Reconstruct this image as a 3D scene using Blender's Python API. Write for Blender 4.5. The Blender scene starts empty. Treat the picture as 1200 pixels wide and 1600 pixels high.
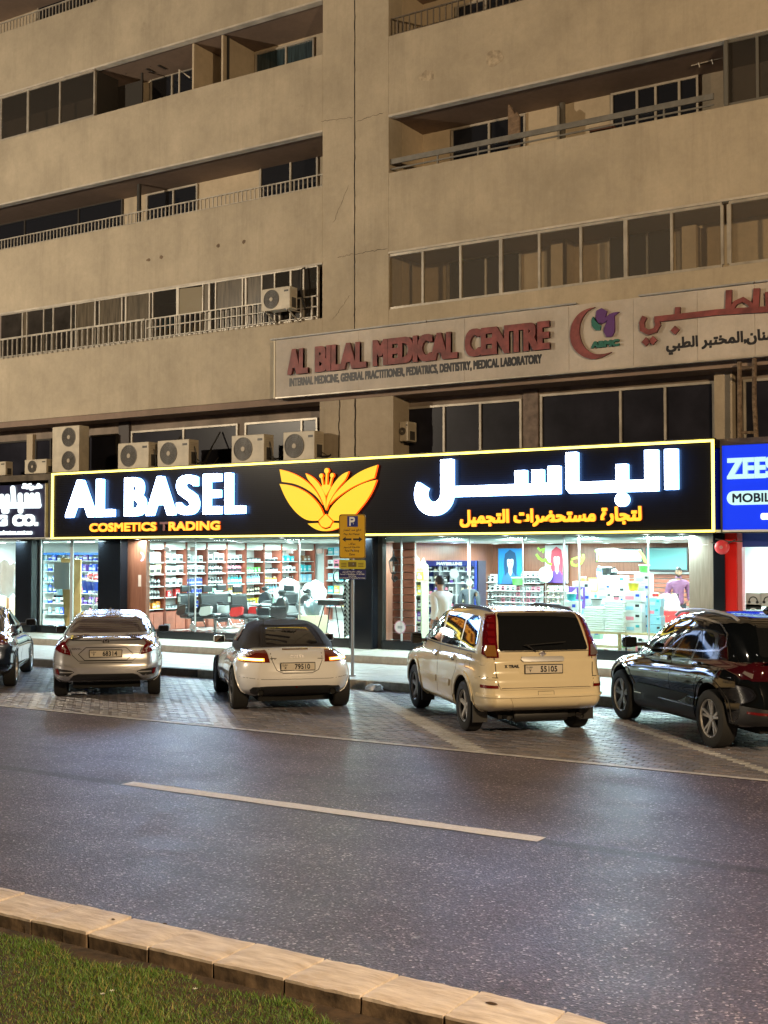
import bpy, bmesh, math, random
import numpy as np
from mathutils import Vector, Matrix
from mathutils.bvhtree import BVHTree

S = bpy.context.scene
COL = S.collection
random.seed(7)
rng = np.random.default_rng(7)
R = math.radians

# ------------------------------------------------------------------ camera, world, sun, exposure
F = 1900.0                     # focal length in pixels of the 1200 x 1600 photograph
YAW, PITCH, EYE = R(32.35), math.atan(68 / F), 2.4
cd = bpy.data.cameras.new('camera')
cam = bpy.data.objects.new('camera', cd)
COL.objects.link(cam)
cam.location = (0, 0, EYE)
cam.rotation_euler = (R(90) + PITCH, 0, YAW)
cd.sensor_fit = 'VERTICAL'
cd.sensor_height = 24.0
cd.lens = 24.0 * F / 1600.0
cd.clip_start, cd.clip_end = 0.1, 900
S.camera = cam

W = bpy.data.worlds.new('World')
S.world = W
W.use_nodes = True
wn = W.node_tree
sky = wn.nodes.new('ShaderNodeTexSky')
sky.sky_type = 'NISHITA'
sky.sun_disc = False
sky.sun_elevation = R(-3.5)
sky.sun_rotation = R(200)
wn.links.new(sky.outputs[0], wn.nodes['Background'].inputs[0])
wn.nodes['Background'].inputs[1].default_value = 0.05

sd = bpy.data.lights.new('moon_light', 'SUN')
sd.energy, sd.angle, sd.color = 0.02, R(0.5), (1.0, 0.93, 0.82)
sun = bpy.data.objects.new('moon_light', sd)
sun.rotation_euler = (R(50), 0, R(-25))
COL.objects.link(sun)

S.render.engine = 'CYCLES'
S.cycles.use_denoising = True
S.cycles.max_bounces = 6
S.cycles.diffuse_bounces = 3
S.cycles.glossy_bounces = 3
S.cycles.transmission_bounces = 4
S.cycles.transparent_max_bounces = 12
S.cycles.caustics_reflective = False
S.cycles.caustics_refractive = False
S.cycles.sample_clamp_indirect = 4.0
S.view_settings.view_transform = 'Standard'
S.view_settings.look = 'None'
S.view_settings.gamma = 1.0
S.view_settings.exposure = 0.15
S.view_settings.use_curve_mapping = False

_fw = Vector((-math.sin(YAW) * math.cos(PITCH), math.cos(YAW) * math.cos(PITCH), math.sin(PITCH)))
_rt = Vector((math.cos(YAW), math.sin(YAW), 0))
_up = _rt.cross(_fw)


def P(px, py, Y):
    """point of the vertical plane at distance Y that the photograph shows at pixel px, py -> (X, Z)"""
    r = _fw + _rt * ((px - 600) / F) + _up * ((800 - py) / F)
    t = Y / r.y
    return r.x * t, r.z * t + EYE


def PX(px, Y, py=868):
    return P(px, py, Y)[0]


def G(px, py, z=0.0):
    """point of the horizontal plane at height z seen at pixel px, py -> (X, Y)"""
    r = _fw + _rt * ((px - 600) / F) + _up * ((800 - py) / F)
    t = (z - EYE) / r.z
    return r.x * t, r.y * t


# ------------------------------------------------------------------ materials
MATS = {}


def M(name, col=(.5, .5, .5), rough=.6, metal=0.0, coat=0.0, emit=None, es=1.0, var=0.0, vs=6.0, bump=0.0, bs=40.0,
      spec=.5, stretch=(1, 1, 1), col2=None, lo=.35, hi=.65):
    if name in MATS:
        return MATS[name]
    m = bpy.data.materials.new(name)
    m.use_nodes = True
    nt = m.node_tree
    b = nt.nodes['Principled BSDF']
    b.inputs['Base Color'].default_value = (*col, 1)
    b.inputs['Roughness'].default_value = rough
    b.inputs['Metallic'].default_value = metal
    b.inputs['Specular IOR Level'].default_value = spec
    if coat:
        b.inputs['Coat Weight'].default_value = coat
        b.inputs['Coat Roughness'].default_value = .07
    if emit:
        b.inputs['Emission Color'].default_value = (*emit, 1)
        b.inputs['Emission Strength'].default_value = es
    if var or bump or col2:
        tc = nt.nodes.new('ShaderNodeTexCoord')
        mp = nt.nodes.new('ShaderNodeMapping')
        mp.inputs['Scale'].default_value = stretch
        nt.links.new(tc.outputs['Object'], mp.inputs[0])
    if var or col2:
        n = nt.nodes.new('ShaderNodeTexNoise')
        n.inputs['Scale'].default_value = vs
        n.inputs['Detail'].default_value = 6
        n.inputs['Roughness'].default_value = .6
        nt.links.new(mp.outputs[0], n.inputs['Vector'])
        cr = nt.nodes.new('ShaderNodeValToRGB')
        c2 = col2 or tuple(min(1, c * (1 + var)) for c in col)
        c1 = col if col2 else tuple(c * (1 - var) for c in col)
        cr.color_ramp.elements[0].color = (*c1, 1)
        cr.color_ramp.elements[1].color = (*c2, 1)
        cr.color_ramp.elements[0].position = lo
        cr.color_ramp.elements[1].position = hi
        nt.links.new(n.outputs['Fac'], cr.inputs[0])
        nt.links.new(cr.outputs[0], b.inputs['Base Color'])
    if bump:
        n2 = nt.nodes.new('ShaderNodeTexNoise')
        n2.inputs['Scale'].default_value = bs
        n2.inputs['Detail'].default_value = 4
        nt.links.new(mp.outputs[0], n2.inputs['Vector'])
        bp = nt.nodes.new('ShaderNodeBump')
        bp.inputs['Strength'].default_value = min(1, bump)
        bp.inputs['Distance'].default_value = .01
        nt.links.new(n2.outputs['Fac'], bp.inputs['Height'])
        nt.links.new(bp.outputs[0], b.inputs['Normal'])
    MATS[name] = m
    return m


def E(name, col, s):
    return M(name, (.02, .02, .02), .5, emit=col, es=s)


def glass_mat(name, tint=(1, 1, 1), dust=0.0, rough=.02):
    m = bpy.data.materials.new(name)
    m.use_nodes = True
    nt = m.node_tree
    nt.nodes.clear()
    o = nt.nodes.new('ShaderNodeOutputMaterial')
    t = nt.nodes.new('ShaderNodeBsdfTransparent')
    t.inputs[0].default_value = (*tint, 1)
    g = nt.nodes.new('ShaderNodeBsdfGlossy')
    g.inputs['Roughness'].default_value = rough
    fr = nt.nodes.new('ShaderNodeFresnel')
    fr.inputs[0].default_value = 1.45
    mx = nt.nodes.new('ShaderNodeMixShader')
    ge = nt.nodes.new('ShaderNodeNewGeometry')
    fl = nt.nodes.new('ShaderNodeMath')
    fl.operation = 'SUBTRACT'
    fl.inputs[0].default_value = 1.0
    nt.links.new(ge.outputs['Backfacing'], fl.inputs[1])
    ml = nt.nodes.new('ShaderNodeMath')
    ml.operation = 'MULTIPLY'
    nt.links.new(fl.outputs[0], ml.inputs[0])
    nt.links.new(fr.outputs[0], ml.inputs[1])
    nt.links.new(ml.outputs[0], mx.inputs[0])
    nt.links.new(t.outputs[0], mx.inputs[1])
    nt.links.new(g.outputs[0], mx.inputs[2])
    if dust:
        d = nt.nodes.new('ShaderNodeBsdfDiffuse')
        d.inputs[0].default_value = (.42, .39, .35, 1)
        m2 = nt.nodes.new('ShaderNodeMixShader')
        m2.inputs[0].default_value = dust
        nt.links.new(mx.outputs[0], m2.inputs[1])
        nt.links.new(d.outputs[0], m2.inputs[2])
        mx = m2
    nt.links.new(mx.outputs[0], o.inputs[0])
    MATS[name] = m
    return m


# ------------------------------------------------------------------ mesh building
class MB:
    """collects shapes and links them as ONE mesh object"""

    def __init__(s):
        s.v, s.f, s.m = [], [], []

    def add(s, v, f, mi=0):
        n = len(s.v)
        s.v += [tuple(p) for p in v]
        s.f += [tuple(n + i for i in q) for q in f]
        s.m += [mi] * len(f)
        return s

    def box(s, x0, y0, z0, x1, y1, z1, mi=0):
        x0, x1 = min(x0, x1), max(x0, x1)
        y0, y1 = min(y0, y1), max(y0, y1)
        z0, z1 = min(z0, z1), max(z0, z1)
        v = [(x0, y0, z0), (x1, y0, z0), (x1, y1, z0), (x0, y1, z0), (x0, y0, z1), (x1, y0, z1), (x1, y1, z1), (x0, y1, z1)]
        return s.add(v, [(0, 3, 2, 1), (4, 5, 6, 7), (0, 1, 5, 4), (1, 2, 6, 5), (2, 3, 7, 6), (3, 0, 4, 7)], mi)

    def cbox(s, cx, cy, cz, w, d, h, mi=0):
        return s.box(cx - w / 2, cy - d / 2, cz - h / 2, cx + w / 2, cy + d / 2, cz + h / 2, mi)

    def tube(s, path, r, n=8, mi=0, caps=True):
        path = [Vector(p) for p in path]
        rs = r if isinstance(r, (list, tuple)) else [r] * len(path)
        vs = []
        for i, p in enumerate(path):
            d = (path[min(i + 1, len(path) - 1)] - path[max(i - 1, 0)]).normalized()
            a = d.orthogonal().normalized() if i == 0 else (a - d * a.dot(d)).normalized()
            b = d.cross(a)
            for k in range(n):
                t = 2 * math.pi * k / n
                vs.append(p + (a * math.cos(t) + b * math.sin(t)) * rs[i])
        fs = []
        for i in range(len(path) - 1):
            for k in range(n):
                fs.append((i * n + k, i * n + (k + 1) % n, (i + 1) * n + (k + 1) % n, (i + 1) * n + k))
        if caps:
            fs.append(tuple(range(n))[::-1])
            fs.append(tuple(range((len(path) - 1) * n, len(path) * n)))
        return s.add(vs, fs, mi)

    def lathe(s, prof, axis="z", c=(0, 0, 0), n=20, mi=0, caps=True):
        """prof: list of (radius, height along axis)"""
        vs = []
        for r, h in prof:
            for k in range(n):
                t = 2 * math.pi * k / n
                a, b = r * math.cos(t), r * math.sin(t)
                p = {'z': (a, b, h), 'y': (a, h, b), 'x': (h, a, b)}[axis]
                vs.append((p[0] + c[0], p[1] + c[1], p[2] + c[2]))
        fs = [(i * n + k, i * n + (k + 1) % n, (i + 1) * n + (k + 1) % n, (i + 1) * n + k)
              for i in range(len(prof) - 1) for k in range(n)]
        caps = caps and prof[0] != prof[-1]
        if len(prof) > 1 and prof[0][1] == prof[1][1] and prof[1][0] < prof[0][0]:
            caps = False
        if len(prof) > 1 and prof[-1][1] == prof[-2][1] and prof[-2][0] < prof[-1][0]:
            caps = False
        if caps and prof[0][0] > 1e-4:
            fs.append(tuple(range(n))[::-1])
        if caps and prof[-1][0] > 1e-4:
            fs.append(tuple(range((len(prof) - 1) * n, len(prof) * n)))
        return s.add(vs, fs, mi)

    def prism(s, pts, y0, y1, mi=0, smi=None):
        """outline in X/Z (any orientation), front face at y0, back at y1"""
        n = len(pts)
        a = sum(pts[i][0] * pts[(i + 1) % n][1] - pts[(i + 1) % n][0] * pts[i][1] for i in range(n))
        if a < 0:
            pts = pts[::-1]
        v = [(p[0], y0, p[1]) for p in pts] + [(p[0], y1, p[1]) for p in pts]
        s.add(v, [tuple(range(n)), tuple(range(2 * n - 1, n - 1, -1))], mi)
        s.add(v, [(i, n + i, n + (i + 1) % n, (i + 1) % n) for i in range(n)], mi if smi is None else smi)
        return s

    def build(s, name, mats, parent=None, smooth=None, bevel=0, loc=None, rz=0):
        me = bpy.data.meshes.new(name)
        me.from_pydata(s.v, [], s.f)
        mats = mats if isinstance(mats, (list, tuple)) else [mats]
        for m in mats:
            me.materials.append(m)
        if any(s.m):
            me.polygons.foreach_set('material_index', s.m)
        bm = bmesh.new()
        bm.from_mesh(me)
        bmesh.ops.recalc_face_normals(bm, faces=bm.faces)
        bm.to_mesh(me)
        bm.free()
        if smooth is not None:
            me.shade_smooth()
            me.set_sharp_from_angle(angle=R(smooth))
        o = bpy.data.objects.new(name, me)
        COL.objects.link(o)
        if parent:
            o.parent = parent
        if loc:
            o.location = loc
        if rz:
            o.rotation_euler.z = rz
        if bevel:
            b = o.modifiers.new('bevel', 'BEVEL')
            b.width = bevel
            b.segments = 2
            b.limit_method = 'ANGLE'
        return o


def thing(name, label, cat, loc=(0, 0, 0), rz=0, group=None):
    o = bpy.data.objects.new(name, None)
    o.empty_display_size = .2
    COL.objects.link(o)
    o.location = loc
    o.rotation_euler.z = rz
    o['label'], o['category'] = label, cat
    if group:
        o['group'] = group
    return o


def tag(o, label, cat, group=None):
    o['label'], o['category'] = label, cat
    if group:
        o['group'] = group
    return o


def struct(o):
    o['kind'] = 'structure'
    return o


def stuff(o):
    o['kind'] = 'stuff'
    return o


def copy_tree(o, parent=None):
    c = o.copy()
    COL.objects.link(c)
    c.parent = parent
    for ch in o.children:
        copy_tree(ch, c)
    return c


def inst(src, parent, loc=None):
    c = src.copy()
    COL.objects.link(c)
    c.parent = parent
    if loc is not None:
        c.location = loc
    return c


# ------------------------------------------------------------------ lettering
_txt = {}
_AR = {}
for base, start, n in (('ا', 0xFE8D, 2), ('ب', 0xFE8F, 4), ('ة', 0xFE93, 2), ('ت', 0xFE95, 4), ('ج', 0xFE9D, 4), ('ح', 0xFEA1, 4),
                       ('خ', 0xFEA5, 4), ('د', 0xFEA9, 2), ('ذ', 0xFEAB, 2), ('ر', 0xFEAD, 2), ('ز', 0xFEAF, 2), ('س', 0xFEB1, 4),
                       ('ش', 0xFEB5, 4), ('ص', 0xFEB9, 4), ('ض', 0xFEBD, 4), ('ط', 0xFEC1, 4), ('ع', 0xFEC9, 4), ('ف', 0xFED1, 4),
                       ('ق', 0xFED5, 4), ('ك', 0xFED9, 4), ('ل', 0xFEDD, 4), ('م', 0xFEE1, 4), ('ن', 0xFEE5, 4), ('ه', 0xFEE9, 4),
                       ('و', 0xFEED, 2), ('ي', 0xFEF1, 4)):
    _AR[base] = (start, n)


def arabic(s):
    """joined letter forms in visual (left to right) order"""
    out = []
    for i, ch in enumerate(s):
        if ch not in _AR:
            out.append(ch)
            continue
        st, n = _AR[ch]
        pj = i > 0 and s[i - 1] in _AR and _AR[s[i - 1]][1] == 4
        nj = n == 4 and i + 1 < len(s) and s[i + 1] in _AR
        out.append(chr(st + (3 if pj and nj else 2 if nj else 1 if pj else 0)))
    return ''.join(reversed(out))


def glyphs(text, off=0.0):
    key = (text, off)
    if key in _txt:
        return _txt[key]
    c = bpy.data.curves.new('t', 'FONT')
    c.body = text
    c.size = 1
    c.resolution_u = 4
    c.offset = off
    o = bpy.data.objects.new('t', c)
    COL.objects.link(o)
    dg = bpy.context.evaluated_depsgraph_get()
    dg.update()
    me = bpy.data.meshes.new_from_object(o.evaluated_get(dg))
    v = np.array([p.co[:2] for p in me.vertices]) if len(me.vertices) else np.zeros((1, 2))
    f = [tuple(p.vertices) for p in me.polygons]
    # outline edges for the sides
    cnt = {}
    for p in f:
        for i in range(len(p)):
            e = (p[i], p[(i + 1) % len(p)])
            cnt[e] = 1
    edge = [e for e in cnt if (e[1], e[0]) not in cnt]
    bpy.data.objects.remove(o)
    _txt[key] = (v, f, edge)
    return _txt[key]


def letters(mb, text, x0, z0, x1, z1, y, depth=.002, bold=0.0, mi=0, smi=None, box=None, off=0.0):
    """lettering on a vertical plane facing -Y, fitted into x0..x1, z0..z1; y = front face"""
    v, f, edge = glyphs(text, off)
    lo, hi = (v.min(0), v.max(0)) if box is None else box
    w, h = max(hi[0] - lo[0], 1e-6), max(hi[1] - lo[1], 1e-6)
    sx, sz = (x1 - x0 - 2 * bold) / w, (z1 - z0 - 2 * bold) / h
    offs = [(0, 0)]
    if bold:
        offs = [(a * bold, b * bold) for a in (-1, 0, 1) for b in (-1, 0, 1)]
    for k, (dx, dz) in enumerate(offs):
        yy = y + k * .0004
        V = [(x0 + bold + (p[0] - lo[0]) * sx + dx, z0 + bold + (p[1] - lo[1]) * sz + dz) for p in v]
        n = len(V)
        vs = [(a, yy, b) for a, b in V]
        mb.add(vs, [tuple(q) for q in f], mi)
        if depth > .004:
            vs2 = vs + [(a, yy + depth, b) for a, b in V]
            mb.add(vs2, [(e[0], n + e[0], n + e[1], e[1]) for e in edge], mi if smi is None else smi)
    return mb


def letters_each(text, x0, z0, x1, z1, y, depth, bold, mats, parent, name='letter', smi=None, gap=0.0):
    """one object per letter, laid out like the whole word"""
    x0, x1, z0, z1 = x0 + bold, x1 - bold, z0 + bold, z1 - bold
    vv, _, _ = glyphs(text)
    lo, hi = vv.min(0), vv.max(0)
    W_ = hi[0] - lo[0]
    sc = (x1 - x0) / W_
    hN = glyphs('N')[0][:, 0].max()
    for i, ch in enumerate(text):
        if ch == ' ':
            continue
        g = glyphs(ch)[0]
        glo, ghi = g.min(0), g.max(0)
        right = glyphs(text[:i + 1])[0][:, 0].max()
        xr = x0 + (right - lo[0]) * sc
        xl = xr - (ghi[0] - glo[0]) * sc
        zz0 = z0 + (glo[1] - lo[1]) / (hi[1] - lo[1]) * (z1 - z0)
        zz1 = z0 + (ghi[1] - lo[1]) / (hi[1] - lo[1]) * (z1 - z0)
        mb = MB()
        letters(mb, ch, xl - bold, zz0 - bold, xr + bold, zz1 + bold, y, depth, bold, 0, smi)
        mb.build(name, mats, parent)


def pchip(xs, ys, x):
    """smooth monotone-ish interpolation"""
    xs, ys = np.asarray(xs, float), np.asarray(ys, float)
    x = np.clip(np.asarray(x, float), xs[0], xs[-1])
    h = np.diff(xs)
    d = np.diff(ys) / h
    m = np.zeros(len(xs))
    for i in range(1, len(xs) - 1):
        if d[i - 1] * d[i] > 0:
            w1, w2 = 2 * h[i] + h[i - 1], h[i] + 2 * h[i - 1]
            m[i] = (w1 + w2) / (w1 / d[i - 1] + w2 / d[i])
    m[0], m[-1] = d[0], d[-1]
    k = np.clip(np.searchsorted(xs, x, side='right') - 1, 0, len(xs) - 2)
    t = (x - xs[k]) / h[k]
    return ((1 + 2 * t) * (1 - t) ** 2 * ys[k] + t * (1 - t) ** 2 * h[k] * m[k]
            + t * t * (3 - 2 * t) * ys[k + 1] + t * t * (t - 1) * h[k] * m[k + 1])
# ------------------------------------------------------------------ shared materials
def node_mat(name, rough=.6):
    m = bpy.data.materials.new(name)
    m.use_nodes = True
    MATS[name] = m
    nt = m.node_tree
    b = nt.nodes['Principled BSDF']
    b.inputs['Roughness'].default_value = rough
    tc = nt.nodes.new('ShaderNodeTexCoord')
    return m, nt, b, tc.outputs['Object']


def N(nt, kind, **kw):
    n = nt.nodes.new(kind)
    for k, v in kw.items():
        if k.startswith('i_'):
            n.inputs[k[2:].replace('_', ' ')].default_value = v
        else:
            setattr(n, k, v)
    return n


def ramp(nt, src, stops):
    c = nt.nodes.new('ShaderNodeValToRGB')
    while len(c.color_ramp.elements) < len(stops):
        c.color_ramp.elements.new(.5)
    for e, (p, col) in zip(c.color_ramp.elements, stops):
        e.position = p
        e.color = (*col, 1) if isinstance(col, tuple) else (col, col, col, 1)
    nt.links.new(src, c.inputs[0])
    return c.outputs[0]


def mixc(nt, fac, a, b, mode='MIX'):
    m = nt.nodes.new('ShaderNodeMix')
    m.data_type = 'RGBA'
    m.blend_type = mode
    for sock, v in ((m.inputs[0], fac), (m.inputs[6], a), (m.inputs[7], b)):
        if hasattr(v, 'links') or hasattr(v, 'is_output'):
            nt.links.new(v, sock)
        elif isinstance(v, tuple):
            sock.default_value = (*v, 1)
        else:
            sock.default_value = v
    return m.outputs[2]


def mapping(nt, src, scale=(1, 1, 1), loc=(0, 0, 0)):
    m = nt.nodes.new('ShaderNodeMapping')
    m.inputs['Scale'].default_value = scale
    m.inputs['Location'].default_value = loc
    nt.links.new(src, m.inputs[0])
    return m.outputs[0]


def noise(nt, src, scale, detail=5, rough=.6):
    n = N(nt, 'ShaderNodeTexNoise')
    n.inputs['Scale'].default_value = scale
    n.inputs['Detail'].default_value = detail
    n.inputs['Roughness'].default_value = rough
    nt.links.new(src, n.inputs['Vector'])
    return n.outputs['Fac']


def bumpn(nt, b, h, strength, dist=.01):
    bp = N(nt, 'ShaderNodeBump')
    bp.inputs['Strength'].default_value = strength
    bp.inputs['Distance'].default_value = dist
    nt.links.new(h, bp.inputs['Height'])
    nt.links.new(bp.outputs[0], b.inputs['Normal'])


def asphalt():
    m, nt, b, co = node_mat('asphalt', .5)
    v = N(nt, 'ShaderNodeTexVoronoi')
    v.inputs['Scale'].default_value = 70
    nt.links.new(co, v.inputs['Vector'])
    stone = ramp(nt, v.outputs['Color'], [(0.0, (.032,.028,.042)), (.5, (.082,.074,.122)), (.80, (.18,.155,.205)), (.95, (.70,.64,.70))])
    big = noise(nt, mapping(nt, co, (.10, 1.5, 1)), 1.1, 6)
    base = mixc(nt, 1.0, stone, ramp(nt, big, [(.3, (.72, .70, .74)), (.7, (1.15, 1.1, 1.15))]), 'MULTIPLY')
    # pale droppings and chewing gum spots
    v2 = N(nt, 'ShaderNodeTexVoronoi')
    v2.inputs['Scale'].default_value = 1.9
    v2.inputs['Randomness'].default_value = 1
    wob = N(nt, 'ShaderNodeVectorMath', operation='ADD')
    nz = N(nt, 'ShaderNodeTexNoise')
    nz.inputs['Scale'].default_value = 22
    nt.links.new(co, nz.inputs['Vector'])
    sc = N(nt, 'ShaderNodeVectorMath', operation='SCALE')
    sc.inputs['Scale'].default_value = .05
    nt.links.new(nz.outputs['Color'], sc.inputs[0])
    nt.links.new(co, wob.inputs[0])
    nt.links.new(sc.outputs[0], wob.inputs[1])
    nt.links.new(wob.outputs[0], v2.inputs['Vector'])
    sp = ramp(nt, v2.outputs['Distance'], [(.035, 1.0), (.06, 0.0)])
    keep = ramp(nt, v2.outputs['Color'], [(.45, 0.0), (.5, .6)])
    spk = mixc(nt, 1.0, sp, keep, 'MULTIPLY')
    base = mixc(nt, spk, base, (.30, .32, .36))
    # worn seam between the lanes
    sx = N(nt, 'ShaderNodeSeparateXYZ')
    nt.links.new(co, sx.inputs[0])
    a = N(nt, 'ShaderNodeMath', operation='SUBTRACT')
    a.inputs[1].default_value = 9.42
    nt.links.new(sx.outputs['Y'], a.inputs[0])
    ab = N(nt, 'ShaderNodeMath', operation='ABSOLUTE')
    nt.links.new(a.outputs[0], ab.inputs[0])
    seam = ramp(nt, ab.outputs[0], [(.06, .45), (.13, 1.0)])
    base = mixc(nt, 1.0, base, seam, 'MULTIPLY')
    nt.links.new(base, b.inputs['Base Color'])
    nt.links.new(ramp(nt, noise(nt, co, 1.4, 4), [(.35, .42), (.7, .52)]), b.inputs['Roughness'])
    b.inputs['Specular IOR Level'].default_value = .8
    bumpn(nt, b, v.outputs['Distance'], .38, .007)
    return m


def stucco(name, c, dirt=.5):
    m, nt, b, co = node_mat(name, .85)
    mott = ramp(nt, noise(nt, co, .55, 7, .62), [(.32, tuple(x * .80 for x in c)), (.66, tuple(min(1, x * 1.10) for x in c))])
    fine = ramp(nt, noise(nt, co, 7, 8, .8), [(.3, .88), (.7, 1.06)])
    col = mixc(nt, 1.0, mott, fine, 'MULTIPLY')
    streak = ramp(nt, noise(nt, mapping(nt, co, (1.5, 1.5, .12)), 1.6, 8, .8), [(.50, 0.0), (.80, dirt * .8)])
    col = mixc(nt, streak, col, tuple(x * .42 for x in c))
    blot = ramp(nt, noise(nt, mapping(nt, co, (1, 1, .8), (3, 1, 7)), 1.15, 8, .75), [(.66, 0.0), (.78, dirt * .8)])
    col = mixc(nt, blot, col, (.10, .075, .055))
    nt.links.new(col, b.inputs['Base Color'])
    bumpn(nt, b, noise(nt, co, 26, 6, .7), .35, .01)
    return m


def paver_mat():
    m, nt, b, co = node_mat('paving_block', .45)
    at = N(nt, 'ShaderNodeVertexColor', layer_name='Col')
    n = ramp(nt, noise(nt, co, 30, 5), [(.3, .75), (.7, 1.15)])
    col = mixc(nt, 1.0, at.outputs[0], n, 'MULTIPLY')
    big = ramp(nt, noise(nt, co, .8, 4), [(.35, .70), (.65, 1.05)])
    col = mixc(nt, 1.0, col, big, 'MULTIPLY')
    nt.links.new(col, b.inputs['Base Color'])
    nt.links.new(ramp(nt, noise(nt, co, 5, 4), [(.3, .28), (.7, .55)]), b.inputs['Roughness'])
    bumpn(nt, b, noise(nt, co, 60, 4), .3, .004)
    return m


m_asph = asphalt()
m_wall = stucco('cream_stucco', (.46, .39, .29))
m_back = stucco('balcony_stucco', (.52, .43, .31), .25)
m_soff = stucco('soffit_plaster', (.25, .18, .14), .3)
m_conc = stucco('pillar_concrete', (.42, .35, .26), .7)
m_pave = paver_mat()
m_alu = M('aluminium_frame', (.42, .38, .32), .45, .3, var=.2, vs=3)
m_dalu = M('dark_frame', (.06, .055, .05), .4, .3)
m_rail = M('painted_rail', (.42, .38, .32), .5, .2, var=.25, vs=4)
m_steel = M('steel', (.45, .45, .46), .3, 1.0)
m_black = M('black_panel', (.008, .010, .014), .16, 0, spec=.35)
m_rub = M('black_rubber', (.012, .012, .012), .75)
m_white = M('white_paint', (.78, .79, .78), .5)
m_void = M('dark_room', (.02, .018, .018), .9)
m_pane = M('dark_pane', (.012, .014, .02), .04, spec=.5)
m_glass = glass_mat('shop_glass', (.93, .98, .97))
m_wglass = glass_mat('balcony_glass', (.92, .9, .86), dust=.10)

# ------------------------------------------------------------------ ground, road, paving
mb = MB()
mb.box(-300, -200, -.3, 300, 300, -.05)
struct(mb.build('ground', M('sandy_ground', (.16, .13, .10), .9, var=.3, vs=.5)))
mb = MB()
mb.add([(-90, 5.60, 0), (70, 5.60, 0), (70, 13.16, 0), (-90, 13.16, 0)], [(0, 1, 2, 3)])
mb.add([(-2.0, -8, 0), (70, -8, 0), (70, 5.60, 0), (-2.0, 5.60, 0)], [(0, 1, 2, 3)])
mb.add([(-90, -8, 0), (-2.0, -8, 0), (-2.0, 1.5, 0), (-90, 1.5, 0)], [(0, 1, 2, 3)])
struct(mb.build('road', m_asph))
m_line = M('road_paint', (.74, .74, .84), .6, col2=(.90, .90, .98), vs=25, bump=.3, bs=80)
for x0, x1 in ((-9.2, -4.42), (-18.3, -11.75), (2.5, 7.3)):
    mb = MB()
    n = 30
    a, bb = [], []
    for i in range(n + 1):
        x = x0 + (x1 - x0) * i / n
        a.append((x, 9.37 + random.uniform(-.008, .008), .004))
        bb.append((x, 9.56 + random.uniform(-.008, .008), .004))
    mb.add(a + bb, [(i, i + 1, n + 2 + i, n + 1 + i) for i in range(n)])
    struct(mb.build('lane_line', m_line))
mb = MB().add([(-60, 13.16, .006), (40, 13.16, .006), (40, 13.27, .006), (-60, 13.27, .006)], [(0, 1, 2, 3)])
struct(mb.build('edge_line', M('edge_paint', (.42, .42, .45), .55, col2=(.7, .68, .70), vs=9)))

# block paving of the parking bays
bay = struct(MB().box(-60, 13.27, -.08, 40, 18.38, -.012).build('parking_bay', M('joint_sand', (.03, .027, .025), .9)))
BW, BD = .20, .10
tones = [(.22, .21, .25), (.25, .235, .26), (.19, .19, .235), (.28, .245, .26), (.21, .195, .215)]
white = (.55, .55, .57)
starts = [-22.8 + 3.92 * k for k in range(8)]          # where the painted bay lines meet the road, at 45 degrees


def block_tone(x, y):
    for s in starts:
        d = (x - s) + (y - 13.3)
        if abs(d) < .15:
            k = random.uniform(.85, 1.08)
            return tuple(c * k for c in white)
    t = random.choice(tones)
    k = random.uniform(.8, 1.2)
    return tuple(c * k for c in t)


def block_verts(cx, cy, w, d, z=0.0):
    g = .004
    x0, x1, y0, y1 = cx - w / 2 + g, cx + w / 2 - g, cy - d / 2 + g, cy + d / 2 - g
    h = z + random.uniform(-.0025, .0025)
    b = .006
    v = [(x0, y0, -.012), (x1, y0, -.012), (x1, y1, -.012), (x0, y1, -.012),
         (x0 + b, y0 + b, h), (x1 - b, y0 + b, h), (x1 - b, y1 - b, h), (x0 + b, y1 - b, h)]
    f = [(4, 5, 6, 7), (0, 1, 5, 4), (1, 2, 6, 5), (2, 3, 7, 6), (3, 0, 4, 7)]
    return v, f


def colour_mesh(me, cols):
    at = me.color_attributes.new('Col', 'FLOAT_COLOR', 'CORNER')
    arr = []
    for p in me.polygons:
        c = cols[p.index // 5]
        arr += [c[0], c[1], c[2], 1.0] * p.loop_total
    at.data.foreach_set('color', arr)


blocks = []
rows = int((18.38 - 13.27) / BD)
for r in range(rows):
    y = 13.27 + BD * (r + .5)
    off = (.1 if r % 2 else 0)
    for k in range(int(27 / BW)):
        blocks.append((-26 + k * BW + off, y))
blocks.sort(key=lambda p: math.hypot(p[0] - 0, p[1]))
inview = [p for p in blocks if (600 + F * (p[0] * math.cos(YAW) + p[1] * math.sin(YAW)) / (-p[0] * math.sin(YAW) + p[1] * math.cos(YAW))) < 1205]
single = inview[:290]
ss = set(single)
vars_ = []
for p in single:
    v, f = block_verts(0, 0, BW, BD)
    mb = MB().add(v, f)
    c = block_tone(*p)
    me = bpy.data.meshes.new('brick')
    me.from_pydata(mb.v, [], mb.f)
    me.materials.append(m_pave)
    colour_mesh(me, [c])
    o = bpy.data.objects.new('brick', me)
    COL.objects.link(o)
    o.parent = bay
    o.location = (p[0], p[1], 0)
mb, cols = MB(), []
for p in blocks:
    if p in ss:
        continue
    v, f = block_verts(p[0], p[1], BW, BD)
    mb.add(v, f)
    cols.append(block_tone(*p))
me = bpy.data.meshes.new('bricks')
me.from_pydata(mb.v, [], mb.f)
me.materials.append(m_pave)
colour_mesh(me, cols)
o = bpy.data.objects.new('brickwork', me)
COL.objects.link(o)
o.parent = bay
stuff(o)

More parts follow.
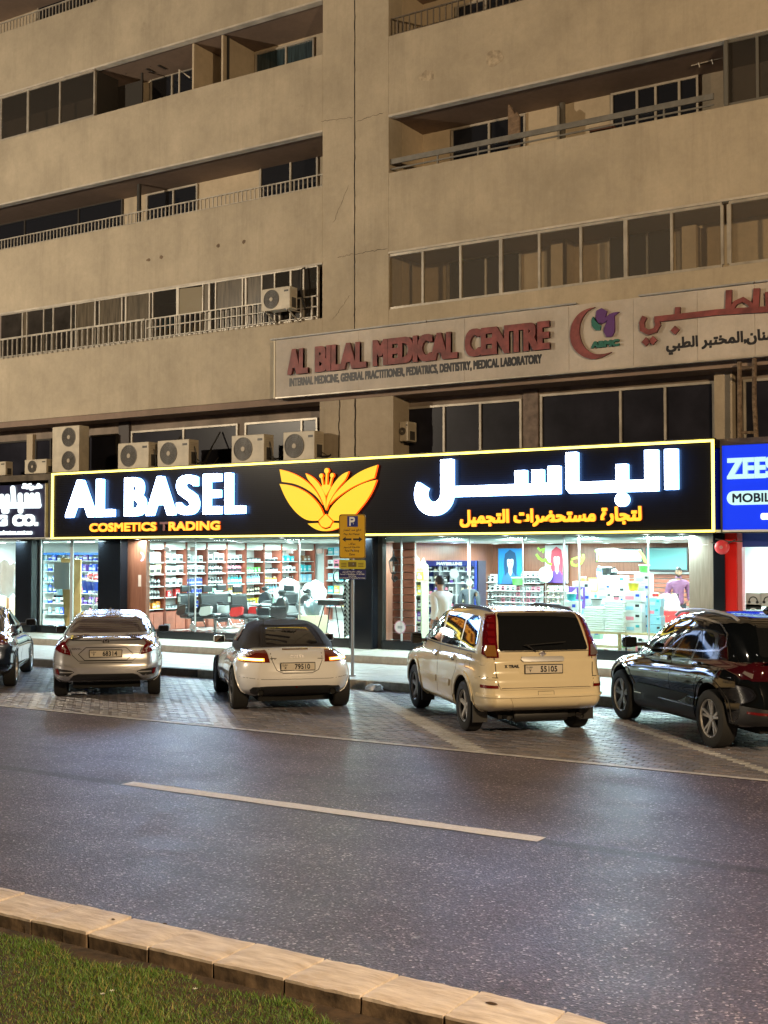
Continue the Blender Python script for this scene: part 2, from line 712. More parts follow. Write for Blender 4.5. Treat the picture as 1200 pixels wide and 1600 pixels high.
# pavement with kerb, tiles and the step in front of the shops
m_tile = M('pavement_tile', (.42, .42, .40), .42, col2=(.50, .50, .47), vs=3, bump=.25, bs=60)
m_kblk = M('kerb_black_paint', (.03, .028, .026), .6, var=.35, vs=8)
m_kwht = M('kerb_cream_paint', (.34, .29, .22), .6, var=.3, vs=8)
pv = struct(MB().box(-60, 18.53, -.1, 40, 23.6, .138).build('pavement', M('pavement_bed', (.2, .2, .19), .9)))
k_b = MB().box(0, 0, -.02, .994, .15, .15).build('kerb_stone', m_kblk, pv, bevel=.015)
k_w = MB().box(0, 0, -.02, .994, .15, .15).build('kerb_stone', m_kwht, pv, bevel=.015)
first = {0: k_b, 1: k_w}
for i in range(34):
    x = -30 + i
    w = 1 if i in (2, 3, 6, 8, 10, 14, 17, 18, 22, 25) else 0
    src = first[w]
    if src.location.x == 0 and src.location.y == 0:
        src.location = (x, 18.38, 0)
    else:
        inst(src, pv, (x, 18.38, 0))
t0 = None
for i in range(46):
    for j in range(6):
        loc = (-27.2 + i * .5, 18.534 + j * .478, .138 + random.uniform(0, .002))
        if t0 is None:
            t0 = MB().box(0, 0, 0, .496, .474, .01).build('paving_tile', m_tile, pv, loc=loc)
        else:
            inst(t0, pv, loc)
st = struct(MB().box(-60, 21.42, .138, 40, 23.6, .285).build('step_platform', M('step_bed', (.25, .25, .23), .8)))
m_step = M('step_granite', (.44, .42, .37), .4, var=.12, vs=20)
s0 = None
for i in range(24):
    loc = (-29.5 + i * 1.0, 21.40, .14)
    if s0 is None:
        s0 = MB().box(0, 0, 0, .995, .06, .16).build('step_stone', M('step_riser', (.30, .28, .24), .5, var=.15, vs=9), st, loc=loc)
        g0 = MB().box(0, 0, 0, .995, 1.9, .015).build('step_slab', m_step, st, loc=(loc[0], 21.462, .285))
    else:
        inst(s0, st, loc)
        inst(g0, st, (loc[0], 21.462, .285))

# ------------------------------------------------------------------ median: kerb stones, soil, grass
m_kst = M('median_stone', (.48, .39, .33), .55, col2=(.85, .76, .70), vs=5, stretch=(.8, 3.5, 1), bump=.8, bs=16, lo=.3, hi=.7)
med = struct(MB().box(-60, 1.65, -.06, -2.75, 5.24, .0).build('median', M('soil', (.05, .03, .016), .95, var=.5, vs=9, bump=1, bs=20)))
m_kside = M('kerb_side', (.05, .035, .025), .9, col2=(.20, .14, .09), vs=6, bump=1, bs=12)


def curb_stone(i, pts, z=.18):
    """a kerb stone with a slightly uneven split face; pts: four corners on the plan"""
    n, m_ = 9, 7
    v, f = [], []
    a, b, c, d = [Vector((*p, 0)) for p in pts]
    for r in range(m_ + 1):
        for q in range(n + 1):
            s, t = q / n, r / m_
            p = (a.lerp(b, s)).lerp(d.lerp(c, s), t)
            e = 0 if 0 < s < 1 and 0 < t < 1 else 1
            zz = z + random.uniform(-.0025, .0025) + .002 * math.sin(9 * p.x + 5 * p.y) - (.006 if e else 0)
            j = random.uniform(-.003, .003) if e else 0
            v.append((p.x + j, p.y + j, zz))
    for r in range(m_):
        for q in range(n):
            k = r * (n + 1) + q
            f.append((k, k + 1, k + n + 2, k + n + 1))
    mb = MB().add(v, f, 0)
    rim = [q for q in range(n + 1)] + [r * (n + 1) + n for r in range(1, m_ + 1)] + \
          [m_ * (n + 1) + q for q in range(n - 1, -1, -1)] + [r * (n + 1) for r in range(m_ - 1, 0, -1)]
    top = [v[k] for k in rim]
    mid = [(p[0], p[1], z - .022) for p in top]
    low = [(p[0] + random.uniform(-.012, .012), p[1] + random.uniform(-.012, .012), -.05) for p in top]
    L = len(top)
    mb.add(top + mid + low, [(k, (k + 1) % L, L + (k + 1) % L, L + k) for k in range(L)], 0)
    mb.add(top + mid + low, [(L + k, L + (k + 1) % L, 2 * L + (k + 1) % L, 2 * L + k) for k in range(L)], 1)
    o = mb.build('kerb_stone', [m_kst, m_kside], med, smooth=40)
    o.rotation_euler = (random.uniform(-.0005, .0005), random.uniform(-.0005, .0005), 0)


xs = [-2.47 - .4825 * k for k in range(16)]
for i in range(15):
    g = .008
    curb_stone(i, [(xs[i + 1] + g, 5.20), (xs[i] - g, 5.20), (xs[i] - g, 5.575), (xs[i + 1] + g, 5.575)])
# the kerb turns round the end of the median
c0 = (-2.47, 4.55)
ang = [90, 62, 34, 6]
for a0, a1 in zip(ang, ang[1:]):
    p = []
    for (r_, a) in ((.65, a0 - .4), (.65, a1 + .4), (1.025, a1 + .2), (1.025, a0 - .2)):
        p.append((c0[0] + r_ * math.cos(R(a)), c0[1] + r_ * math.sin(R(a))))
    curb_stone(0, [p[0], p[1], p[2], p[3]])
for k in range(6):
    y1 = 4.62 - k * .48
    curb_stone(0, [(-1.82, y1 - .476), (-1.445, y1 - .476), (-1.445, y1), (-1.82, y1)])
# soil bank against the kerb
n = 60
v, f = [], []
for i in range(n + 1):
    x = -9.5 + i * (7.0 / n)
    for j, (y, z) in enumerate(((5.20, .085), (5.14, .075 + random.uniform(0, .02)), (5.05, .085 + random.uniform(0, .02)), (4.6, .10), (1.7, .12))):
        v.append((x, y + random.uniform(-.02, .02) * (j in (1, 2)), z))
for i in range(n):
    for j in range(4):
        k = i * 5 + j
        f.append((k, k + 5, k + 6, k + 1))
MB().add(v, f).build('soil_bank', MATS['soil'], med, smooth=60)


def grass():
    A = []
    n = 130000
    x = rng.uniform(-7.4, -2.6, n)
    y = rng.uniform(3.2, 5.16, n)
    edge = 5.13 - .10 * np.sin(x * 1.7 + 1) ** 2 - .05 * np.sin(x * 7.0)
    # right of the visible frame corner the bank stays bare soil
    bare = (x > -3.38) & (y > 5.0 - (x + 3.38) * .35)
    clump = np.sin(x * 5.1 + 2 * np.sin(y * 4.3)) * np.sin(y * 6.7 + 1.3 * np.sin(x * 3.1))
    keep = (y < edge) & ~bare & (rng.uniform(0, 1, n) < .78 + .22 * clump)
    x, y = x[keep], y[keep]
    n = len(x)
    z = .085 + (5.1 - y) * .012
    h = rng.uniform(.016, .044, n) * (1 + .3 * np.sin(x * 3.3 + y * 5))
    a = rng.uniform(0, 2 * np.pi, n)
    w = rng.uniform(.0010, .0020, n)
    lean = rng.uniform(.15, 1.1, n) * h
    b = rng.uniform(0, 2 * np.pi, n)
    dx, dy = np.cos(a) * w, np.sin(a) * w
    lx, ly = np.cos(b) * lean, np.sin(b) * lean
    V = np.empty((n, 5, 3))
    V[:, 0] = np.c_[x - dx, y - dy, z]
    V[:, 1] = np.c_[x + dx, y + dy, z]
    V[:, 2] = np.c_[x + dx * .8 + lx * .35, y + dy * .8 + ly * .35, z + h * .62]
    V[:, 3] = np.c_[x - dx * .8 + lx * .35, y - dy * .8 + ly * .35, z + h * .62]
    V[:, 4] = np.c_[x + lx, y + ly, z + h]
    me = bpy.data.meshes.new('grass')
    base = np.arange(n) * 5
    quads = np.c_[base, base + 1, base + 2, base + 3]
    tris = np.c_[base + 3, base + 2, base + 4]
    loops = np.concatenate([quads.ravel(), tris.ravel()])
    me.vertices.add(n * 5)
    me.vertices.foreach_set('co', V.ravel())
    me.loops.add(len(loops))
    me.loops.foreach_set('vertex_index', loops.astype(np.int32))
    me.polygons.add(2 * n)
    st_ = np.concatenate([np.arange(n) * 4, 4 * n + np.arange(n) * 3]).astype(np.int32)
    me.polygons.foreach_set('loop_start', st_)
    col = np.empty((n, 3))
    t = rng.uniform(0, 1, n)[:, None]
    patch_ = (.5 + .5 * np.sin(x * 2.2 + 1.1 * np.sin(y * 3.7)))[:, None]
    g1, g2, dry = np.array([.055, .135, .018]), np.array([.13, .24, .035]), np.array([.30, .27, .08])
    col = g1 * (1 - t) + g2 * t
    dr = (rng.uniform(0, 1, n)[:, None] < .08 + .15 * patch_)
    col = np.where(dr, dry * (.6 + .6 * t), col)
    at = me.color_attributes.new('Col', 'FLOAT_COLOR', 'POINT')
    me.update(calc_edges=True)
    at = me.color_attributes['Col']
    at.data.foreach_set('color', np.repeat(np.c_[col, np.ones(n)], 5, axis=0).ravel())
    m, nt, b_, co = node_mat('grass_blade', .55)
    c = N(nt, 'ShaderNodeVertexColor', layer_name='Col')
    nt.links.new(c.outputs[0], b_.inputs['Base Color'])
    me.materials.append(m)
    o = bpy.data.objects.new('grass', me)
    COL.objects.link(o)
    stuff(o)
    tag(o, 'short green and straw coloured turf behind the median kerb', 'grass')


grass()
# white weed flowers and a few dry leaves
for i, (px, py) in enumerate(((305, 1550), (175, 1553), (160, 1558))):
    X, Y = G(px, py, .12)
    mb = MB()
    for k in range(6):
        a = k * math.pi / 3
        mb.add([(0, 0, 0), (.010 * math.cos(a - .3), .010 * math.sin(a - .3), .003), (.016 * math.cos(a), .016 * math.sin(a), .004),
                (.010 * math.cos(a + .3), .010 * math.sin(a + .3), .003)], [(0, 1, 2, 3)])
    o = mb.build('flower', M('petal_white', (.75, .75, .7), .6), loc=(X, Y, .135))
    tag(o, 'tiny white flower in the turf, ' + ['the one farthest right', 'the middle one of three', 'the one farthest left'][i], 'flower')
for i, (px, py, w) in enumerate(((768, 1567, .035), (258, 1443, .02), (177, 1436, .016))):
    X, Y = G(px, py, .19)
    mb = MB().lathe([(.0, .006), (w * .6, .004), (w, .0)], 'z', n=8)
    o = mb.build('dry_leaf', M('dry_leaf', (.07, .04, .02), .7), loc=(X, Y, .188))
    o.scale = (1, .45, 1)
    tag(o, ['dark curled leaf on the kerb stone nearest the bend', 'small brown leaf chip on a kerb stone above the grass',
            'tiny leaf crumb on the leftmost kerb stones'][i], 'leaf')
# crumpled white plastic bag at the kerb
X, Y = G(588, 1079, 0)
bm = bmesh.new()
bmesh.ops.create_icosphere(bm, subdivisions=4, radius=1)
from mathutils import noise as mn
for v_ in bm.verts:
    p = v_.co.copy()
    d = 1 + .45 * mn.noise(p * 1.7 + Vector((3, 1, 2))) + .25 * abs(mn.noise(p * 4.5)) - .12 * abs(mn.noise(p * 9))
    v_.co = Vector((p.x * .15 * d, p.y * .11 * d, max(-.2, p.z) * .10 * d + .03))
me = bpy.data.meshes.new('plastic_bag')
bm.to_mesh(me)
bm.free()
me.materials.append(M('bag_white', (.75, .76, .76), .35))
me.shade_smooth()
o = bpy.data.objects.new('plastic_bag', me)
COL.objects.link(o)
o.location = (X, Y - .06, 0)
tag(o, 'crumpled white plastic bag lying against the kerb between the roadster and the cream car', 'plastic bag')
# ------------------------------------------------------------------ the apartment building
FY = 23.5            # plane of the parapets
BY = 25.05           # back wall of the balconies
JX0, JX1 = -16.62, -14.76   # pier between the left and right balconies
XL, XR = -40.0, 4.0
apt = thing('apartment_building', 'cream stucco apartment block with long recessed balconies above the shops', 'building', (-15.7, FY, 0))
AO = Vector((15.7, -FY, 0))


def bpart(mb, name, mats, **k):
    o = mb.build(name, mats, apt, **k)
    o.location = o.location + AO
    return o


LV = [(8.05, 9.37), (11.22, 12.56), (14.42, 15.76), (17.6, 18.95)]       # openings: parapet top, underside of the band above
bands = [(6.22, 8.05), (9.37, 11.22), (12.56, 14.42), (15.76, 17.6), (18.95, 21.6)]
for x0, x1 in ((XL, JX0), (JX1, XR)):
    for z0, z1 in bands:
        bpart(MB().box(x0, FY, z0, x1, FY + .18, z1), 'parapet_wall', m_wall, bevel=.012)
        if z0 > 9:
            bpart(MB().box(x0, FY - .012, z0 - .035, x1, FY + .19, z0 + .012), 'drip_edge', M('drip_paint', (.50, .45, .38), .7, var=.2, vs=2))
mb = MB().box(JX0, FY, 6.22, -15.715, FY + .6, 21.6)
bpart(mb, 'pier', m_wall)
bpart(MB().box(-15.69, FY, 6.22, JX1, FY + .6, 21.6), 'pier', m_wall)
# jagged movement joint down the pier
pts = []
z = 6.22
while z < 21.6:
    pts.append((z, random.uniform(-.012, .012), random.uniform(.010, .028)))
    z += random.uniform(.08, .22)
v = [(-15.70 + a - w / 2, FY - .004, zz) for zz, a, w in pts] + [(-15.70 + a + w / 2, FY - .004, zz) for zz, a, w in pts]
v += [(p[0], FY + .05, p[2]) for p in v]
n = len(pts)
fs = [(i, i + 1, n + i + 1, n + i) for i in range(n - 1)] + [(2 * n + i, 2 * n + i + 1, i + 1, i) for i in range(n - 1)] \
    + [(n + i, n + i + 1, 3 * n + i + 1, 3 * n + i) for i in range(n - 1)]
m_crack = M('joint_black', (.02, .017, .014), .95)
bpart(MB().add(v, fs), 'movement_joint', m_crack)


def crack(path, w=.012):
    n = len(path)
    v = []
    for s in (-1, 1):
        for i, (x, zz) in enumerate(path):
            j = random.uniform(.3, 1) * w * .5 * (0.3 if i in (0, n - 1) else 1)
            horiz = abs(path[-1][0] - path[0][0]) > abs(path[-1][1] - path[0][1])
            v.append((x + (0 if horiz else s * j), FY - .003, zz + (s * j if horiz else 0)))
    bpart(MB().add(v, [(i, i + 1, n + i + 1, n + i) for i in range(n - 1)]), 'plaster_crack', m_crack)


def wander(p0, p1, n=14, a=.05):
    out = []
    for i in range(n + 1):
        t = i / n
        out.append((p0[0] + (p1[0] - p0[0]) * t + random.uniform(-a, a), p0[1] + (p1[1] - p0[1]) * t + random.uniform(-a, a)))
    return out


for a, b in (((527, 403), (552, 397)), ((552, 398), (605, 388)), ((500, 190), (552, 183)), ((556, 190), (600, 176)), ((545, 290), (520, 350)),
             ((548, 460), (520, 500))):
    crack(wander(P(*a, FY), P(*b, FY), a=.02), .014)
# floors, ceilings, back walls
for z0, z1 in LV:
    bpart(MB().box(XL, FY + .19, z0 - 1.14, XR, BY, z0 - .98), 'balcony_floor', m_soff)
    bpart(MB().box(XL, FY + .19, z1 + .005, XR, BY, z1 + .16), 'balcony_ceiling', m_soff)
    bpart(MB().box(XL, BY, z0 - .98, XR, BY + .2, z1 + .005), 'back_wall', m_back)
    bpart(MB().box(JX0 - .01, FY + .6, z0 - .98, JX1 + .01, BY, z1), 'partition_wall', m_back)
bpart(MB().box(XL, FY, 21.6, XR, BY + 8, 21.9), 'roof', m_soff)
bpart(MB().box(XL, BY + .2, 6.0, XL + .3, BY + 8, 21.6), 'side_wall', m_wall)
bpart(MB().box(XR - .3, BY + .2, 6.0, XR, BY + 8, 21.6), 'side_wall', m_wall)
bpart(MB().box(XL, BY + 7.7, 0, XR, BY + 8, 21.6), 'rear_wall', m_wall)
# soffit of the overhang, mezzanine wall
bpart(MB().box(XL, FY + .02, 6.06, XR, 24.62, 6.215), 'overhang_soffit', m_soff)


def window(x0, z0, x1, z1, y, mulls=(), frame=m_alu, pane=m_pane, proud=.05, fw=.05, name='window', zt=None):
    """framed window: frame mesh as the part, panes as its sub-parts"""
    mb = MB()
    xs_ = [x0] + list(mulls) + [x1]
    mb.box(x0, y - proud, z0, x1, y + .02, z0 + fw).box(x0, y - proud, z1 - fw, x1, y + .02, z1)
    for i, x in enumerate(xs_):
        a = x if i == 0 else (x - fw if i == len(xs_) - 1 else x - fw / 2)
        mb.box(a, y - proud + .002, z0 + fw, a + fw, y + .018, z1 - fw)
    o = bpart(mb, name, frame)
    for a, b in zip(xs_, xs_[1:]):
        p = MB().box(a + fw * .5, y - .012, z0 + fw * .6, b - fw * .5, y - .004, z1 - fw * .6).build('pane', pane, o)
    return o


def pwin(pa, pb, y, z0=None, mulls=(), **k):
    """window whose top left and right corners are seen at pixels pa, pb"""
    (xa, za), (xb, zb) = P(*pa, y), P(*pb, y)
    zt = (za + zb) / 2
    return window(xa, z0 if z0 is not None else zt - 1.5, xb, zt, y, [PX(m, y, pa[1]) for m in mulls], **k)


YB = BY - .01
m_cur = M('dark_curtain', (.03, .05, .06), .08, var=.6, vs=3, stretch=(14, 1, .3))
# third storey (11.2): left
pwin((407, 258), (498, 245), YB, 10.35, (455,), frame=m_alu)
pwin((230, 303), (310, 288), YB, 10.35, (272,), frame=m_alu)
pwin((-60, 362), (193, 312), YB, 10.35, (40, 124), frame=m_dalu)
pwin((-330, 400), (-130, 380), YB, 10.35, (-230,), frame=m_alu)
# third storey: right
pwin((706, 202), (822, 178), YB, 10.3, (765,))
pwin((955, 145), (1092, 120), YB, 10.3, (996, 1025, 1062))
pwin((1300, 80), (1420, 60), YB, 10.3, (1360,))
# fourth storey: left
pwin((400, 82), (492, 62), YB, 13.5, (448,), pane=m_cur)
pwin((236, 122), (305, 108), YB, 13.5, (270,))
# fourth storey right, fifth
pwin((712, 8), (815, -14), YB, 13.5, (760,))
pwin((60, -28), (150, -48), YB, 16.7, (105,))
# second storey: right, seen through the glazing
pwin((700, 408), (815, 392), YB, 7.1, (760,))
pwin((950, 368), (1052, 352), YB, 7.1, (1012,))
bpart(MB().box(PX(1078, YB), YB - .35, 7.1, PX(1100, YB), YB, 9.3), 'pilaster', m_back)
bpart(MB().box(PX(876, YB), YB - .45, 7.1, PX(900, YB), YB, 9.37), 'pilaster', m_back)
# walls dividing the balconies and drain pipes
for px, lv in ((198, 1), (306, 2), (352, 2)):
    x = PX(px, FY + .5)
    if lv == 1:
        bpart(MB().tube([(x + .12, FY + .75, 10.2), (x + .12, FY + .75, 12.55)], .06, 10), 'drain_pipe', M('pipe_black', (.03, .028, .025), .6))
    else:
        bpart(MB().box(x, FY + .25, 13.4, x + .06, BY, 15.75), 'partition_wall', m_back)
bpart(MB().tube([(PX(886, YB), YB - .12, 10.2), (PX(886, YB), YB - .12, 12.55)], .07, 10), 'drain_pipe', M('pipe_grey', (.10, .09, .075), .6))
bpart(MB().tube([(PX(353, FY + .4), FY + .4, 13.4), (PX(353, FY + .4), FY + .4, 15.75)], .035, 8), 'drain_pipe', MATS['pipe_black'])


def railing(x0, x1, z0, z1, y, step, r=.012, top=.028, mid=None, mat=m_rail):
    mb = MB().box(x0, y - .02, z1 - top, x1, y + .02, z1)
    mb.box(x0, y - .014, z0 + .03, x1, y + .014, z0 + .05)
    if mid:
        mb.box(x0, y - .014, mid - .012, x1, y + .014, mid + .012)
    o = bpart(mb, 'railing', mat)
    b0 = None
    n = int((x1 - x0) / step)
    for i in range(n + 1):
        x = x0 + i * step
        if b0 is None:
            b0 = MB().box(-r, -r, z0 - .02, r, r, z1 - top).build('baluster', mat, o, loc=(x, y, 0))
        else:
            inst(b0, o, (x, y, 0))
    return o


railing(-28.6, JX0 - .02, 11.22, 11.55, FY + .09, .135)
railing(-28.6, -23.6, 17.6, 17.95, FY + .09, .135)
railing(JX1 + .03, -9.2, 14.42, 14.86, FY + .09, .16, mat=M('rail_bronze', (.16, .13, .10), .5, .3))
# flat bar railing, third storey right
mb = MB().box(JX1, FY + .05, 11.43, -7.2, FY + .09, 11.55).box(JX1, FY + .06, 11.30, -7.2, FY + .08, 11.335)
for px in (681, 745, 975, 1040):
    x = PX(px, FY)
    mb.box(x, FY + .062, 11.22, x + .03, FY + .1, 11.43)
bpart(mb, 'flat_bar_railing', M('rail_grey', (.20, .19, .17), .5, .3, var=.15))
# second storey railing in front of the left glazing (window guard)
ro = railing(-28.6, -22.3, 8.05, 8.62, FY - .04, .2, r=.014, top=.05, mid=None)
railing(-22.25, -17.95, 8.05, 8.60, FY - .05, .17, r=.014, top=.03, mid=8.36)
railing(-17.85, -16.75, 8.05, 8.60, FY - .05, .32, r=.02, top=.03, mid=8.33)


def glazing(pxs, lv, y, xl=None, xr=None, frame=m_alu, pane=m_wglass, fw=.055, skip=(), trans=None):
    z0, z1 = LV[lv]
    xs_ = [PX(p, y, 400) for p in pxs]
    mb = MB().box(xs_[0], y - .03, z0, xs_[-1], y + .04, z0 + fw).box(xs_[0], y - .03, z1 - fw - .036, xs_[-1], y + .04, z1 - .036)
    for i, x in enumerate(xs_):
        w = fw * (1.0 if i % 3 else 1.5)
        mb.box(x - w / 2, y - .028, z0 + fw, x + w / 2, y + .038, z1 - fw - .036)
    o = bpart(mb, 'balcony_glazing', frame)
    for i, (a, b) in enumerate(zip(xs_, xs_[1:])):
        if i in skip:
            continue
        MB().box(a + .02, y, z0 + .03, b - .02, y + .006, z1 - .06).build('pane', pane if isinstance(pane, bpy.types.Material) else pane(i), o)
    return o


glazing((606, 661, 720, 783, 843, 908, 978, 1050, 1129), 0, FY + .06)
glazing((1140, 1230, 1320, 1420), 0, FY + .06)
m_curt = M('curtained_pane', (.10, .080, .055), .25, var=.35, vs=3, stretch=(6, 1, .5))
m_curt2 = M('dim_pane', (.035, .03, .026), .15, var=.3, vs=2)
m_d2 = glass_mat('smoked_glass', (.45, .43, .42), dust=.06)
glazing((-80, -30, 3, 37, 44, 70, 85, 113, 120, 150, 157, 192, 198, 235, 240, 278, 280, 318, 328, 338, 380, 385, 410, 430, 455, 475, 497), 0, FY + .03,
        frame=m_alu, pane=lambda i: [m_d2, m_curt, m_curt2][(i * 7 + i // 3) % 3], fw=.035)
glazing((-120, -60, 0, 42, 92, 146), 2, FY + .06, pane=m_d2)
# folded-back sash at the end of the fourth storey glazing
x = PX(150, FY + .1, 140)
bpart(MB().box(x, FY + .1, 14.42, x + .05, FY + .9, 15.7), 'glazing_sash', m_dalu)
bpart(MB().box(x + .95, FY + .85, 14.3, x + 1.0, FY + .9, 15.7).box(x + .05, FY + .87, 15.45, x + 1.0, FY + .9, 15.5).box(x + .06, FY + .88, 14.35, x + .95, FY + .885, 15.45),
      'glazing_sash', m_dalu)
glazing((1137, 1187, 1240, 1300, 1380), 1, FY + .06, pane=m_d2, frame=M('frame_grey', (.16, .15, .13), .5, .3))
bpart(MB().box(PX(1131, FY, 100), FY - .005, 11.22, PX(1137, FY, 100), FY + .3, 12.52), 'glazing_post', MATS['frame_grey'])
# things kept behind the second storey glass
for a, b, c_, lab, h0, h1 in ((245, 276, (.02, .45, .55), 'turquoise plastic crate behind the second storey balcony glass', 8.3, 8.62),):
    o = MB().box(PX(a, 23.8, 480), 23.75, h0, PX(b, 23.8, 480), 24.1, h1).build('plastic_crate', M('crate_turquoise', c_, .4))
    tag(o, lab, 'crate')
m_foil = M('gold_foil', (.55, .42, .14), .22, .8, bump=1, bs=7)
for a, b, h1, lab in ((243, 278, 8.32, 'left bundle of shiny yellow foil stacked behind the balcony guard rail'),
                      (284, 316, 8.36, 'right bundle of shiny yellow foil stacked behind the balcony guard rail')):
    o = MB().box(PX(a, 23.62, 500), 23.6, 8.06, PX(b, 23.62, 500), 23.66, h1).build('foil_bundle', m_foil)
    tag(o, lab, 'bundle')
o = MB().add([(PX(281, 23.52, 470), 23.5, 8.6), (PX(317, 23.52, 470), 23.505, 8.55), (PX(317, 23.52, 450), 23.5, 9.25), (PX(281, 23.52, 450), 23.51, 9.28)], [(0, 1, 2, 3)])
o = o.build('plastic_sheet', M('clear_wrap', (.28, .24, .17), .12, 0, spec=1, bump=1, bs=5))
o.modifiers.new('s', 'SOLIDIFY').thickness = .004
tag(o, 'wrinkled clear plastic sheet taped inside one balcony window', 'plastic sheet')

# mezzanine between the shop signs and the overhang
MY = 24.25
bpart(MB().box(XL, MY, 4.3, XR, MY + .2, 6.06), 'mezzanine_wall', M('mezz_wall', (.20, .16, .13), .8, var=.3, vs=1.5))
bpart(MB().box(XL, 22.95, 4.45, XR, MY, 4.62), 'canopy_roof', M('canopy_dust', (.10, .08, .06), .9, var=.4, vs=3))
zb = 4.64
m_mz = M('mezz_pane', (.018, .018, .026), .3, var=.3, vs=1.2, spec=.15)
window(PX(205, MY), zb, PX(372, MY), 5.78, MY, [PX(287, MY)], pane=m_mz)
window(PX(383, MY), zb, PX(497, MY), 5.78, MY, [PX(472, MY)], pane=m_mz)
window(PX(137, MY), zb, PX(183, MY), 5.75, MY, frame=m_dalu, pane=m_mz)
window(PX(55, MY), zb, PX(80, MY), 5.75, MY, frame=m_dalu, pane=m_mz)
window(PX(-60, MY), zb, PX(45, MY), 5.75, MY, frame=m_dalu, pane=m_mz)
bpart(MB().box(PX(45, MY), MY - .12, zb, PX(54, MY), MY, 5.9), 'pilaster', m_back)
bpart(MB().box(PX(187, MY), MY - .08, zb, PX(203, MY), MY, 6.05), 'pilaster', M('dark_post', (.06, .05, .05), .6))
window(PX(607, MY), zb, PX(817, MY), 5.86, MY, [PX(695, MY), PX(752, MY)], pane=m_mz)
window(PX(846, MY), zb, PX(1120, MY), 5.92, MY, [PX(972, MY), PX(1042, MY)], pane=m_mz)
window(PX(1165, MY), zb, PX(1320, MY), 5.9, MY, [PX(1240, MY)], pane=m_mz)
bpart(MB().box(PX(820, MY), MY - .06, zb, PX(843, MY), MY, 6.05), 'pilaster', M('pil_brown', (.16, .12, .10), .7, var=.3))
bpart(MB().box(JX0 - .1, FY + .04, 4.5, -15.72, 24.6, 6.06), 'pillar', m_conc)
bpart(MB().box(-15.69, FY + .04, 4.5, JX1 + .1, 24.6, 6.06), 'pillar', m_conc)
pts = wander((-15.70, 4.6), (-15.70, 6.2), 16, .01)
v = [(x - .02, FY + .03, zz) for x, zz in pts] + [(x + .012, FY + .03, zz) for x, zz in pts]
bpart(MB().add(v, [(i, i + 1, 17 + i + 1, 17 + i) for i in range(16)]), 'plaster_crack', m_crack)
pts = wander((-16.18, 4.6), (-16.14, 6.2), 16, .012)
v = [(x - .012, FY + .03, zz) for x, zz in pts] + [(x + .01, FY + .03, zz) for x, zz in pts]
bpart(MB().add(v, [(i, i + 1, 17 + i + 1, 17 + i) for i in range(16)]), 'plaster_crack', m_crack)
# rusty wall strip and pipes at the right end
bpart(MB().box(PX(1122, 24.1), 23.95, 4.6, PX(1150, 24.1), MY, 6.06), 'pillar', m_conc)
m_rust = M('rusty_pipe', (.24, .17, .11), .8, col2=(.07, .045, .03), vs=14)
xa, xb = PX(1155, 23.3, 620), PX(1181, 23.3, 620)
lad = thing('pipe_frame', 'rusty white pipe frame standing on the shop canopy beneath the clinic sign', 'pipe frame', (xa, 23.3, 4.62))
MB().tube([(0, 0, 0), (.01, 0, 1.5)], .045, 8).build('upright', m_rust, lad)
MB().tube([(xb - xa, 0, 0), (xb - xa - .03, 0, .7), (xb - xa - .02, 0, 1.55)], .045, 8).build('upright', m_rust, lad)
MB().tube([(0, 0, 1.36), (xb - xa, 0, 1.38)], .028, 8).build('crossbar', m_rust, lad)
MB().tube([(0, 0, .14), (xb - xa, 0, .12)], .028, 8).build('crossbar', m_rust, lad)

# broken plaster patches
for (px, py, w, h) in ((772, 92, .5, .45), (668, 118, .5, .3), (232, 406, .16, .10), (252, 402, .14, .12), (341, 384, .13, .12), (381, 378, .13, .12)):
    x, zz = P(px, py, FY)
    pts = []
    for k in range(14):
        a = 2 * math.pi * k / 14
        rr = random.uniform(.65, 1)
        pts.append((x + w / 2 * rr * math.cos(a), zz + h / 2 * rr * math.sin(a)))
    bpart(MB().prism(pts, FY - .006, FY + .01), 'plaster_patch', M('patch_a' if w > .3 else 'patch_b', (.40, .33, .24) if w > .3 else (.17, .12, .08), .9, var=.3, vs=9, bump=.6, bs=20), bevel=.003)

# ------------------------------------------------------------------ balcony bits
X, Z = P(797, 222, 24.2)
mb = MB().prism([(0, -.45), (.36, -.45), (.36, .35), (.27, .47), (.20, .44), (.10, .62), (.03, .72), (0, .70)], 0, .03)
o = mb.build('plywood_board', M('plywood', (.20, .13, .08), .8, var=.3, vs=5, stretch=(1, 1, 4)), loc=(X, 24.1, Z + .1), rz=-.35)
tag(o, 'broken plywood board leaning outward over the balcony rail', 'board')
X, _ = P(924, 190, 23.9)
o = MB().box(0, 0, 0, .5, .3, .3).box(-.01, -.01, .26, .51, .31, .31).build('wooden_box', M('box_brown', (.14, .06, .04), .6, var=.2), loc=(X, 23.8, 11.12))
tag(o, 'reddish brown box on the balcony behind the flat bar railing', 'box')
X, Z = P(1085, 100, 24.3)
rk = thing('drying_rack', 'wall mounted drying rack hanging from the balcony ceiling at the right', 'rack', (X, 24.3, Z))
for k in range(3):
    MB().tube([(k * .28, 0, .35), (k * .28 + .08, .1, -.05)], .015, 6).build('strut', m_rail, rk)
for k in range(3):
    MB().tube([(-.1, .02 + .04 * k, .3 - .14 * k), (.8, .02 + .04 * k, .34 - .14 * k)], .012, 6).build('bar', m_rail, rk)
X, Z = P(280, 145, 23.9)
o = MB().tube([(0, 0, -.5), (0, 0, .62), (.28, .1, .38)], .022, 8).build('bent_pole', M('pole_white', (.6, .55, .48), .5), loc=(X, 23.9, Z))
tag(o, 'thin white bent pole standing on the top left balcony', 'pole')


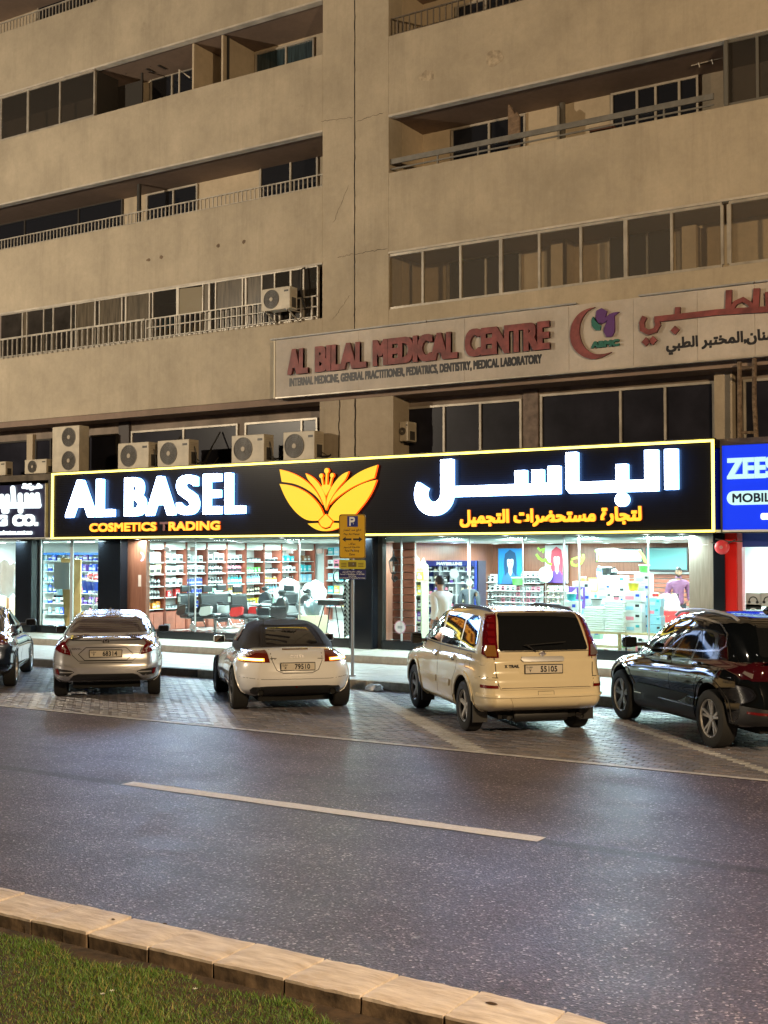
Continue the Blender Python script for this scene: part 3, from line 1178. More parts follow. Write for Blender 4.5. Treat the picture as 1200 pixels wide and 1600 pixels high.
# ------------------------------------------------------------------ air conditioners
m_ac = M('ac_cream', (.50, .44, .34), .5, var=.15, vs=3)
m_grill = M('ac_grille', (.05, .045, .04), .5)
m_hub = M('ac_hub', (.40, .34, .26), .5)


def ac_unit(label, x, y, z, w=.82, h=.58, d=.30, fans=1, rz=0, group='air conditioner units on the facade', dark=False):
    t = thing('air_conditioner', label, 'air conditioner', (x, y, z), rz, group)
    mb = MB().box(0, 0, .03, w, d, h)
    mb.build('casing', m_ac, t, bevel=.012)
    fy = []
    r0 = min(h / fans, w) * .41
    fx = w * .36 if fans == 1 else w * .62
    for k in range(fans):
        cz = h * (k + .5) / fans + .015
        mb = MB().lathe([(r0, -.002), (r0, -.014), (r0 * .96, -.016), (r0 * .96, -.004)], 'y', (fx, 0, cz), 28, caps=False)
        g = MB()
        g.lathe([(.001, -.003), (r0 * .95, -.003)], 'y', (fx, 0, cz), 28)
        g.build('fan_recess', m_grill, t)
        for q in range(5):
            rr = r0 * (.95 - .16 * q)
            mb.lathe([(rr, -.012), (rr, -.018), (rr - .006, -.018), (rr - .006, -.012)], 'y', (fx, 0, cz), 28, caps=False)
        for q in range(12):
            a = q * math.pi / 6
            mb.tube([(fx + .05 * math.cos(a), -.014, cz + .05 * math.sin(a)), (fx + r0 * .96 * math.cos(a), -.014, cz + r0 * .96 * math.sin(a))], .003, 4)
        mb.build('fan_grille', M('grille_wire', (.13, .115, .095), .5), t)
        MB().lathe([(.001, -.022), (r0 * .2, -.02), (r0 * .22, -.012)], 'y', (fx, 0, cz), 16).build('fan_hub', m_hub, t)
    if fans == 1:
        MB().box(w * .80, -.004, h * .78, w * .95, .001, h * .86).build('badge', m_grill, t)
        MB().box(w, d * .25, h * .12, w + .006, d * .8, h * .55).build('valve_cover', m_grill, t)
        if h > .5 and z < 5:
            MB().tube([(w + .01, d * .5, .16), (w + .08, d * .6, .10), (w + .12, d + .1, .14), (w + .10, d + .35, .5), (w + .06, d + .75, .85 + random.uniform(-.1, .2))], .022, 6).build('coolant_pipe', M('pipe_black', (.03, .028, .025), .6), t, smooth=60)
            MB().tube([(w + .01, d * .7, .22), (w + .05, d + .05, .05 + random.uniform(0, .1)), (w + .16, d + .3, .03), (w + .05, d + .7, .3)], .010, 6).build('power_cable', m_grill, t)
        # side vent slats
        mb = MB()
        for q in range(5):
            mb.box(w + .001, d * .15, h * (.62 + .06 * q), w + .006, d * .85, h * (.645 + .06 * q))
        mb.build('side_vents', m_hub, t)
    mb = MB().box(w * .1, .02, 0, w * .2, d - .02, .035).box(w * .8, .02, 0, w * .9, d - .02, .035)
    mb.build('foot', m_grill, t)
    return t


YA = 23.05
ac_unit('tall cream twin fan air conditioner beside the top left corner of the lit sign', PX(80, YA), YA, 4.62, PX(122, YA) - PX(80, YA), 1.27, .36, 2)
ac_unit('small cream air conditioner with a dark fan above the navy sign', PX(37, YA), YA, 4.62, PX(71, YA) - PX(37, YA), .42, .26)
ac_unit('cream air conditioner cut by the left edge above the navy sign', PX(-26, YA), YA, 4.62, PX(7, YA) - PX(-26, YA), .42, .26)
for a, b, lab in ((183, 231, 'air conditioner above the gap after the letters AL'),
                  (245, 294, 'air conditioner above the letter B, right of its twin'),
                  (361, 412, 'air conditioner above the last L, left of the pair by the pillar'),
                  (442, 491, 'air conditioner beside the concrete pillar above the butterfly emblem')):
    ac_unit('dusty cream ' + lab, PX(a, YA), YA, 4.62, PX(b, YA) - PX(a, YA), .70, .38)
X, Z = P(408, 489, 23.0)
wa = ac_unit('white air conditioner on brackets fixed to the wall beside the railing', X, 23.0, Z, .86, .56, .30)
for k in (.12, .78):
    MB().tube([(k, -.02, .02), (k, .5, .02)], .018, 6).tube([(k, .05, 0), (k, .48, -.22)], .016, 6).build('bracket', m_rail, wa)
ac_unit('grey air conditioner hung on the side of the concrete pillar', JX1 + .12, 23.78, 5.0, .22, .48, .40, rz=0)
X, Z = P(232, 118, 24.5)
ac_unit('old air conditioner hung under the ceiling of the top left balcony', X, 24.3, Z + .1, .62, .42, .35)
# refrigerant pipes and cables
X, Z = P(470, 470, 23.4)
o = MB().tube([(X + .12, 23.42, Z - .2), (X + .05, 23.35, Z + .2), (X + .02, 23.38, Z + .75), (X + .1, 23.45, Z + .8)], .02, 8).build('coolant_pipe', MATS['pipe_black'])
tag(o, 'black coolant pipe running up the wall from the bracket mounted unit', 'pipe')
for k, (px, a, b) in enumerate(((233, .9, -.3), (297, .9, -.3), (415, .7, -.2))):
    x = PX(px, YA)
    pts = [(x + .1 * math.sin(t * 2.4), YA + .15 - .05 * t, 4.64 + .5 * (1 - t) ** 1.5) for t in np.linspace(0, 1, 9)]
    o = MB().tube(pts, .012, 6).build('cable', MATS['pipe_black'])
    tag(o, 'black cable drooping beside the unit above the letter ' + 'LBE'[k], 'cable')
X, Z = P(200, 120, 24.4)
pts = [(X + t * .95, 24.3, Z + .05 + .12 * math.sin(t * 3.1)) for t in np.linspace(0, 1, 12)]
o = MB().tube(pts, .02, 6).build('hose', MATS['pipe_black'])
tag(o, 'thick black hose looping under the top left balcony unit', 'hose')
# ------------------------------------------------------------------ shopfronts
GY = 23.2                      # glass line of the shops
SY = 22.6                      # face of the lit sign
SB, ST = 2.83, 4.60


def gx(px):
    return PX(px, GY, 900)


def spart(parent, mb, name, mats, **k):
    return mb.build(name, mats, parent, **k)


shop = thing('cosmetics_shop', 'bright glazed cosmetics shop with black pillars under the big lit sign', 'shop', (0, 0, 0))
m_wood = M('walnut_veneer', (.15, .050, .028), .35, col2=(.22, .085, .05), vs=3, stretch=(9, 9, .6))
m_slat = M('slat_wall', (.20, .05, .03), .4, col2=(.27, .08, .045), vs=3, stretch=(1, 9, 9))
m_inwall = M('shop_wall_white', (.72, .74, .72), .6)
m_floor = M('glossy_floor_tile', (.62, .64, .62), .12, var=.08, vs=3)
m_ceil = M('ceiling_board', (.70, .72, .70), .7)
m_wd = M('red_shelf_wood', (.30, .08, .05), .4, var=.2, vs=5)
m_shelf = M('shelf_white', (.66, .68, .66), .35)
m_grywood = M('grey_veneer', (.26, .24, .20), .5, col2=(.36, .33, .28), vs=4, stretch=(8, 8, .5))

# columns
cols_ = [(36, 61, m_black), (165, 200, m_black), (556, 592, m_black)]
for a, b, m in cols_:
    spart(shop, MB().box(gx(a), GY - .28, .30, gx(b), GY + .15, SB), 'pillar', m, bevel=.01)
spart(shop, MB().box(gx(200), GY - .02, .30, gx(229), GY + .12, SB), 'wood_panel', m_wood)
spart(shop, MB().box(gx(592), GY - .04, .30, gx(599), GY + .12, SB), 'pillar', m_dalu)
spart(shop, MB().box(gx(1082), GY - .2, .30, gx(1120), GY + .12, SB), 'grey_column', m_grywood)
for z in (2.60,):
    spart(shop, MB().box(gx(1098), GY - .21, z, gx(1112), GY - .20, z + .012), 'groove', m_white)
# plinths
for a, b in ((61, 165), (200, 556), (599, 1082), (-200, 36)):
    spart(shop, MB().box(gx(a), GY - .10, .30, gx(b), GY + .14, .50), 'plinth', m_black, bevel=.008)


def pane(a, b, z0=.50, z1=SB, y=GY, parent=None, frame=None):
    o = MB().box(gx(a) + .004, y, z0, gx(b) - .004, y + .010, z1).build('glass_pane', m_glass, parent or shop)
    return o


for a, b in ((61, 112), (112, 165), (229, 262), (262, 305), (305, 385), (385, 468), (468, 556), (599, 627), (627, 733), (733, 817), (817, 881), (881, 905), (905, 1013), (1013, 1082)):
    pane(a, b)
m_seam = M('silver_seam', (.6, .62, .62), .3, .6)
for px, w in ((112, .10), (63, .05), (627, .03), (733, .02), (817, .012), (881, .03), (905, .03), (1013, .02), (305, .02), (468, .015)):
    spart(shop, MB().box(gx(px) - w / 2, GY - .012, .50, gx(px) + w / 2, GY + .03, SB), 'glass_mullion', m_seam)
# glass door fittings of the left part
for px, z in ((262, 2.56), (302, 2.56), (262, .62), (302, .62), (453, 2.5), (500, 2.5)):
    spart(shop, MB().cbox(gx(px), GY - .01, z, .16, .05, .10), 'door_patch', m_steel)
for px in (298,):
    spart(shop, MB().tube([(gx(px), GY - .07, .9), (gx(px), GY - .07, 2.0)], .016, 8), 'door_handle', m_steel)

# rooms
FZ, CZ = .40, 2.72


def room(x0, x1, y0, y1, cz=CZ, fz=FZ, wall=m_inwall, back=m_inwall, left=None, right=None):
    spart(shop, MB().box(x0, y0, fz - .1, x1, y1, fz), 'shop_floor', m_floor)
    spart(shop, MB().box(x0, y0 + .2, cz, x1, y1, cz + .06), 'shop_ceiling', m_ceil)
    spart(shop, MB().box(x0, y0 + .02, cz, x1, y0 + .2, SB + .05), 'bulkhead', m_ceil)
    spart(shop, MB().box(x0, y1, fz, x1, y1 + .1, cz), 'rear_wall', back)
    if left:
        spart(shop, MB().box(x0 - .1, y0, fz, x0, y1, cz), 'side_wall', left)
    if right:
        spart(shop, MB().box(x1, y0, fz, x1 + .1, y1, cz), 'side_wall', right)


RX0, RX1 = -15.45, -7.62       # right room
LX0, LX1 = -22.78, -15.58      # left room
AX0, AX1 = -31.0, gx(168)      # far left store rooms
room(RX0, RX1, GY + .12, 30.0, left=m_wood, right=m_wood, back=m_wood)
room(LX0, LX1, GY + .12, 31.5, cz=2.78, left=m_inwall, back=m_inwall)
room(AX0, AX1, GY + .12, 27.6, cz=2.80, right=m_inwall, left=m_inwall, back=m_inwall)
BX0, BX1 = gx(1157), 2.0
room(BX0, BX1, GY + .12, 27.0, cz=2.72, left=m_inwall, right=m_inwall, back=m_inwall)
# timber slat wall at the left end of the right room
for k in range(13):
    z = .5 + k * .17
    spart(shop, MB().box(gx(604) , GY + .25, z, gx(629) + .15, GY + .30, z + .155), 'wall_slat', m_slat, bevel=.005)
spart(shop, MB().box(gx(604), GY + .31, .4, gx(629) + .15, GY + .34, CZ), 'slat_backing', m_shelf)
# slatted wall behind the counter
for k in range(7):
    xa, za = P(965, 896, 29.85)
    xb, _ = P(1082, 896, 29.85)
    z = za - .02 - k * .115
    spart(shop, MB().box(xa, 29.85, z - .09, xb + .4, 29.9, z), 'wall_slat', m_slat)
xa, za = P(965, 896, 29.8)
spart(shop, MB().box(xa, 29.92, za - .85, PX(1082, 29.85) + .4, 29.97, za + .02), 'slat_backing', m_white)
spart(shop, MB().box(xa, 29.78, za, PX(1082, 29.85) + .4, 29.9, za + .05), 'wall_ledge', m_white)

# ------------------------------------------------------------------ ceiling lights of the shops (lamps that are on)
m_lit = E('lamp_white', (.90, .98, 1.0), 5.0)


def ceiling_light(x, y, z, lab, grp, power, size=.14, col=(.74, .98, .97), box=None, real=True):
    t = thing('ceiling_light', lab, 'ceiling light', (x, y, z), 0, grp)
    if box:
        MB().box(-box[0] / 2, -box[1] / 2, -.02, box[0] / 2, box[1] / 2, 0).build('diffuser', m_lit, t)
    else:
        MB().lathe([(size, -.012), (size * 1.12, -.016), (size * 1.15, 0)], 'z', n=20, caps=False).build('trim_ring', m_white, t)
        MB().lathe([(.001, -.02), (size, -.014)], 'z', n=20).build('diffuser', m_lit, t)
    if real:
        l = bpy.data.lights.new('lamp', 'AREA')
        l.shape = 'DISK'
        l.size = .5
        l.energy = power
        l.color = col
        lo = bpy.data.objects.new('lamp', l)
        COL.objects.link(lo)
        lo.parent = t
        lo.location = (0, 0, -.05)
    return t


SHOPW = 118
for j, y in enumerate((24.3, 26.4, 28.6)):
    for i in range(5):
        x = RX0 + .8 + i * 1.55
        ceiling_light(x, y, CZ, 'round ceiling light, right shop room, %s row from glass, %s from left' % (['nearest', 'second', 'third'][j], ['first', 'second', 'third', 'fourth', 'fifth'][i]),
                      'round lights in the right shop ceiling', SHOPW)
for j, y in enumerate((24.4, 26.8, 29.2)):
    for i in range(4):
        x = LX0 + 1.0 + i * 1.75
        ceiling_light(x, y, 2.78, 'round ceiling light, barber chair room, %s row from glass, %s from left' % (['nearest', 'second', 'third'][j], ['first', 'second', 'third', 'fourth'][i]),
                      'round lights in the left shop ceiling', SHOPW)
for i in range(4):
    ceiling_light(AX0 + 1.0 + i * 1.9, 25.0, 2.80, 'square ceiling panel in the far left rooms, %s from the left' % ['first', 'second', 'third', 'fourth'][i], 'panel lights of the far left store', SHOPW * 1.5, box=(.55, .55))
for i in range(3):
    ceiling_light(BX0 + .9 + i * 2, 24.8, 2.72, 'square ceiling panel in the phone shop, %s from the left' % ['first', 'second', 'third'][i], 'panel lights of the phone shop', SHOPW, box=(.55, .55))
# downlights under the sign
for i, px in enumerate((30, 152, 215, 330, 440, 567, 690, 790, 905, 1010, 1065)):
    ceiling_light(PX(px, 22.95), 22.95, SB, 'recessed downlight under the shop sign above the ' + ['navy shop', 'store window', 'wood panel', 'barber chairs', 'roadster', 'black pillar',
                  'lantern wall', 'blue poster', 'white screen', 'clerk', 'grey column'][i], 'downlights under the sign canopy', 60, size=.09, real=True)
spart(shop, MB().box(-31, SY + .02, SB + .004, 2, GY + .14, SB + .05), 'canopy_soffit', m_ceil)
# warm spot glow bars on the shelves header (lit strips)
m_strip = E('strip_lamp', (1.0, .97, .85), 3.0)

# ------------------------------------------------------------------ the lit sign
sg = thing('lit_shop_sign', 'long black lit shop sign with white letters AL BASEL and an orange butterfly', 'sign', (0, 0, 0))


def dotted():
    m, nt, b, co = node_mat('dotted_board', .22)
    b.inputs['Specular IOR Level'].default_value = .15
    v = N(nt, 'ShaderNodeTexVoronoi')
    v.inputs['Scale'].default_value = 26
    v.inputs['Randomness'].default_value = .0
    nt.links.new(mapping(nt, co, (1, .01, .8)), v.inputs['Vector'])
    col = ramp(nt, v.outputs['Distance'], [(.25, (.006, .006, .008)), (.34, (.011, .011, .015))])
    nt.links.new(col, b.inputs['Base Color'])
    bumpn(nt, b, v.outputs['Distance'], .15, .004)
    return m


m_dot = dotted()
SX0, SX1 = P(82, 800, SY)[0], P(1117, 800, SY)[0]
MB().box(SX0, SY, SB, SX1, GY + .1, ST).build('sign_board', [m_dot], sg)
m_neon = E('yellow_neon', (1.0, .78, .12), 4.5)
q = .035
MB().box(SX0, SY - .05, ST - .06, SX1, SY - .004, ST - .015).build('neon_tube', m_neon, sg)
MB().box(SX0, SY - .05, SB + .01, SX1, SY - .004, SB + .05).build('neon_tube', m_neon, sg)
MB().box(SX0, SY - .049, SB + .052, SX0 + .045, SY - .004, ST - .062).build('neon_tube', m_neon, sg)
MB().box(SX1 - .045, SY - .049, SB + .052, SX1, SY - .004, ST - .062).build('neon_tube', m_neon, sg)
for z in (SB - .012, ST):
    MB().box(SX0 - .02, SY - .055, z, SX1 + .02, SY + .05, z + .01).build('edge_trim', m_dalu, sg)
m_led = E('white_letter', (.48, .64, 1.0), 26)
m_ledside = E('letter_side', (.16, .42, 1.0), 12)


def SP(px, py):
    return P(px, py, SY - .06)


xl, zb_ = SP(105, 808)
xr, zt_ = SP(383, 743)
# the words AL BASEL, letter by letter between measured edges
cuts = [('A', 105, 150, 808, 752), ('L', 153, 179, 806, 752), ('B', 197, 228, 805.5, 749), ('A', 231, 274, 805.5, 749), ('S', 278, 311, 805, 746),
        ('E', 320, 346, 803, 744), ('L', 354, 383, 801, 743)]
for ch, a, b, py0, py1 in cuts:
    (x0, z0), (x1, z1) = SP(a, py0), SP(b, py1)
    z0, z1 = 3.395, 4.365
    mb = MB()
    letters(mb, ch, x0, z0, x1, z1, SY - .13, .12, .034, 0, 1)
    mb.build('letter', [m_led, m_ledside], sg)
m_or = E('orange_letter', (1.0, .40, .015), 1.9)
m_orside = E('orange_letter_side', (1.0, .12, .01), .8)
(x0, _), (x1, _) = SP(139, 834), SP(343, 814)
letters_each('COSMETICS TRADING', x0, 3.01, x1, 3.235, SY - .05, .04, .014, [m_or, m_orside], sg, smi=1)
dead = sorted([o for o in sg.children if o.name.startswith('letter') and len(o.data.materials) and o.data.materials[0] == m_or], key=lambda o: min(v.co.x for v in o.data.vertices))[9]
dead.data.materials[0] = M('unlit_letter', (.22, .08, .07), .4)
dead.data.materials[1] = MATS['unlit_letter']
dead['label'] = 'unlit first letter of TRADING'


def stroke(path, w, n=3):
    """thick mitred polyline as an outline (butt ends)"""
    L, R_ = [], []
    k = len(path)
    for i, p in enumerate(path):
        a = Vector(path[max(i - 1, 0)])
        b = Vector(path[min(i + 1, k - 1)])
        d = (b - a).normalized()
        nrm = Vector((-d.y, d.x))
        if 0 < i < k - 1:
            d1 = (Vector(p) - a).normalized()
            c = max(.35, abs(d1.dot(d)))
            ww = w / 2 / c
        else:
            ww = w / 2
        L.append((p[0] + nrm.x * ww, p[1] + nrm.y * ww))
        R_.append((p[0] - nrm.x * ww, p[1] - nrm.y * ww))
    return L + R_[::-1]


def arc(cx, cz, r, a0, a1, n=14):
    return [(cx + r * math.cos(R(a0 + (a1 - a0) * i / n)), cz + r * math.sin(R(a0 + (a1 - a0) * i / n))) for i in range(n + 1)]


def A2(u, v):
    """point measured on the enlarged photograph of the arabic letters"""
    return SP(600 + u / 2, 680 + v / 2)


def plate(name, pts, y0, y1, mats, parent, smi=1):
    MB().prism(pts, y0, y1, 0, smi).build(name, mats, parent)


LM = [m_led, m_ledside]
y0, y1 = SY - .13, SY - .01
top1, base1 = 4.62 - .10, 3.44
(xa, _), (xb, _) = A2(880, 100), A2(919, 100)
plate('letter', [(xa, 3.66), (xb, 3.66), (xb, 4.43), (xa, 4.43)], y0, y1, LM, sg)
# lam - beh - alef
x = [A2(u, 120)[0] for u in (572, 607, 728, 763, 818, 858)]
zb0, zb1 = 3.64, 3.86
plate('letter', [(x[0] + .08, zb0), (x[5], zb0), (x[5], 4.43), (x[4], 4.43), (x[4], zb1), (x[3], zb1), (x[3], 4.18), (x[2], 4.18), (x[2], zb1),
                 (x[1], zb1), (x[1], 4.46), (x[0], 4.46), (x[0], zb0 + .10)], y0, y1, LM, sg)
cx_, cz_ = A2(746, 193)
plate('letter_dot', arc(cx_, 3.49, .135, 0, 345, 23), y0, y1, LM, sg)
# seen - lam
x = [A2(u, 120)[0] for u in (182, 217, 413, 447, 466, 500, 516, 552)]
plate('letter', [(x[1] - .02, zb0), (x[7], zb0), (x[7], 4.20), (x[6], 4.20), (x[6], zb1), (x[5], zb1), (x[5], 4.14), (x[4], 4.14), (x[4], zb1),
                 (x[3], zb1), (x[3], 4.14), (x[2], 4.14), (x[2], zb1), (x[1] - .02, zb1)], y0, y1, LM, sg)
cxx = A2(158, 120)[0]
rr_ = x[1] - .14 - cxx
lw = x[1] - x[0]
hook = [(x[1] - lw / 2, 4.44), (x[1] - lw / 2, 3.72)] + arc(cxx, 3.72, x[1] - lw / 2 - cxx, -8, -215, 22)
plate('letter', stroke(hook, lw * 1.02), y0 - .0006, y1, LM, sg)
(x0, _), (x1, _) = SP(718, 820), SP(1002, 800)
mb = MB()
letters(mb, arabic('لتجارة مستحضرات التجميل'), x0, 2.99, x1, 3.36, SY - .05, .04, .016, 0, 1)
mb.build('lettering', [m_or, m_orside], sg)

# butterfly emblem: petals measured on the enlarged photograph
m_pet = M('petal_lit', (.02, .02, .02), .5, emit=(1.0, .56, .004), es=1.15)
m_petside = E('petal_side', (1.0, .06, .0), 2.0)


def B2(u, v):
    return SP(430 + u / 7.059, 720 + v / 7.059)


petals = [
    [(50, 95), (150, 118), (270, 172), (370, 245), (445, 325), (495, 410), (525, 485), (470, 405), (400, 345), (300, 285), (200, 248), (75, 232)],
    [(50, 255), (150, 265), (260, 300), (370, 362), (450, 440), (508, 520), (535, 598), (475, 660), (360, 662), (260, 600), (170, 500), (100, 380)],
    [(335, 138), (400, 168), (465, 225), (520, 310), (550, 375), (562, 430), (560, 545), (530, 465), (490, 372), (430, 280), (360, 208)],
    [(510, 290), (522, 264), (608, 264), (616, 290), (563, 388)],
    [(812, 118), (778, 208), (700, 290), (640, 380), (595, 460), (566, 545), (566, 430), (610, 310), (680, 205), (750, 140)],
    [(1130, 45), (1095, 190), (970, 235), (850, 290), (740, 360), (650, 430), (598, 485), (640, 390), (720, 300), (800, 220), (900, 140), (1010, 85)],
    [(1120, 210), (1080, 320), (1010, 440), (920, 550), (880, 600), (760, 662), (645, 660), (585, 598), (605, 530), (680, 440), (790, 350), (920, 272), (1040, 226)],
    [(560, 587), (635, 668), (602, 722), (555, 740), (510, 720), (482, 668)],
    [(360, 692), (474, 686), (510, 735), (555, 757), (610, 740), (642, 684), (770, 690), (700, 745), (600, 775), (500, 775), (420, 742)],
]


def smooth_poly(pts, it=1):
    """cut only shallow corners so that curves read round and the tips stay sharp"""
    for _ in range(it):
        out = []
        n = len(pts)
        for i in range(n):
            a, b, c = Vector(pts[i - 1]), Vector(pts[i]), Vector(pts[(i + 1) % n])
            if (b - a).normalized().dot((c - b).normalized()) > .8:
                out += [tuple(b.lerp(a, .25)), tuple(b.lerp(c, .25))]
            else:
                out.append(tuple(b))
        pts = out
    return pts


bf = []
for k, p in enumerate(petals):
    pts = [B2(*u) for u in smooth_poly(p, 2)]
    MB().prism(pts, SY - .07, SY - .01, 0, 1).build('petal', [m_pet, m_petside], sg)
for (a, b, w, r_) in (((508, 165), (526, 264), 15, 20), ((568, 110), (564, 264), 18, 24), ((628, 160), (604, 264), 15, 20)):
    pa, pb = B2(*a), B2(*b)
    s_ = abs(B2(100, 0)[0] - B2(0, 0)[0]) / 100
    mb = MB().prism(stroke([pa, pb], w * s_), SY - .065, SY - .01, 0, 1)
    mb.prism(arc(pa[0], pa[1], r_ * s_, 0, 345, 15), SY - .07, SY - .012, 0, 1)
    mb.build('stamen', [m_pet, m_petside], sg)

# ------------------------------------------------------------------ neighbours' signs
nv = thing('navy_shop_sign', 'navy blue shop sign with white arabic words and CO. at the left edge', 'sign', (0, 0, 0))
X1 = P(69, 800, SY)[0]
X0 = X1 - 6.5
MB().box(X0, SY + .06, SB + .02, X1, GY + .1, 4.33).build('sign_board', M('navy_board', (.012, .014, .05), .35, var=.3, vs=3), nv)
MB().box(X0, SY + .02, SB, X1 + .03, SY + .12, SB + .03).box(X1, SY + .02, SB + .031, X1 + .03, SY + .12, 4.33).build('edge_trim', m_alu, nv)
MB().box(X1 + .035, SY + .10, SB, SX0 - .03, GY, 4.42).build('gap_panel', m_dalu, nv)
m_wlet = E('white_lit_letter', (.85, .97, 1.0), 1.6)


def NP(px, py):
    return P(px, py, SY)


mb = MB()
(x0, z0), (x1, z1) = NP(33, 767), NP(64, 754)
letters(mb, arabic('شركة'), x0, z0, x1, z1, SY + .01, .04, .014)
mb.build('lettering', m_wlet, nv)
mb = MB()
# sbly...: four rounded uprights on a base line, as far as the frame shows it
zb_ = NP(30, 792)[1]


def up(u, v0, v1):
    a, b = NP(u / 8, 680 + v0 / 8), NP(u / 8, 680 + v1 / 8)
    return a, b


def capsule(a, b, w):
    a, b = Vector(a), Vector(b)
    d = (b - a).normalized()
    ang = math.degrees(math.atan2(d.y, d.x))
    return arc(b.x, b.y, w / 2, ang - 90, ang + 90, 8) + arc(a.x, a.y, w / 2, ang + 90, ang + 270, 8)


s8 = abs(NP(10, 780)[0] - NP(0, 780)[0]) / 80
k = 0
for (a, b) in (((470, 870), (455, 750)), ((400, 870), (390, 755)), ((325, 870), (322, 755)), ((245, 875), (240, 755)), ((165, 870), (148, 665)), ((90, 860), (80, 770)),
               ((30, 870), (10, 770)), ((475, 875), (20, 880)), ((-60, 880), (10, 885)), ((-60, 880), (-75, 770))):
    pa, pb = NP(a[0] / 8, 680 + a[1] / 8), NP(b[0] / 8, 680 + b[1] / 8)
    mb.prism(capsule(pa, pb, 50 * s8), SY + .01 + k * .0006, SY + .05)
    k += 1
for (u, v, r_) in ((247, 938, 28), (75, 942, 26), (38, 942, 26)):
    p = NP(u / 8, 680 + v / 8)
    mb.prism(arc(p[0], p[1], r_ * s8, 0, 345, 15), SY + .005, SY + .05)
mb.build('lettering', m_wlet, nv)
mb = MB()
(x0, z0), (x1, z1) = NP(18.5, 822.5), NP(58, 803)
letters(mb, 'CO.', x0, z0, x1, z1, SY + .012, .03, .03)
(x0, z0), (x1, z1) = NP(-8, 822.5), NP(10, 804)
letters(mb, 'G', x0, z0, x1, z1, SY + .012, .03, .03)
(x0, z0), (x1, z1) = NP(-8, 836), NP(49, 828)
letters(mb, 'emirates.net.ae', x0, z0, x1, z1, SY + .015, .02, .01)
mb.build('lettering', m_wlet, nv)

bs = thing('blue_shop_sign', 'glowing cobalt blue shop sign reading ZEES beside the long black sign', 'sign', (0, 0, 0))
X0, zt = P(1127, 697, SY)
MB().box(X0, SY + .05, SB + .01, X0 + 7.5, GY + .1, 4.46).build('sign_board', M('blue_face', (.01, .03, .4), .3, emit=(.004, .035, .80), es=.85), bs)
MB().box(X0 - .03, SY + .02, SB - .01, X0, SY + .2, 4.48).box(X0, SY + .02, SB - .01, X0 + 7.5, SY + .2, SB + .009).box(X0, SY + .02, 4.461, X0 + 7.5, SY + .2, 4.485).build('edge_trim', m_dalu, bs)
m_zl = M('pale_letter', (.3, .4, .42), .4, emit=(.45, .80, .82), es=.9)
m_zs = M('pale_letter_side', (.2, .3, .33), .4, emit=(.25, .42, .50), es=.8)
m_pill = M('pill_face', (.4, .5, .5), .4, emit=(.42, .80, .84), es=.85)
(x0, z0), (x1, z1) = P(1136, 759, SY), P(1214, 716, SY)
mb = MB()
letters(mb, 'ZEES', x0, 3.82, x1, 4.22, SY - .02, .06, .020, 0, 1)
mb.build('lettering', [m_zl, m_zs], bs)
(xa, za) = P(1146, 787, SY)
rr_ = .13
pts = arc(xa, 3.47, rr_, 90, 270, 12) + arc(xa + 4, 3.47, rr_, -90, 90, 12)
MB().prism(pts, SY + .02, SY + .05).build('name_plate', m_pill, bs)
x0, x1 = P(1144, 787, SY)[0], P(1144, 787, SY)[0] + 1.72
mb = MB()
letters(mb, 'MOBILE PHONE', x0, 3.385, x1, 3.555, SY + .014, .002, .006)
mb.build('lettering', M('navy_ink', (.005, .01, .05), .5), bs)
x0 = P(1188, 815, SY)[0]
mb = MB()
letters(mb, '05', x0, 3.06, x0 + .19, 3.18, SY + .02, .03, .016)
mb.build('lettering', m_wlet, bs)

# ------------------------------------------------------------------ clinic sign
MYS = 23.22
cs = thing('clinic_sign', 'weathered cream clinic sign reading AL BILAL MEDICAL CENTRE in faded red letters', 'sign', (0, 0, 0))
m_cl = stucco('clinic_board', (.52, .46, .40), .45)
m_red = M('faded_red', (.19, .045, .042), .6, var=.35, vs=4)
m_redside = M('faded_red_side', (.09, .022, .022), .6)
CX0 = P(430, 600, MYS)[0]
zB, zT = 6.20, 7.58
edges = [CX0] + [PX(p, MYS, 560) for p in (560, 726, 889, 990, 1090, 1180)] + [PX(1180, MYS, 560) + 1.6 * k for k in (1, 2, 3, 4)]
for a, b in zip(edges, edges[1:]):
    MB().box(a + .003, MYS, zB, b - .003, FY - .002, zT + random.uniform(-.004, .004)).build('sign_panel', m_cl, cs)
MB().box(CX0 - .015, MYS - .015, zB - .03, edges[-1], MYS + .1, zB - .001).build('bottom_trim', m_alu, cs)
MB().box(CX0 - .035, MYS - .015, zB - .03, CX0 - .001, MYS + .25, zT).build('end_trim', M('trim_cream', (.6, .52, .36), .5), cs)
for a, b in ((425, 668), (670, 902), (1000, 1180), (1182, 1290)):
    xa, xb = PX(a, MYS, 500), PX(b, MYS, 480)
    o = MB().box(xa, MYS - .08, zT + .006, xb, FY, zT + .035).build('capping', M('cap_grey', (.34, .33, .32), .5, var=.2, vs=3), cs)
ls = [('AL', 452, 484), ('BILAL', 495, 575), ('MEDICAL', 585, 717), ('CENTRE', 729, 861)]
for wd, a, b in ls:
    x0, x1 = PX(a, MYS, 555), PX(b, MYS, 530)
    letters_each(wd, x0, 6.70, x1, 7.31, MYS - .08, .078, .034, [m_red, m_redside], cs, smi=1, gap=-.022)
x0, x1 = PX(452, MYS, 605), PX(847, MYS, 570)
mb = MB()
letters(mb, 'INTERNAL MEDICINE, GENERAL PRACTITIONER, PEDIATRICS, DENTISTRY, MEDICAL LABORATORY', x0, 6.40, x1, 6.63, MYS - .004, .002, .012)
mb.build('lettering', M('sign_ink', (.015, .014, .018), .5), cs)


def C2(u, v):
    return P(880 + u / 3.75, 440 + v / 3.75, MYS - .05)


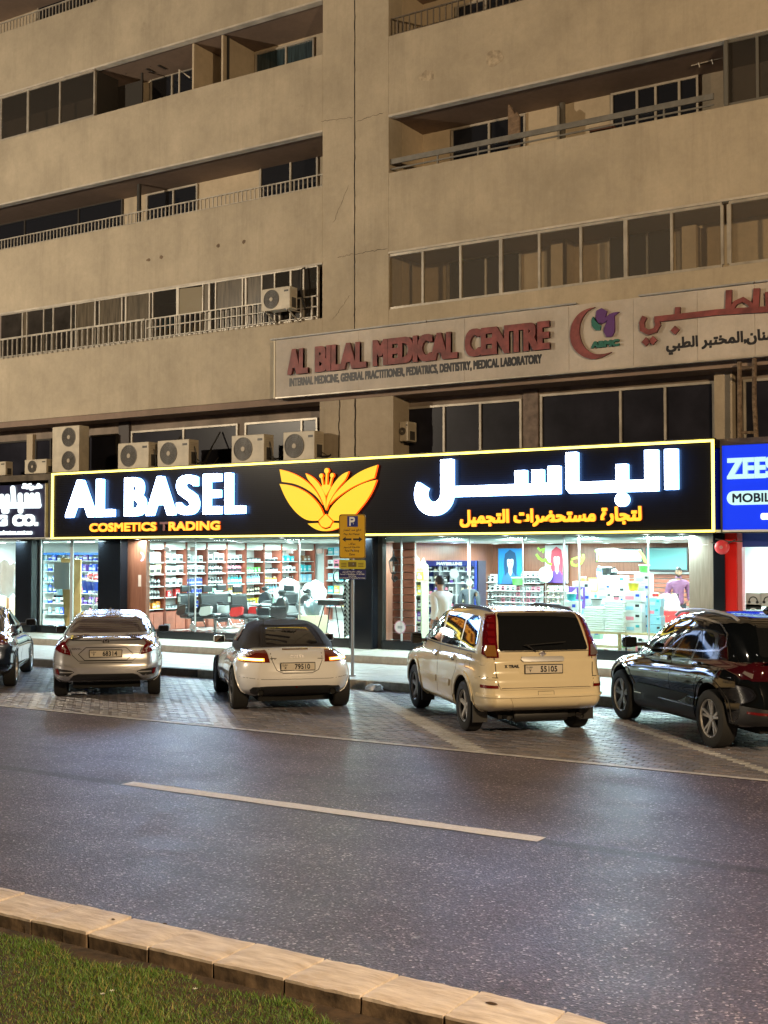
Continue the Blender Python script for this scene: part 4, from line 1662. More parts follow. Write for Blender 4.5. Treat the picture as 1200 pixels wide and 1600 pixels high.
def poly(name, pts, mat, y0=.06, sm=2, side=None):
    MB().prism([C2(*u) for u in smooth_poly(pts, sm)], MYS - y0, MYS - .001, 0, 1 if side else None).build(name, [mat, side] if side else mat, cs)


poly('crescent', [(188, 150), (140, 158), (85, 190), (48, 250), (38, 320), (52, 380), (95, 430), (160, 458), (225, 448), (285, 412), (235, 425), (180, 425), (130, 395), (100, 340), (92, 280), (108, 215), (145, 170)], m_red, side=m_redside)
m_pur = M('sign_purple', (.10, .03, .16), .5)
m_grn = M('sign_green', (.02, .13, .10), .5)
poly('petal', [(190, 215), (195, 170), (225, 155), (255, 172), (250, 200), (235, 235), (210, 245)], m_pur)
poly('petal', [(220, 250), (250, 205), (290, 180), (328, 178), (300, 200), (300, 240), (302, 290), (285, 322), (255, 325), (238, 295), (245, 260), (262, 225), (240, 240)], m_pur, .065)
poly('petal', [(175, 205), (190, 235), (222, 258), (215, 285), (190, 285), (168, 260), (166, 225)], m_grn)
(x0, z0), (x1, z1) = C2(165, 385), C2(328, 345)
mb = MB()
letters(mb, 'ABMC', x0, (z0 + z1) / 2 - .065, x1, (z0 + z1) / 2 + .075, MYS - .06, .05, .012)
mb.build('lettering', m_grn, cs)
# faded arabic word, as strokes
mb = MB()
m_ = cs
for k, (pts, w) in enumerate((([(535, 222), (900, 180), (1150, 165), (1500, 148)], 34), ([(478, 205), (462, 240), (464, 278), (500, 298), (540, 285), (556, 255), (548, 225)], 30),
                              ([(672, 150), (668, 215)], 30), ([(972, 50), (968, 170)], 34), ([(1135, 40), (1128, 160)], 36), ([(1205, 60), (1210, 150)], 40),
                              ([(985, 165), (1010, 125), (1055, 105), (1095, 130), (1110, 165)], 26))):
    pp = [C2(*u) for u in pts]
    mb.prism(stroke(pp, w / 3.75 / 79), MYS - .07 - .0007 * k, MYS - .002, 0, 1)
for u, v in ((485, 352), (525, 345), (655, 285)):
    p = C2(u, v)
    mb.prism([(p[0] - .09, p[1]), (p[0], p[1] - .09), (p[0] + .09, p[1]), (p[0], p[1] + .09)], MYS - .06, MYS - .002, 0, 1)
mb.build('lettering', [m_red, m_redside], cs)
(x0, z0), (x1, z1) = P(1041, 560, MYS), P(1206, 520, MYS)
mb = MB()
letters(mb, arabic('سنان,المختبر الطبي'), x0, 6.36, x1 + .12, 6.70, MYS - .004, .002, .012)
mb.build('lettering', MATS['sign_ink'], cs)
# rust bleeding below the letters
for (a, b, zz, h) in ((1003, 1190, 7.55, .5), (700, 860, 7.5, .3), (452, 575, 7.5, .2)):
    pass

# ------------------------------------------------------------------ right neighbour: red pillar, alarm bell, phone shop front
ph = thing('phone_shop', 'phone shop front with a red pillar and pink edge at the right', 'shop', (0, 0, 0))
MB().box(gx(1120), GY - .22, .30, gx(1138), GY + .1, SB).build('black_pillar', m_black, ph)
m_redp = M('red_panel', (.62, .015, .012), .25, coat=.4)
MB().box(gx(1138), GY - .18, .30, gx(1155), GY + .1, SB).build('red_pillar', m_redp, ph)
MB().box(gx(1155), GY - .10, .30, gx(1162), GY + .1, SB).build('pink_edge', M('pink_edge', (.65, .22, .25), .3), ph)
MB().box(gx(1162), GY, .50, gx(1330), GY + .01, 2.55).build('glass_pane', m_glass, ph)
MB().box(gx(1162), GY - .06, 2.56, gx(1330), GY + .05, SB).build('blue_header', M('header_blue', (.03, .05, .25), .4), ph)
MB().box(gx(1162), GY - .05, .3, gx(1330), GY + .05, .5).build('plinth', m_black, ph)
bx, bz = P(1128, 855, GY - .3)
bell = thing('alarm_bell', 'red round fire alarm bell on the black pillar beside the red one', 'alarm bell', (bx, GY - .26, bz))
MB().lathe([(.02, -.09), (.10, -.085), (.135, -.06), (.14, -.02), (.12, 0)], 'y', n=28).build('gong', M('bell_red', (.65, .05, .06), .3, coat=.3), bell, smooth=50)
MB().lathe([(.001, -.10), (.03, -.098), (.035, -.088)], 'y', n=12).build('centre_cap', M('bell_cap', (.5, .25, .25), .3), bell)
MB().lathe([(.06, 0), (.07, .05)], 'y', n=16).build('back_box', m_dalu, bell)
for k, (a, b, zz) in enumerate((((1112, 848), (1150, 843), 0), ((1118, 842), (1160, 846), .02))):
    pa, pb = P(*a, GY - .3), P(*b, GY - .3)
    o = MB().tube([(pa[0], GY - .3, pa[1]), ((pa[0] + pb[0]) / 2, GY - .31, pa[1] - .05), (pb[0], GY - .3, pb[1])], .012, 6).build('cable', m_dalu)
    tag(o, ['lower dark cable strung above the alarm bell', 'upper dark cable strung above the alarm bell'][k], 'cable')

# ------------------------------------------------------------------ wall lantern
lx, lz = P(615, 895, GY - .12)
lt = thing('wall_lantern', 'black wall lantern with glass sides on the slatted wall by the pillar', 'lantern', (lx, GY - .12, lz))
m_iron = M('black_iron', (.015, .015, .016), .35, .5)
MB().tube([(0, .1, -.16), (0, .02, -.20), (0, -.06, -.12), (0, -.03, -.02)], .02, 8).lathe([(.05, 0), (.05, .03)], 'y', (0, .08, -.12), 12).build('bracket', m_iron, lt)
mb = MB().lathe([(.13, .25), (.10, .29), (.04, .36), (.015, .42), (.008, .52)], 'z', n=6).lathe([(.05, -.03), (.07, -.0), (.075, .012)], 'z', n=6)
for k in range(6):
    a = k * math.pi / 3
    mb.tube([(.072 * math.cos(a), .072 * math.sin(a), .01), (.12 * math.cos(a), .12 * math.sin(a), .255)], .007, 4)
mb.build('cage', m_iron, lt)
MB().lathe([(.066, .012), (.112, .25)], 'z', n=6).build('glass_sides', glass_mat('lantern_glass', (.8, .85, .85)), lt)
MB().tube([(0, 0, .02), (0, 0, .14)], .018, 8).build('bulb', m_white, lt)

# stickers and vinyl on the glass
sx_, sz_ = P(625, 980, GY - .01)
st_ = thing('round_sticker', 'round pale sticker with pink rim low on the window near the pillar', 'sticker', (sx_, GY - .008, sz_))
MB().lathe([(.001, -.003), (.135, -.003), (.14, 0)], 'y', n=28).build('disc', M('sticker_white', (.75, .75, .78), .4), st_)
MB().lathe([(.150, -.004), (.150, -.001), (.130, -.001), (.130, -.004), (.150, -.004)], 'y', n=28).build('rim', M('sticker_pink', (.6, .3, .42), .4), st_)
MB().box(-.06, -.006, -.03, .06, -.0035, .03).build('print', M('print_grey', (.35, .37, .4), .5), st_)
m_lime = M('vinyl_lime', (.25, .75, .06), .4)


def decal(path, w, lab, y=GY - .006):
    pp = [P(u, v, y) for u, v in path]
    o = MB().prism(stroke(pp, w), y, y + .003).build('window_decal', m_lime)
    tag(o, lab, 'decal')


decal([(838, 866), (842, 872), (848, 876), (852, 874), (856, 880), (862, 882)], .05, 'lime green vinyl tendril on the glass left of the red haired poster')
decal([(840, 856), (844, 860), (850, 858), (848, 864)], .04, 'lime green vinyl lettering fragment above the tendril on the glass')
decal([(893, 876), (894, 882), (900, 884), (908, 880), (912, 872), (911, 866)], .045, 'lime green vinyl hook on the glass between the posters and the screen')
decal([(893, 874), (902, 871), (910, 872)], .03, 'short lime green vinyl stroke closing the hook on the glass')
decal([(930, 860), (934, 865), (936, 873), (932, 877)], .035, 'lime green vinyl leaf at the left end of the white screen')
decal([(998, 860), (1004, 868), (1008, 876), (1013, 880)], .06, 'thick lime green vinyl leaf between the white and the dark screen')
xx, zz = P(221, 870, GY - .03)
tag(MB().prism(arc(xx - .03, zz, .12, -80, 80, 12) + arc(xx - .07, zz, .10, 70, -70, 12), GY - .026, GY - .021).build('panel_decal', M('decal_pink', (.6, .35, .55), .4)),
    'pink crescent sticker high on the walnut door panel', 'decal')
xx, zz = P(218, 908, GY - .03)
tag(MB().box(xx - .05, GY - .026, zz - .14, xx + .05, GY - .021, zz + .16).build('panel_notice', M('notice_paper', (.55, .42, .36), .5)),
    'narrow worn paper notice on the walnut door panel', 'notice')

# ------------------------------------------------------------------ parking sign post
pox, poy = -12.70, 18.95
ps = thing('parking_sign', 'yellow pay parking sign with a blue P on a grey pole at the kerb', 'sign', (pox, poy, .148))
MB().tube([(0, 0, 0), (0, 0, 3.02)], .032, 14).lathe([(.07, 0), (.07, .02), (.04, .025)], 'z', n=14).build('pole', M('galvanised', (.28, .28, .29), .4, .7), ps)
rz_ = R(27)


def rrect(w, h, r, cx=0, cz=0):
    p = []
    for (sx, sz, a0) in ((1, 1, 0), (-1, 1, 90), (-1, -1, 180), (1, -1, 270)):
        p += arc(cx + sx * (w / 2 - r), cz + sz * (h / 2 - r), r, a0, a0 + 90, 5)
    return p


m_yel = M('sign_yellow', (.62, .36, .015), .4)
m_ink = M('black_ink', (.01, .01, .012), .5)
m_bl = M('sign_blue', (.015, .03, .22), .4)
pn = MB().prism(rrect(.50, .83, .045), -.045, -.035).build('plate', m_yel, ps, loc=(0, 0, 2.61), rz=rz_)
MB().prism(rrect(.49, .82, .042), -.0466, -.0452).prism(rrect(.465, .795, .035), -.0472, -.0467, 1).build('border', [m_ink, m_yel], pn)
MB().box(-.095, -.0485, .18, .105, -.0474, .38).build('blue_square', m_bl, pn)
mb = MB()
letters(mb, 'P', -.055, .20, .07, .365, -.0495, .002, .010)
mb.build('lettering', m_white, pn)
mb = MB()
letters(mb, arabic('ادفع عند الجهاز'), -.17, .085, .17, .145, -.0482, .002, .002)
letters(mb, 'Pay At Meter', -.16, .015, .15, .062, -.0482, .002, .002)
letters(mb, arabic('مواقف'), -.07, -.165, .06, -.115, -.0482, .002, .002)
letters(mb, arabic('خاضعة للرسوم'), -.16, -.235, .15, -.18, -.0482, .002, .002)
letters(mb, 'Paid Parking', -.14, -.30, .13, -.245, -.0482, .002, .002)
letters(mb, 'Zone', -.06, -.355, .05, -.315, -.0482, .002, .002)
for s in (-1, 1):
    mb.prism([(s * .19, -.055), (s * .125, -.005), (s * .125, -.038), (s * .015, -.038), (s * .015, -.072), (s * .125, -.072), (s * .125, -.105)], -.0482, -.0478)
mb.build('print', m_ink, pn)
p2 = MB().prism(rrect(.50, .17, .03), -.045, -.036).build('plate', M('sign_yellow_green', (.50, .42, .03), .4), ps, loc=(0, 0, 2.085), rz=rz_)
mb = MB().prism(rrect(.155, .09, .004), -.047, -.0455)
for k in range(3):
    mb.box(-.21, -.047, -.045 + k * .03, -.11, -.0455, -.032 + k * .03).box(.11, -.047, -.045 + k * .03, .21, -.0455, -.032 + k * .03)
mb.build('print', M('ink_brown', (.12, .09, .02), .5), p2)
p3_ = MB().prism(rrect(.51, .18, .015), -.045, -.036).build('plate', M('plate_navy', (.012, .018, .12), .4), ps, loc=(0, 0, 1.895), rz=rz_)
mb = MB()
letters(mb, arabic('مواقف خاضعة للرسوم'), -.18, .03, .18, .07, -.0465, .002, .001)
letters(mb, arabic('طيلة ايام الاسبوع والعطلات الرسمية'), -.23, -.012, .23, .026, -.0465, .002, .001)
letters(mb, 'Paid Parking', -.07, -.042, .07, -.018, -.0465, .002, .0005)
letters(mb, 'During All Days Of The Week Including Public Holidays', -.24, -.078, .24, -.05, -.0465, .002, .0005)
mb.build('print', m_white, p3_)
for z in (2.85, 2.35, 2.09, 1.9):
    MB().cbox(0, -.0, z, .10, .075, .03).build('clamp', m_steel, ps)
# ------------------------------------------------------------------ cars
m_tyre = M('tyre', (.014, .014, .014), .8, bump=.3, bs=60)
m_alloy = M('alloy', (.50, .50, .51), .35, .45)
m_dalloy = M('dark_alloy', (.22, .22, .23), .4, .5)
m_chrome = M('chrome', (.78, .78, .79), .16, 1.0)
m_plast = M('black_plastic', (.018, .018, .019), .5)
m_well = M('wheel_well', (.008, .008, .008), .95)
m_cglass = M('car_glass', (.010, .011, .013), .03, spec=.8)
m_seamc = M('panel_gap', (.012, .011, .010), .8)
m_lens_r = M('lens_red', (.12, .003, .006), .08, coat=1)
m_lens_c = M('lens_clear', (.26, .22, .21), .10, .3, coat=1)
m_lens_a = M('lens_amber', (.26, .12, .03), .12, coat=1)
m_refl_r = M('reflector_red', (.14, .006, .006), .2)
m_plate = M('number_plate', (.62, .56, .46), .45)
m_rim_in = M('brake_dark', (.03, .03, .03), .6, .5)


def corner(lo, hi, r, n=5):
    """sample positions along one edge, dense in the rounded ends"""
    t = [r * math.tan(math.pi / 4 * k / n) for k in range(n + 1)]
    return [lo + r - x for x in reversed(t)], [hi - r + x for x in t]


def sampled(lo, hi, r, mid, n=5):
    a, b = corner(lo, hi, r, n)
    m = [a[-1] + (b[0] - a[-1]) * k / (mid + 1) for k in range(1, mid + 1)]
    return np.array(a + m + b)


def shell(xr, xf, hw, zt, zb, hwx, hwz, rx, ry, rt, rb, mids=(34, 8, 9), bow=0.0, bowf=0.0, crown=0.0, edge_fwd=0.0):
    """closed car shell. xr/xf: [(z, x)] rear and front outline; zt/zb: [(u, z)] top and bottom line; hwx: [(u, k)], hwz: [(zrel, k)]
    width factors along the length and up the side"""
    L = np.interp(.5, [0, 1], [0, 0])
    xr_, xf_ = np.array(xr, float), np.array(xf, float)
    Ln = float(xf_[:, 1].max() - xr_[:, 1].min())
    us = sampled(0, Ln, rx, mids[0])
    ys = sampled(-hw, hw, ry, mids[1])
    zs = np.concatenate([[0 + rb - rb * math.tan(math.pi / 4 * k / 4) for k in range(4, -1, -1)],
                         [rb + (1 - rt - rb) * k / (mids[2] + 1) for k in range(1, mids[2] + 1)],
                         [1 - rt + rt * math.tan(math.pi / 4 * k / 5) for k in range(0, 6)]])
    idx, verts, faces = {}, [], []

    def vid(i, j, k):
        key = (i, j, k)
        if key not in idx:
            idx[key] = len(verts)
            verts.append((us[i], ys[j], zs[k]))
        return idx[key]
    I, J, K = len(us) - 1, len(ys) - 1, len(zs) - 1
    for i in range(I):
        for j in range(J):
            faces.append((vid(i, j, K), vid(i + 1, j, K), vid(i + 1, j + 1, K), vid(i, j + 1, K)))
            faces.append((vid(i, j, 0), vid(i, j + 1, 0), vid(i + 1, j + 1, 0), vid(i + 1, j, 0)))
        for k in range(K):
            faces.append((vid(i, 0, k), vid(i + 1, 0, k), vid(i + 1, 0, k + 1), vid(i, 0, k + 1)))
            faces.append((vid(i, J, k), vid(i, J, k + 1), vid(i + 1, J, k + 1), vid(i + 1, J, k)))
    for j in range(J):
        for k in range(K):
            faces.append((vid(0, j, k), vid(0, j, k + 1), vid(0, j + 1, k + 1), vid(0, j + 1, k)))
            faces.append((vid(I, j, k), vid(I, j + 1, k), vid(I, j + 1, k + 1), vid(I, j, k + 1)))
    p = np.array(verts)
    lo = np.array([rx, -hw + ry, rb])
    hi = np.array([Ln - rx, hw - ry, 1 - rt])
    inner = np.clip(p, lo, hi)
    rz = np.where(p[:, 2] > .5, rt, rb)
    r = np.c_[np.full(len(p), rx), np.full(len(p), ry), rz]
    d = (p - inner) / r
    nn = np.linalg.norm(d, axis=1)
    mx = np.abs(d).max(axis=1)
    k = np.where(nn > 1e-9, mx / np.maximum(nn, 1e-9), 1)
    p = inner + d * k[:, None] * r
    u, y, w = p[:, 0] / Ln, p[:, 1], p[:, 2]
    zbv = pchip([a for a, _ in zb], [b for _, b in zb], u)
    ztv = pchip([a for a, _ in zt], [b for _, b in zt], u)
    z = zbv + w * (ztv - zbv)
    z = z - crown * (y / hw) ** 2 * w
    y = y * pchip([a for a, _ in hwx], [b for _, b in hwx], u) * pchip([a for a, _ in hwz], [b for _, b in hwz], w)
    X0 = pchip(xr_[:, 0], xr_[:, 1], z)
    X1 = pchip(xf_[:, 0], xf_[:, 1], z)
    x = X0 * (1 - u) + X1 * u + bow * (y / hw) ** 2 * (1 - u) ** 2 - bowf * (y / hw) ** 2 * u ** 2
    return np.c_[x, y, z], faces


def shell_object(name, data, mat, parent, arches=None, smooth=38):
    V, Fc = data
    me = bpy.data.meshes.new(name)
    me.from_pydata([tuple(v) for v in V], [], Fc)
    me.materials.append(mat)
    o = bpy.data.objects.new(name, me)
    COL.objects.link(o)
    o.parent = parent
    bm = bmesh.new()
    bm.from_mesh(me)
    bmesh.ops.recalc_face_normals(bm, faces=bm.faces)
    bm.to_mesh(me)
    bm.free()
    if arches:
        c = MB()
        for x, r_, zc, yin, flat in arches:
            for s in (-1, 1):
                n = 40
                v = []
                for yy in (s * yin, s * 1.3):
                    for k in range(n):
                        a = 2 * math.pi * k / n
                        v.append((x + r_ * math.cos(a), yy, zc + r_ * flat * math.sin(a)))
                c.add(v, [(k, (k + 1) % n, n + (k + 1) % n, n + k) for k in range(n)] + [tuple(range(n)), tuple(range(2 * n - 1, n - 1, -1))])
        co = c.build('cutter', m_well)
        md = o.modifiers.new('arch', 'BOOLEAN')
        md.operation = 'DIFFERENCE'
        md.object = co
        md.solver = 'EXACT'
        md.material_mode = 'TRANSFER'
        root = parent
        keep = root.matrix_world.copy()
        co.parent = parent
        bpy.context.view_layer.update()
        dg = bpy.context.evaluated_depsgraph_get()
        me2 = bpy.data.meshes.new_from_object(o.evaluated_get(dg))
        o.modifiers.clear()
        o.data = me2
        me2.name = name
        bpy.data.objects.remove(co)
        me = me2
    me.shade_smooth()
    me.set_sharp_from_angle(angle=R(smooth))
    return o


class Car:
    def __init__(s, name, label, x, y, ang, group='cars parked nose in along the shops'):
        s.t = thing(name, label, 'car', (x, y, 0), R(ang), group)
        s.shells = []

    def add_shell(s, o):
        s.shells.append(o)

    def freeze(s):
        V, Fc = [], []
        for o in s.shells:
            n = len(V)
            V += [v.co.copy() for v in o.data.vertices]
            Fc += [tuple(n + i for i in p.vertices) for p in o.data.polygons]
        s.bvh = BVHTree.FromPolygons(V, Fc)

    def hit(s, a, b, proj, side=1):
        if proj == 'rear':
            r = s.bvh.ray_cast(Vector((-4, a, b)), Vector((1, 0, 0)))
            q = Vector((-.6, a, b))
        elif proj == 'front':
            r = s.bvh.ray_cast(Vector((7, a, b)), Vector((-1, 0, 0)))
            q = Vector((3.4, a, b))
        elif proj == 'side':
            r = s.bvh.ray_cast(Vector((a, 3 * side, b)), Vector((0, -side, 0)))
            q = Vector((a, .85 * side, b))
        else:
            r = s.bvh.ray_cast(Vector((a, b, 4)), Vector((0, 0, -1)))
            q = Vector((a, b, 1))
        if r[0] is None:
            r = s.bvh.find_nearest(q)
        return r[0], r[1]

    def patch(s, name, pts, proj, mat, off=.004, th=.012, step=.05, side=1, parent=None, lab=None, sm=0, smooth=50):
        if sm:
            pts = smooth_poly(pts, sm)
        bm = bmesh.new()
        vs = [bm.verts.new((a, b, 0)) for a, b in pts]
        bm.faces.new(vs)
        A = np.array(pts)
        for ax in (0, 1):
            lo, hi = A[:, ax].min(), A[:, ax].max()
            n = int((hi - lo) / step)
            for k in range(1, n + 1):
                c = lo + (hi - lo) * k / (n + 1)
                co = [0, 0, 0]
                co[ax] = c
                no = [0, 0, 0]
                no[ax] = 1
                bmesh.ops.bisect_plane(bm, geom=bm.verts[:] + bm.edges[:] + bm.faces[:], plane_co=co, plane_no=no)
        for v in bm.verts:
            p, n = s.hit(v.co.x, v.co.y, proj, side)
            d = {'rear': Vector((-1, 0, 0)), 'front': Vector((1, 0, 0)), 'side': Vector((0, side, 0)), 'top': Vector((0, 0, 1))}[proj]
            if n.dot(d) < 0:
                n = -n
            n = (n + d * .35).normalized()
            v.co = p + n * off
        if th:
            r = bmesh.ops.extrude_edge_only(bm, edges=[e for e in bm.edges if e.is_boundary])
            d = {'rear': Vector((1, 0, 0)), 'front': Vector((-1, 0, 0)), 'side': Vector((0, -side, 0)), 'top': Vector((0, 0, -1))}[proj]
            for g in r['geom']:
                if isinstance(g, bmesh.types.BMVert):
                    g.co += d * th
        bmesh.ops.recalc_face_normals(bm, faces=bm.faces)
        me = bpy.data.meshes.new(name)
        bm.to_mesh(me)
        bm.free()
        me.materials.append(mat)
        me.shade_smooth()
        me.set_sharp_from_angle(angle=R(smooth))
        o = bpy.data.objects.new(name, me)
        COL.objects.link(o)
        o.parent = parent or s.t
        if lab:
            o['label'] = lab
        return o

    def line(s, name, path, w, proj, mat, off=.003, th=.006, side=1, closed=False, parent=None, seg=.05):
        """thin strip that follows the body along a path"""
        pts = []
        P_ = path + ([path[0]] if closed else [])
        for a, b in zip(P_, P_[1:]):
            a, b = Vector(a), Vector(b)
            n = max(1, int((b - a).length / seg))
            pts += [a.lerp(b, k / n) for k in range(n)]
        if not closed:
            pts.append(Vector(P_[-1]))
        L_, R_ = [], []
        n = len(pts)
        for i, p in enumerate(pts):
            a = pts[i - 1] if (i > 0 or closed) else p
            b = pts[(i + 1) % n] if (i < n - 1 or closed) else p
            d = (b - a)
            d = d.normalized() if d.length > 1e-6 else Vector((1, 0))
            nn = Vector((-d.y, d.x)) * w / 2
            L_.append(p + nn)
            R_.append(p - nn)
        mb = MB()
        dv = {'rear': Vector((-1, 0, 0)), 'front': Vector((1, 0, 0)), 'side': Vector((0, side, 0)), 'top': Vector((0, 0, 1))}[proj]

        def H(q):
            p, nr = s.hit(q.x, q.y, proj, side)
            if nr.dot(dv) < 0:
                nr = -nr
            nr = (nr + dv * .3).normalized()
            return p + nr * off, p - dv * th
        A_ = [H(q) for q in L_]
        B_ = [H(q) for q in R_]
        v = [a[1] for a in A_] + [a[0] for a in A_] + [b[0] for b in B_] + [b[1] for b in B_]
        m = n if closed else n - 1
        f = []
        for i in range(m):
            j = (i + 1) % n
            for k in range(3):
                f.append((k * n + i, k * n + j, (k + 1) * n + j, (k + 1) * n + i))
        mb.add(v, f)
        return mb.build(name, mat, parent or s.t, smooth=50)

    def seam(s, path, proj='side', side=1, closed=False):
        return s.line('panel_gap', path, .008, proj, m_seamc, .0012, .002, side, closed)

    def wheels(s, wb, track, r, w, rim_r, spokes, spoke_w, mat=None, steer=0, double=False, hub=.05):
        mat = mat or m_alloy
        proto = None
        for x in (0, wb):
            for sd in (1, -1):
                if proto is None:
                    mb = MB()
                    hw = w / 2
                    prof = [(rim_r, -hw * .86), (rim_r + .012, -hw), (r - .035, -hw), (r - .010, -hw * .86), (r, -hw * .6), (r, hw * .6), (r - .010, hw * .86), (r - .035, hw),
                            (rim_r + .012, hw), (rim_r, hw * .86), (rim_r, -hw * .86)]
                    mb.lathe(prof, 'y', n=44)
                    # the two end caps are left open by radius, so this is a ring
                    tb = MB()
                    for k in range(4):
                        yy = -hw * .5 + k * hw / 3
                        tb.lathe([(r + .0005, yy), (r + .0005, yy + .008)], 'y', n=44)
                    ty = mb.build('wheel', m_tyre, s.t, smooth=35)
                    tr_ = MB()
                    tr_.lathe([(rim_r + .004, hw * .82), (rim_r - .006, hw * .90), (rim_r - .016, hw * .84), (rim_r - .022, hw * .55), (rim_r - .05, -hw * .6), (.05, -hw * .6)], 'y', n=44, caps=False)
                    tr_.build('rim_barrel', m_rim_in if not double else m_dalloy, ty, smooth=40)
                    sp = MB()
                    for k in range(spokes):
                        a = 2 * math.pi * k / spokes + .3
                        offs = (-.17, .17) if double else (0,)
                        for da in offs:
                            a1 = a + da
                            for (rr0, rr1, w0, w1, y0_, y1_) in ((hub * .5, rim_r - .012, spoke_w * 1.1, spoke_w * .8, hw * .62, hw * .80),):
                                ca, sa = math.cos(a1), math.sin(a1)
                                c0, s0 = (math.cos(a), math.sin(a)) if double else (ca, sa)
                                px_, pz_ = -sa, ca
                                v = []
                                for (rr, ww, yy, cc, ss) in ((rr0, w0, y0_, c0, s0), (rr1, w1, y1_, ca, sa)):
                                    for (q, dy) in ((-1, -.02), (-.7, .0), (.7, .0), (1, -.02)):
                                        v.append((rr * cc + px_ * q * ww / 2, yy + dy, rr * ss + pz_ * q * ww / 2))
                                sp.add(v, [(0, 1, 5, 4), (1, 2, 6, 5), (2, 3, 7, 6)])
                    sp.lathe([(hub, hw * .60), (hub * .9, hw * .70), (.001, hw * .72)], 'y', n=20, caps=False)
                    sp.lathe([(rim_r + .003, hw * .84), (rim_r - .006, hw * .92), (rim_r - .018, hw * .80), (rim_r - .02, hw * .6)], 'y', n=44, caps=False)
                    sp.build('rim', mat, ty, smooth=40)
                    MB().lathe([(rim_r * .68, hw * .1), (rim_r * .68, hw * .2), (.05, hw * .2)], 'y', n=28).build('brake_disc', m_rim_in, ty)
                    proto = ty
                    c = ty
                else:
                    c = copy_tree(proto, s.t)
                c.location = (x, sd * (track / 2), r)
                c.rotation_euler = (0, 0, (0 if sd > 0 else math.pi) + (steer if x > 0 else 0))

    def text(s, text, cy, cz, w, h, mat, name='badge_text', off=.006, bold=.002, depth=.003):
        """lettering on the rear face, reading from behind"""
        p, n = s.hit(cy, cz, 'rear')
        mb = MB()
        letters(mb, text, -w / 2, -h / 2, w / 2, h / 2, 0, depth, bold)
        # text plane faces -Y with x to the right; on the car rear x right = -y, depth = +x
        mb.v = [(a[1], -a[0], a[2]) for a in mb.v]
        o = mb.build(name, mat, s.t)
        o.location = (p.x - off - depth, cy, cz)
        return o

    def plate(s, number, letter, cy, cz, frame=m_plast, w=.52, h=.11, tilt=0.0):
        xs_ = [s.hit(cy + a, cz + b, 'rear')[0].x for a in (-w / 2, 0, w / 2) for b in (-h / 2, h / 2)]
        x = min(xs_) - .012
        t = MB().box(-.004, -w / 2 - .008, -h / 2 - .008, .012, w / 2 + .008, h / 2 + .008).build('number_plate', frame, s.t, loc=(x, cy, cz), bevel=.004)
        MB().box(-.007, -w / 2 + .004, -h / 2 + .004, -.0045, w / 2 - .004, h / 2 - .004).build('plate_face', m_plate, t)
        mb = MB()
        letters(mb, number, -.05, -h * .36, .19, h * .38, 0, .001, .0045)
        letters(mb, letter, -w * .40, -h * .36, -w * .40 + .036, h * .0, 0, .001, .003)
        letters(mb, 'DUBAI', -w * .47, h * .16, -w * .30, h * .33, 0, .001, .001)
        letters(mb, arabic('دبي'), -w * .46, h * .02, -w * .33, h * .12, 0, .001, .0005)
        mb.v = [(a[1] - .0085, -a[0], a[2]) for a in mb.v]
        mb.build('plate_number', m_ink, t)
        return t

    def mirror(s, x, y, z, mat, sz=(.10, .20, .14), base=None):
        for sd in (1, -1):
            bm = bmesh.new()
            bmesh.ops.create_cube(bm, size=1)
            bmesh.ops.subdivide_edges(bm, edges=bm.edges[:], cuts=3, use_grid_fill=True)
            for v in bm.verts:
                c = v.co
                nn = c.normalized() * .5
                v.co = c.lerp(nn * 1.15, .55)
                k = 1 + .35 * v.co.x
                v.co = Vector((v.co.x * sz[0] * 1.2, v.co.y * sz[1], v.co.z * sz[2]))
                if v.co.x > 0:
                    v.co.y *= .8
                    v.co.z *= .8
            me = bpy.data.meshes.new('mirror')
            bm.to_mesh(me)
            bm.free()
            me.materials.append(mat)
            me.shade_smooth()
            o = bpy.data.objects.new('mirror', me)
            COL.objects.link(o)
            o.parent = s.t
            o.location = (x, sd * y, z)
            g = MB().box(-sz[0] * .66, -sz[1] * .43, -sz[2] * .41, -sz[0] * .50, sz[1] * .43, sz[2] * .41).build('mirror_glass', m_cglass, o, bevel=.02)
            MB().box(-.03, -sd * (sz[1] * 1.5), -.06, .03, -sd * (sz[1] * .3), -.01).build('mirror_arm', m_plast, o)

    def exhaust(s, x, y, z, r=.04, mat=None):
        MB().lathe([(r, 0), (r, .16), (r * .82, .16), (r * .82, .02), (r * .82, .01)], 'x', (x, y, z), 20, caps=False).build('exhaust_pipe', mat or m_steel, s.t, smooth=40)
        MB().lathe([(.001, .03), (r * .8, .03)], 'x', (x, y, z), 16).build('exhaust_bore', m_well, s.t)


def mirrored(pts):
    return [(-a, b) for a, b in pts]


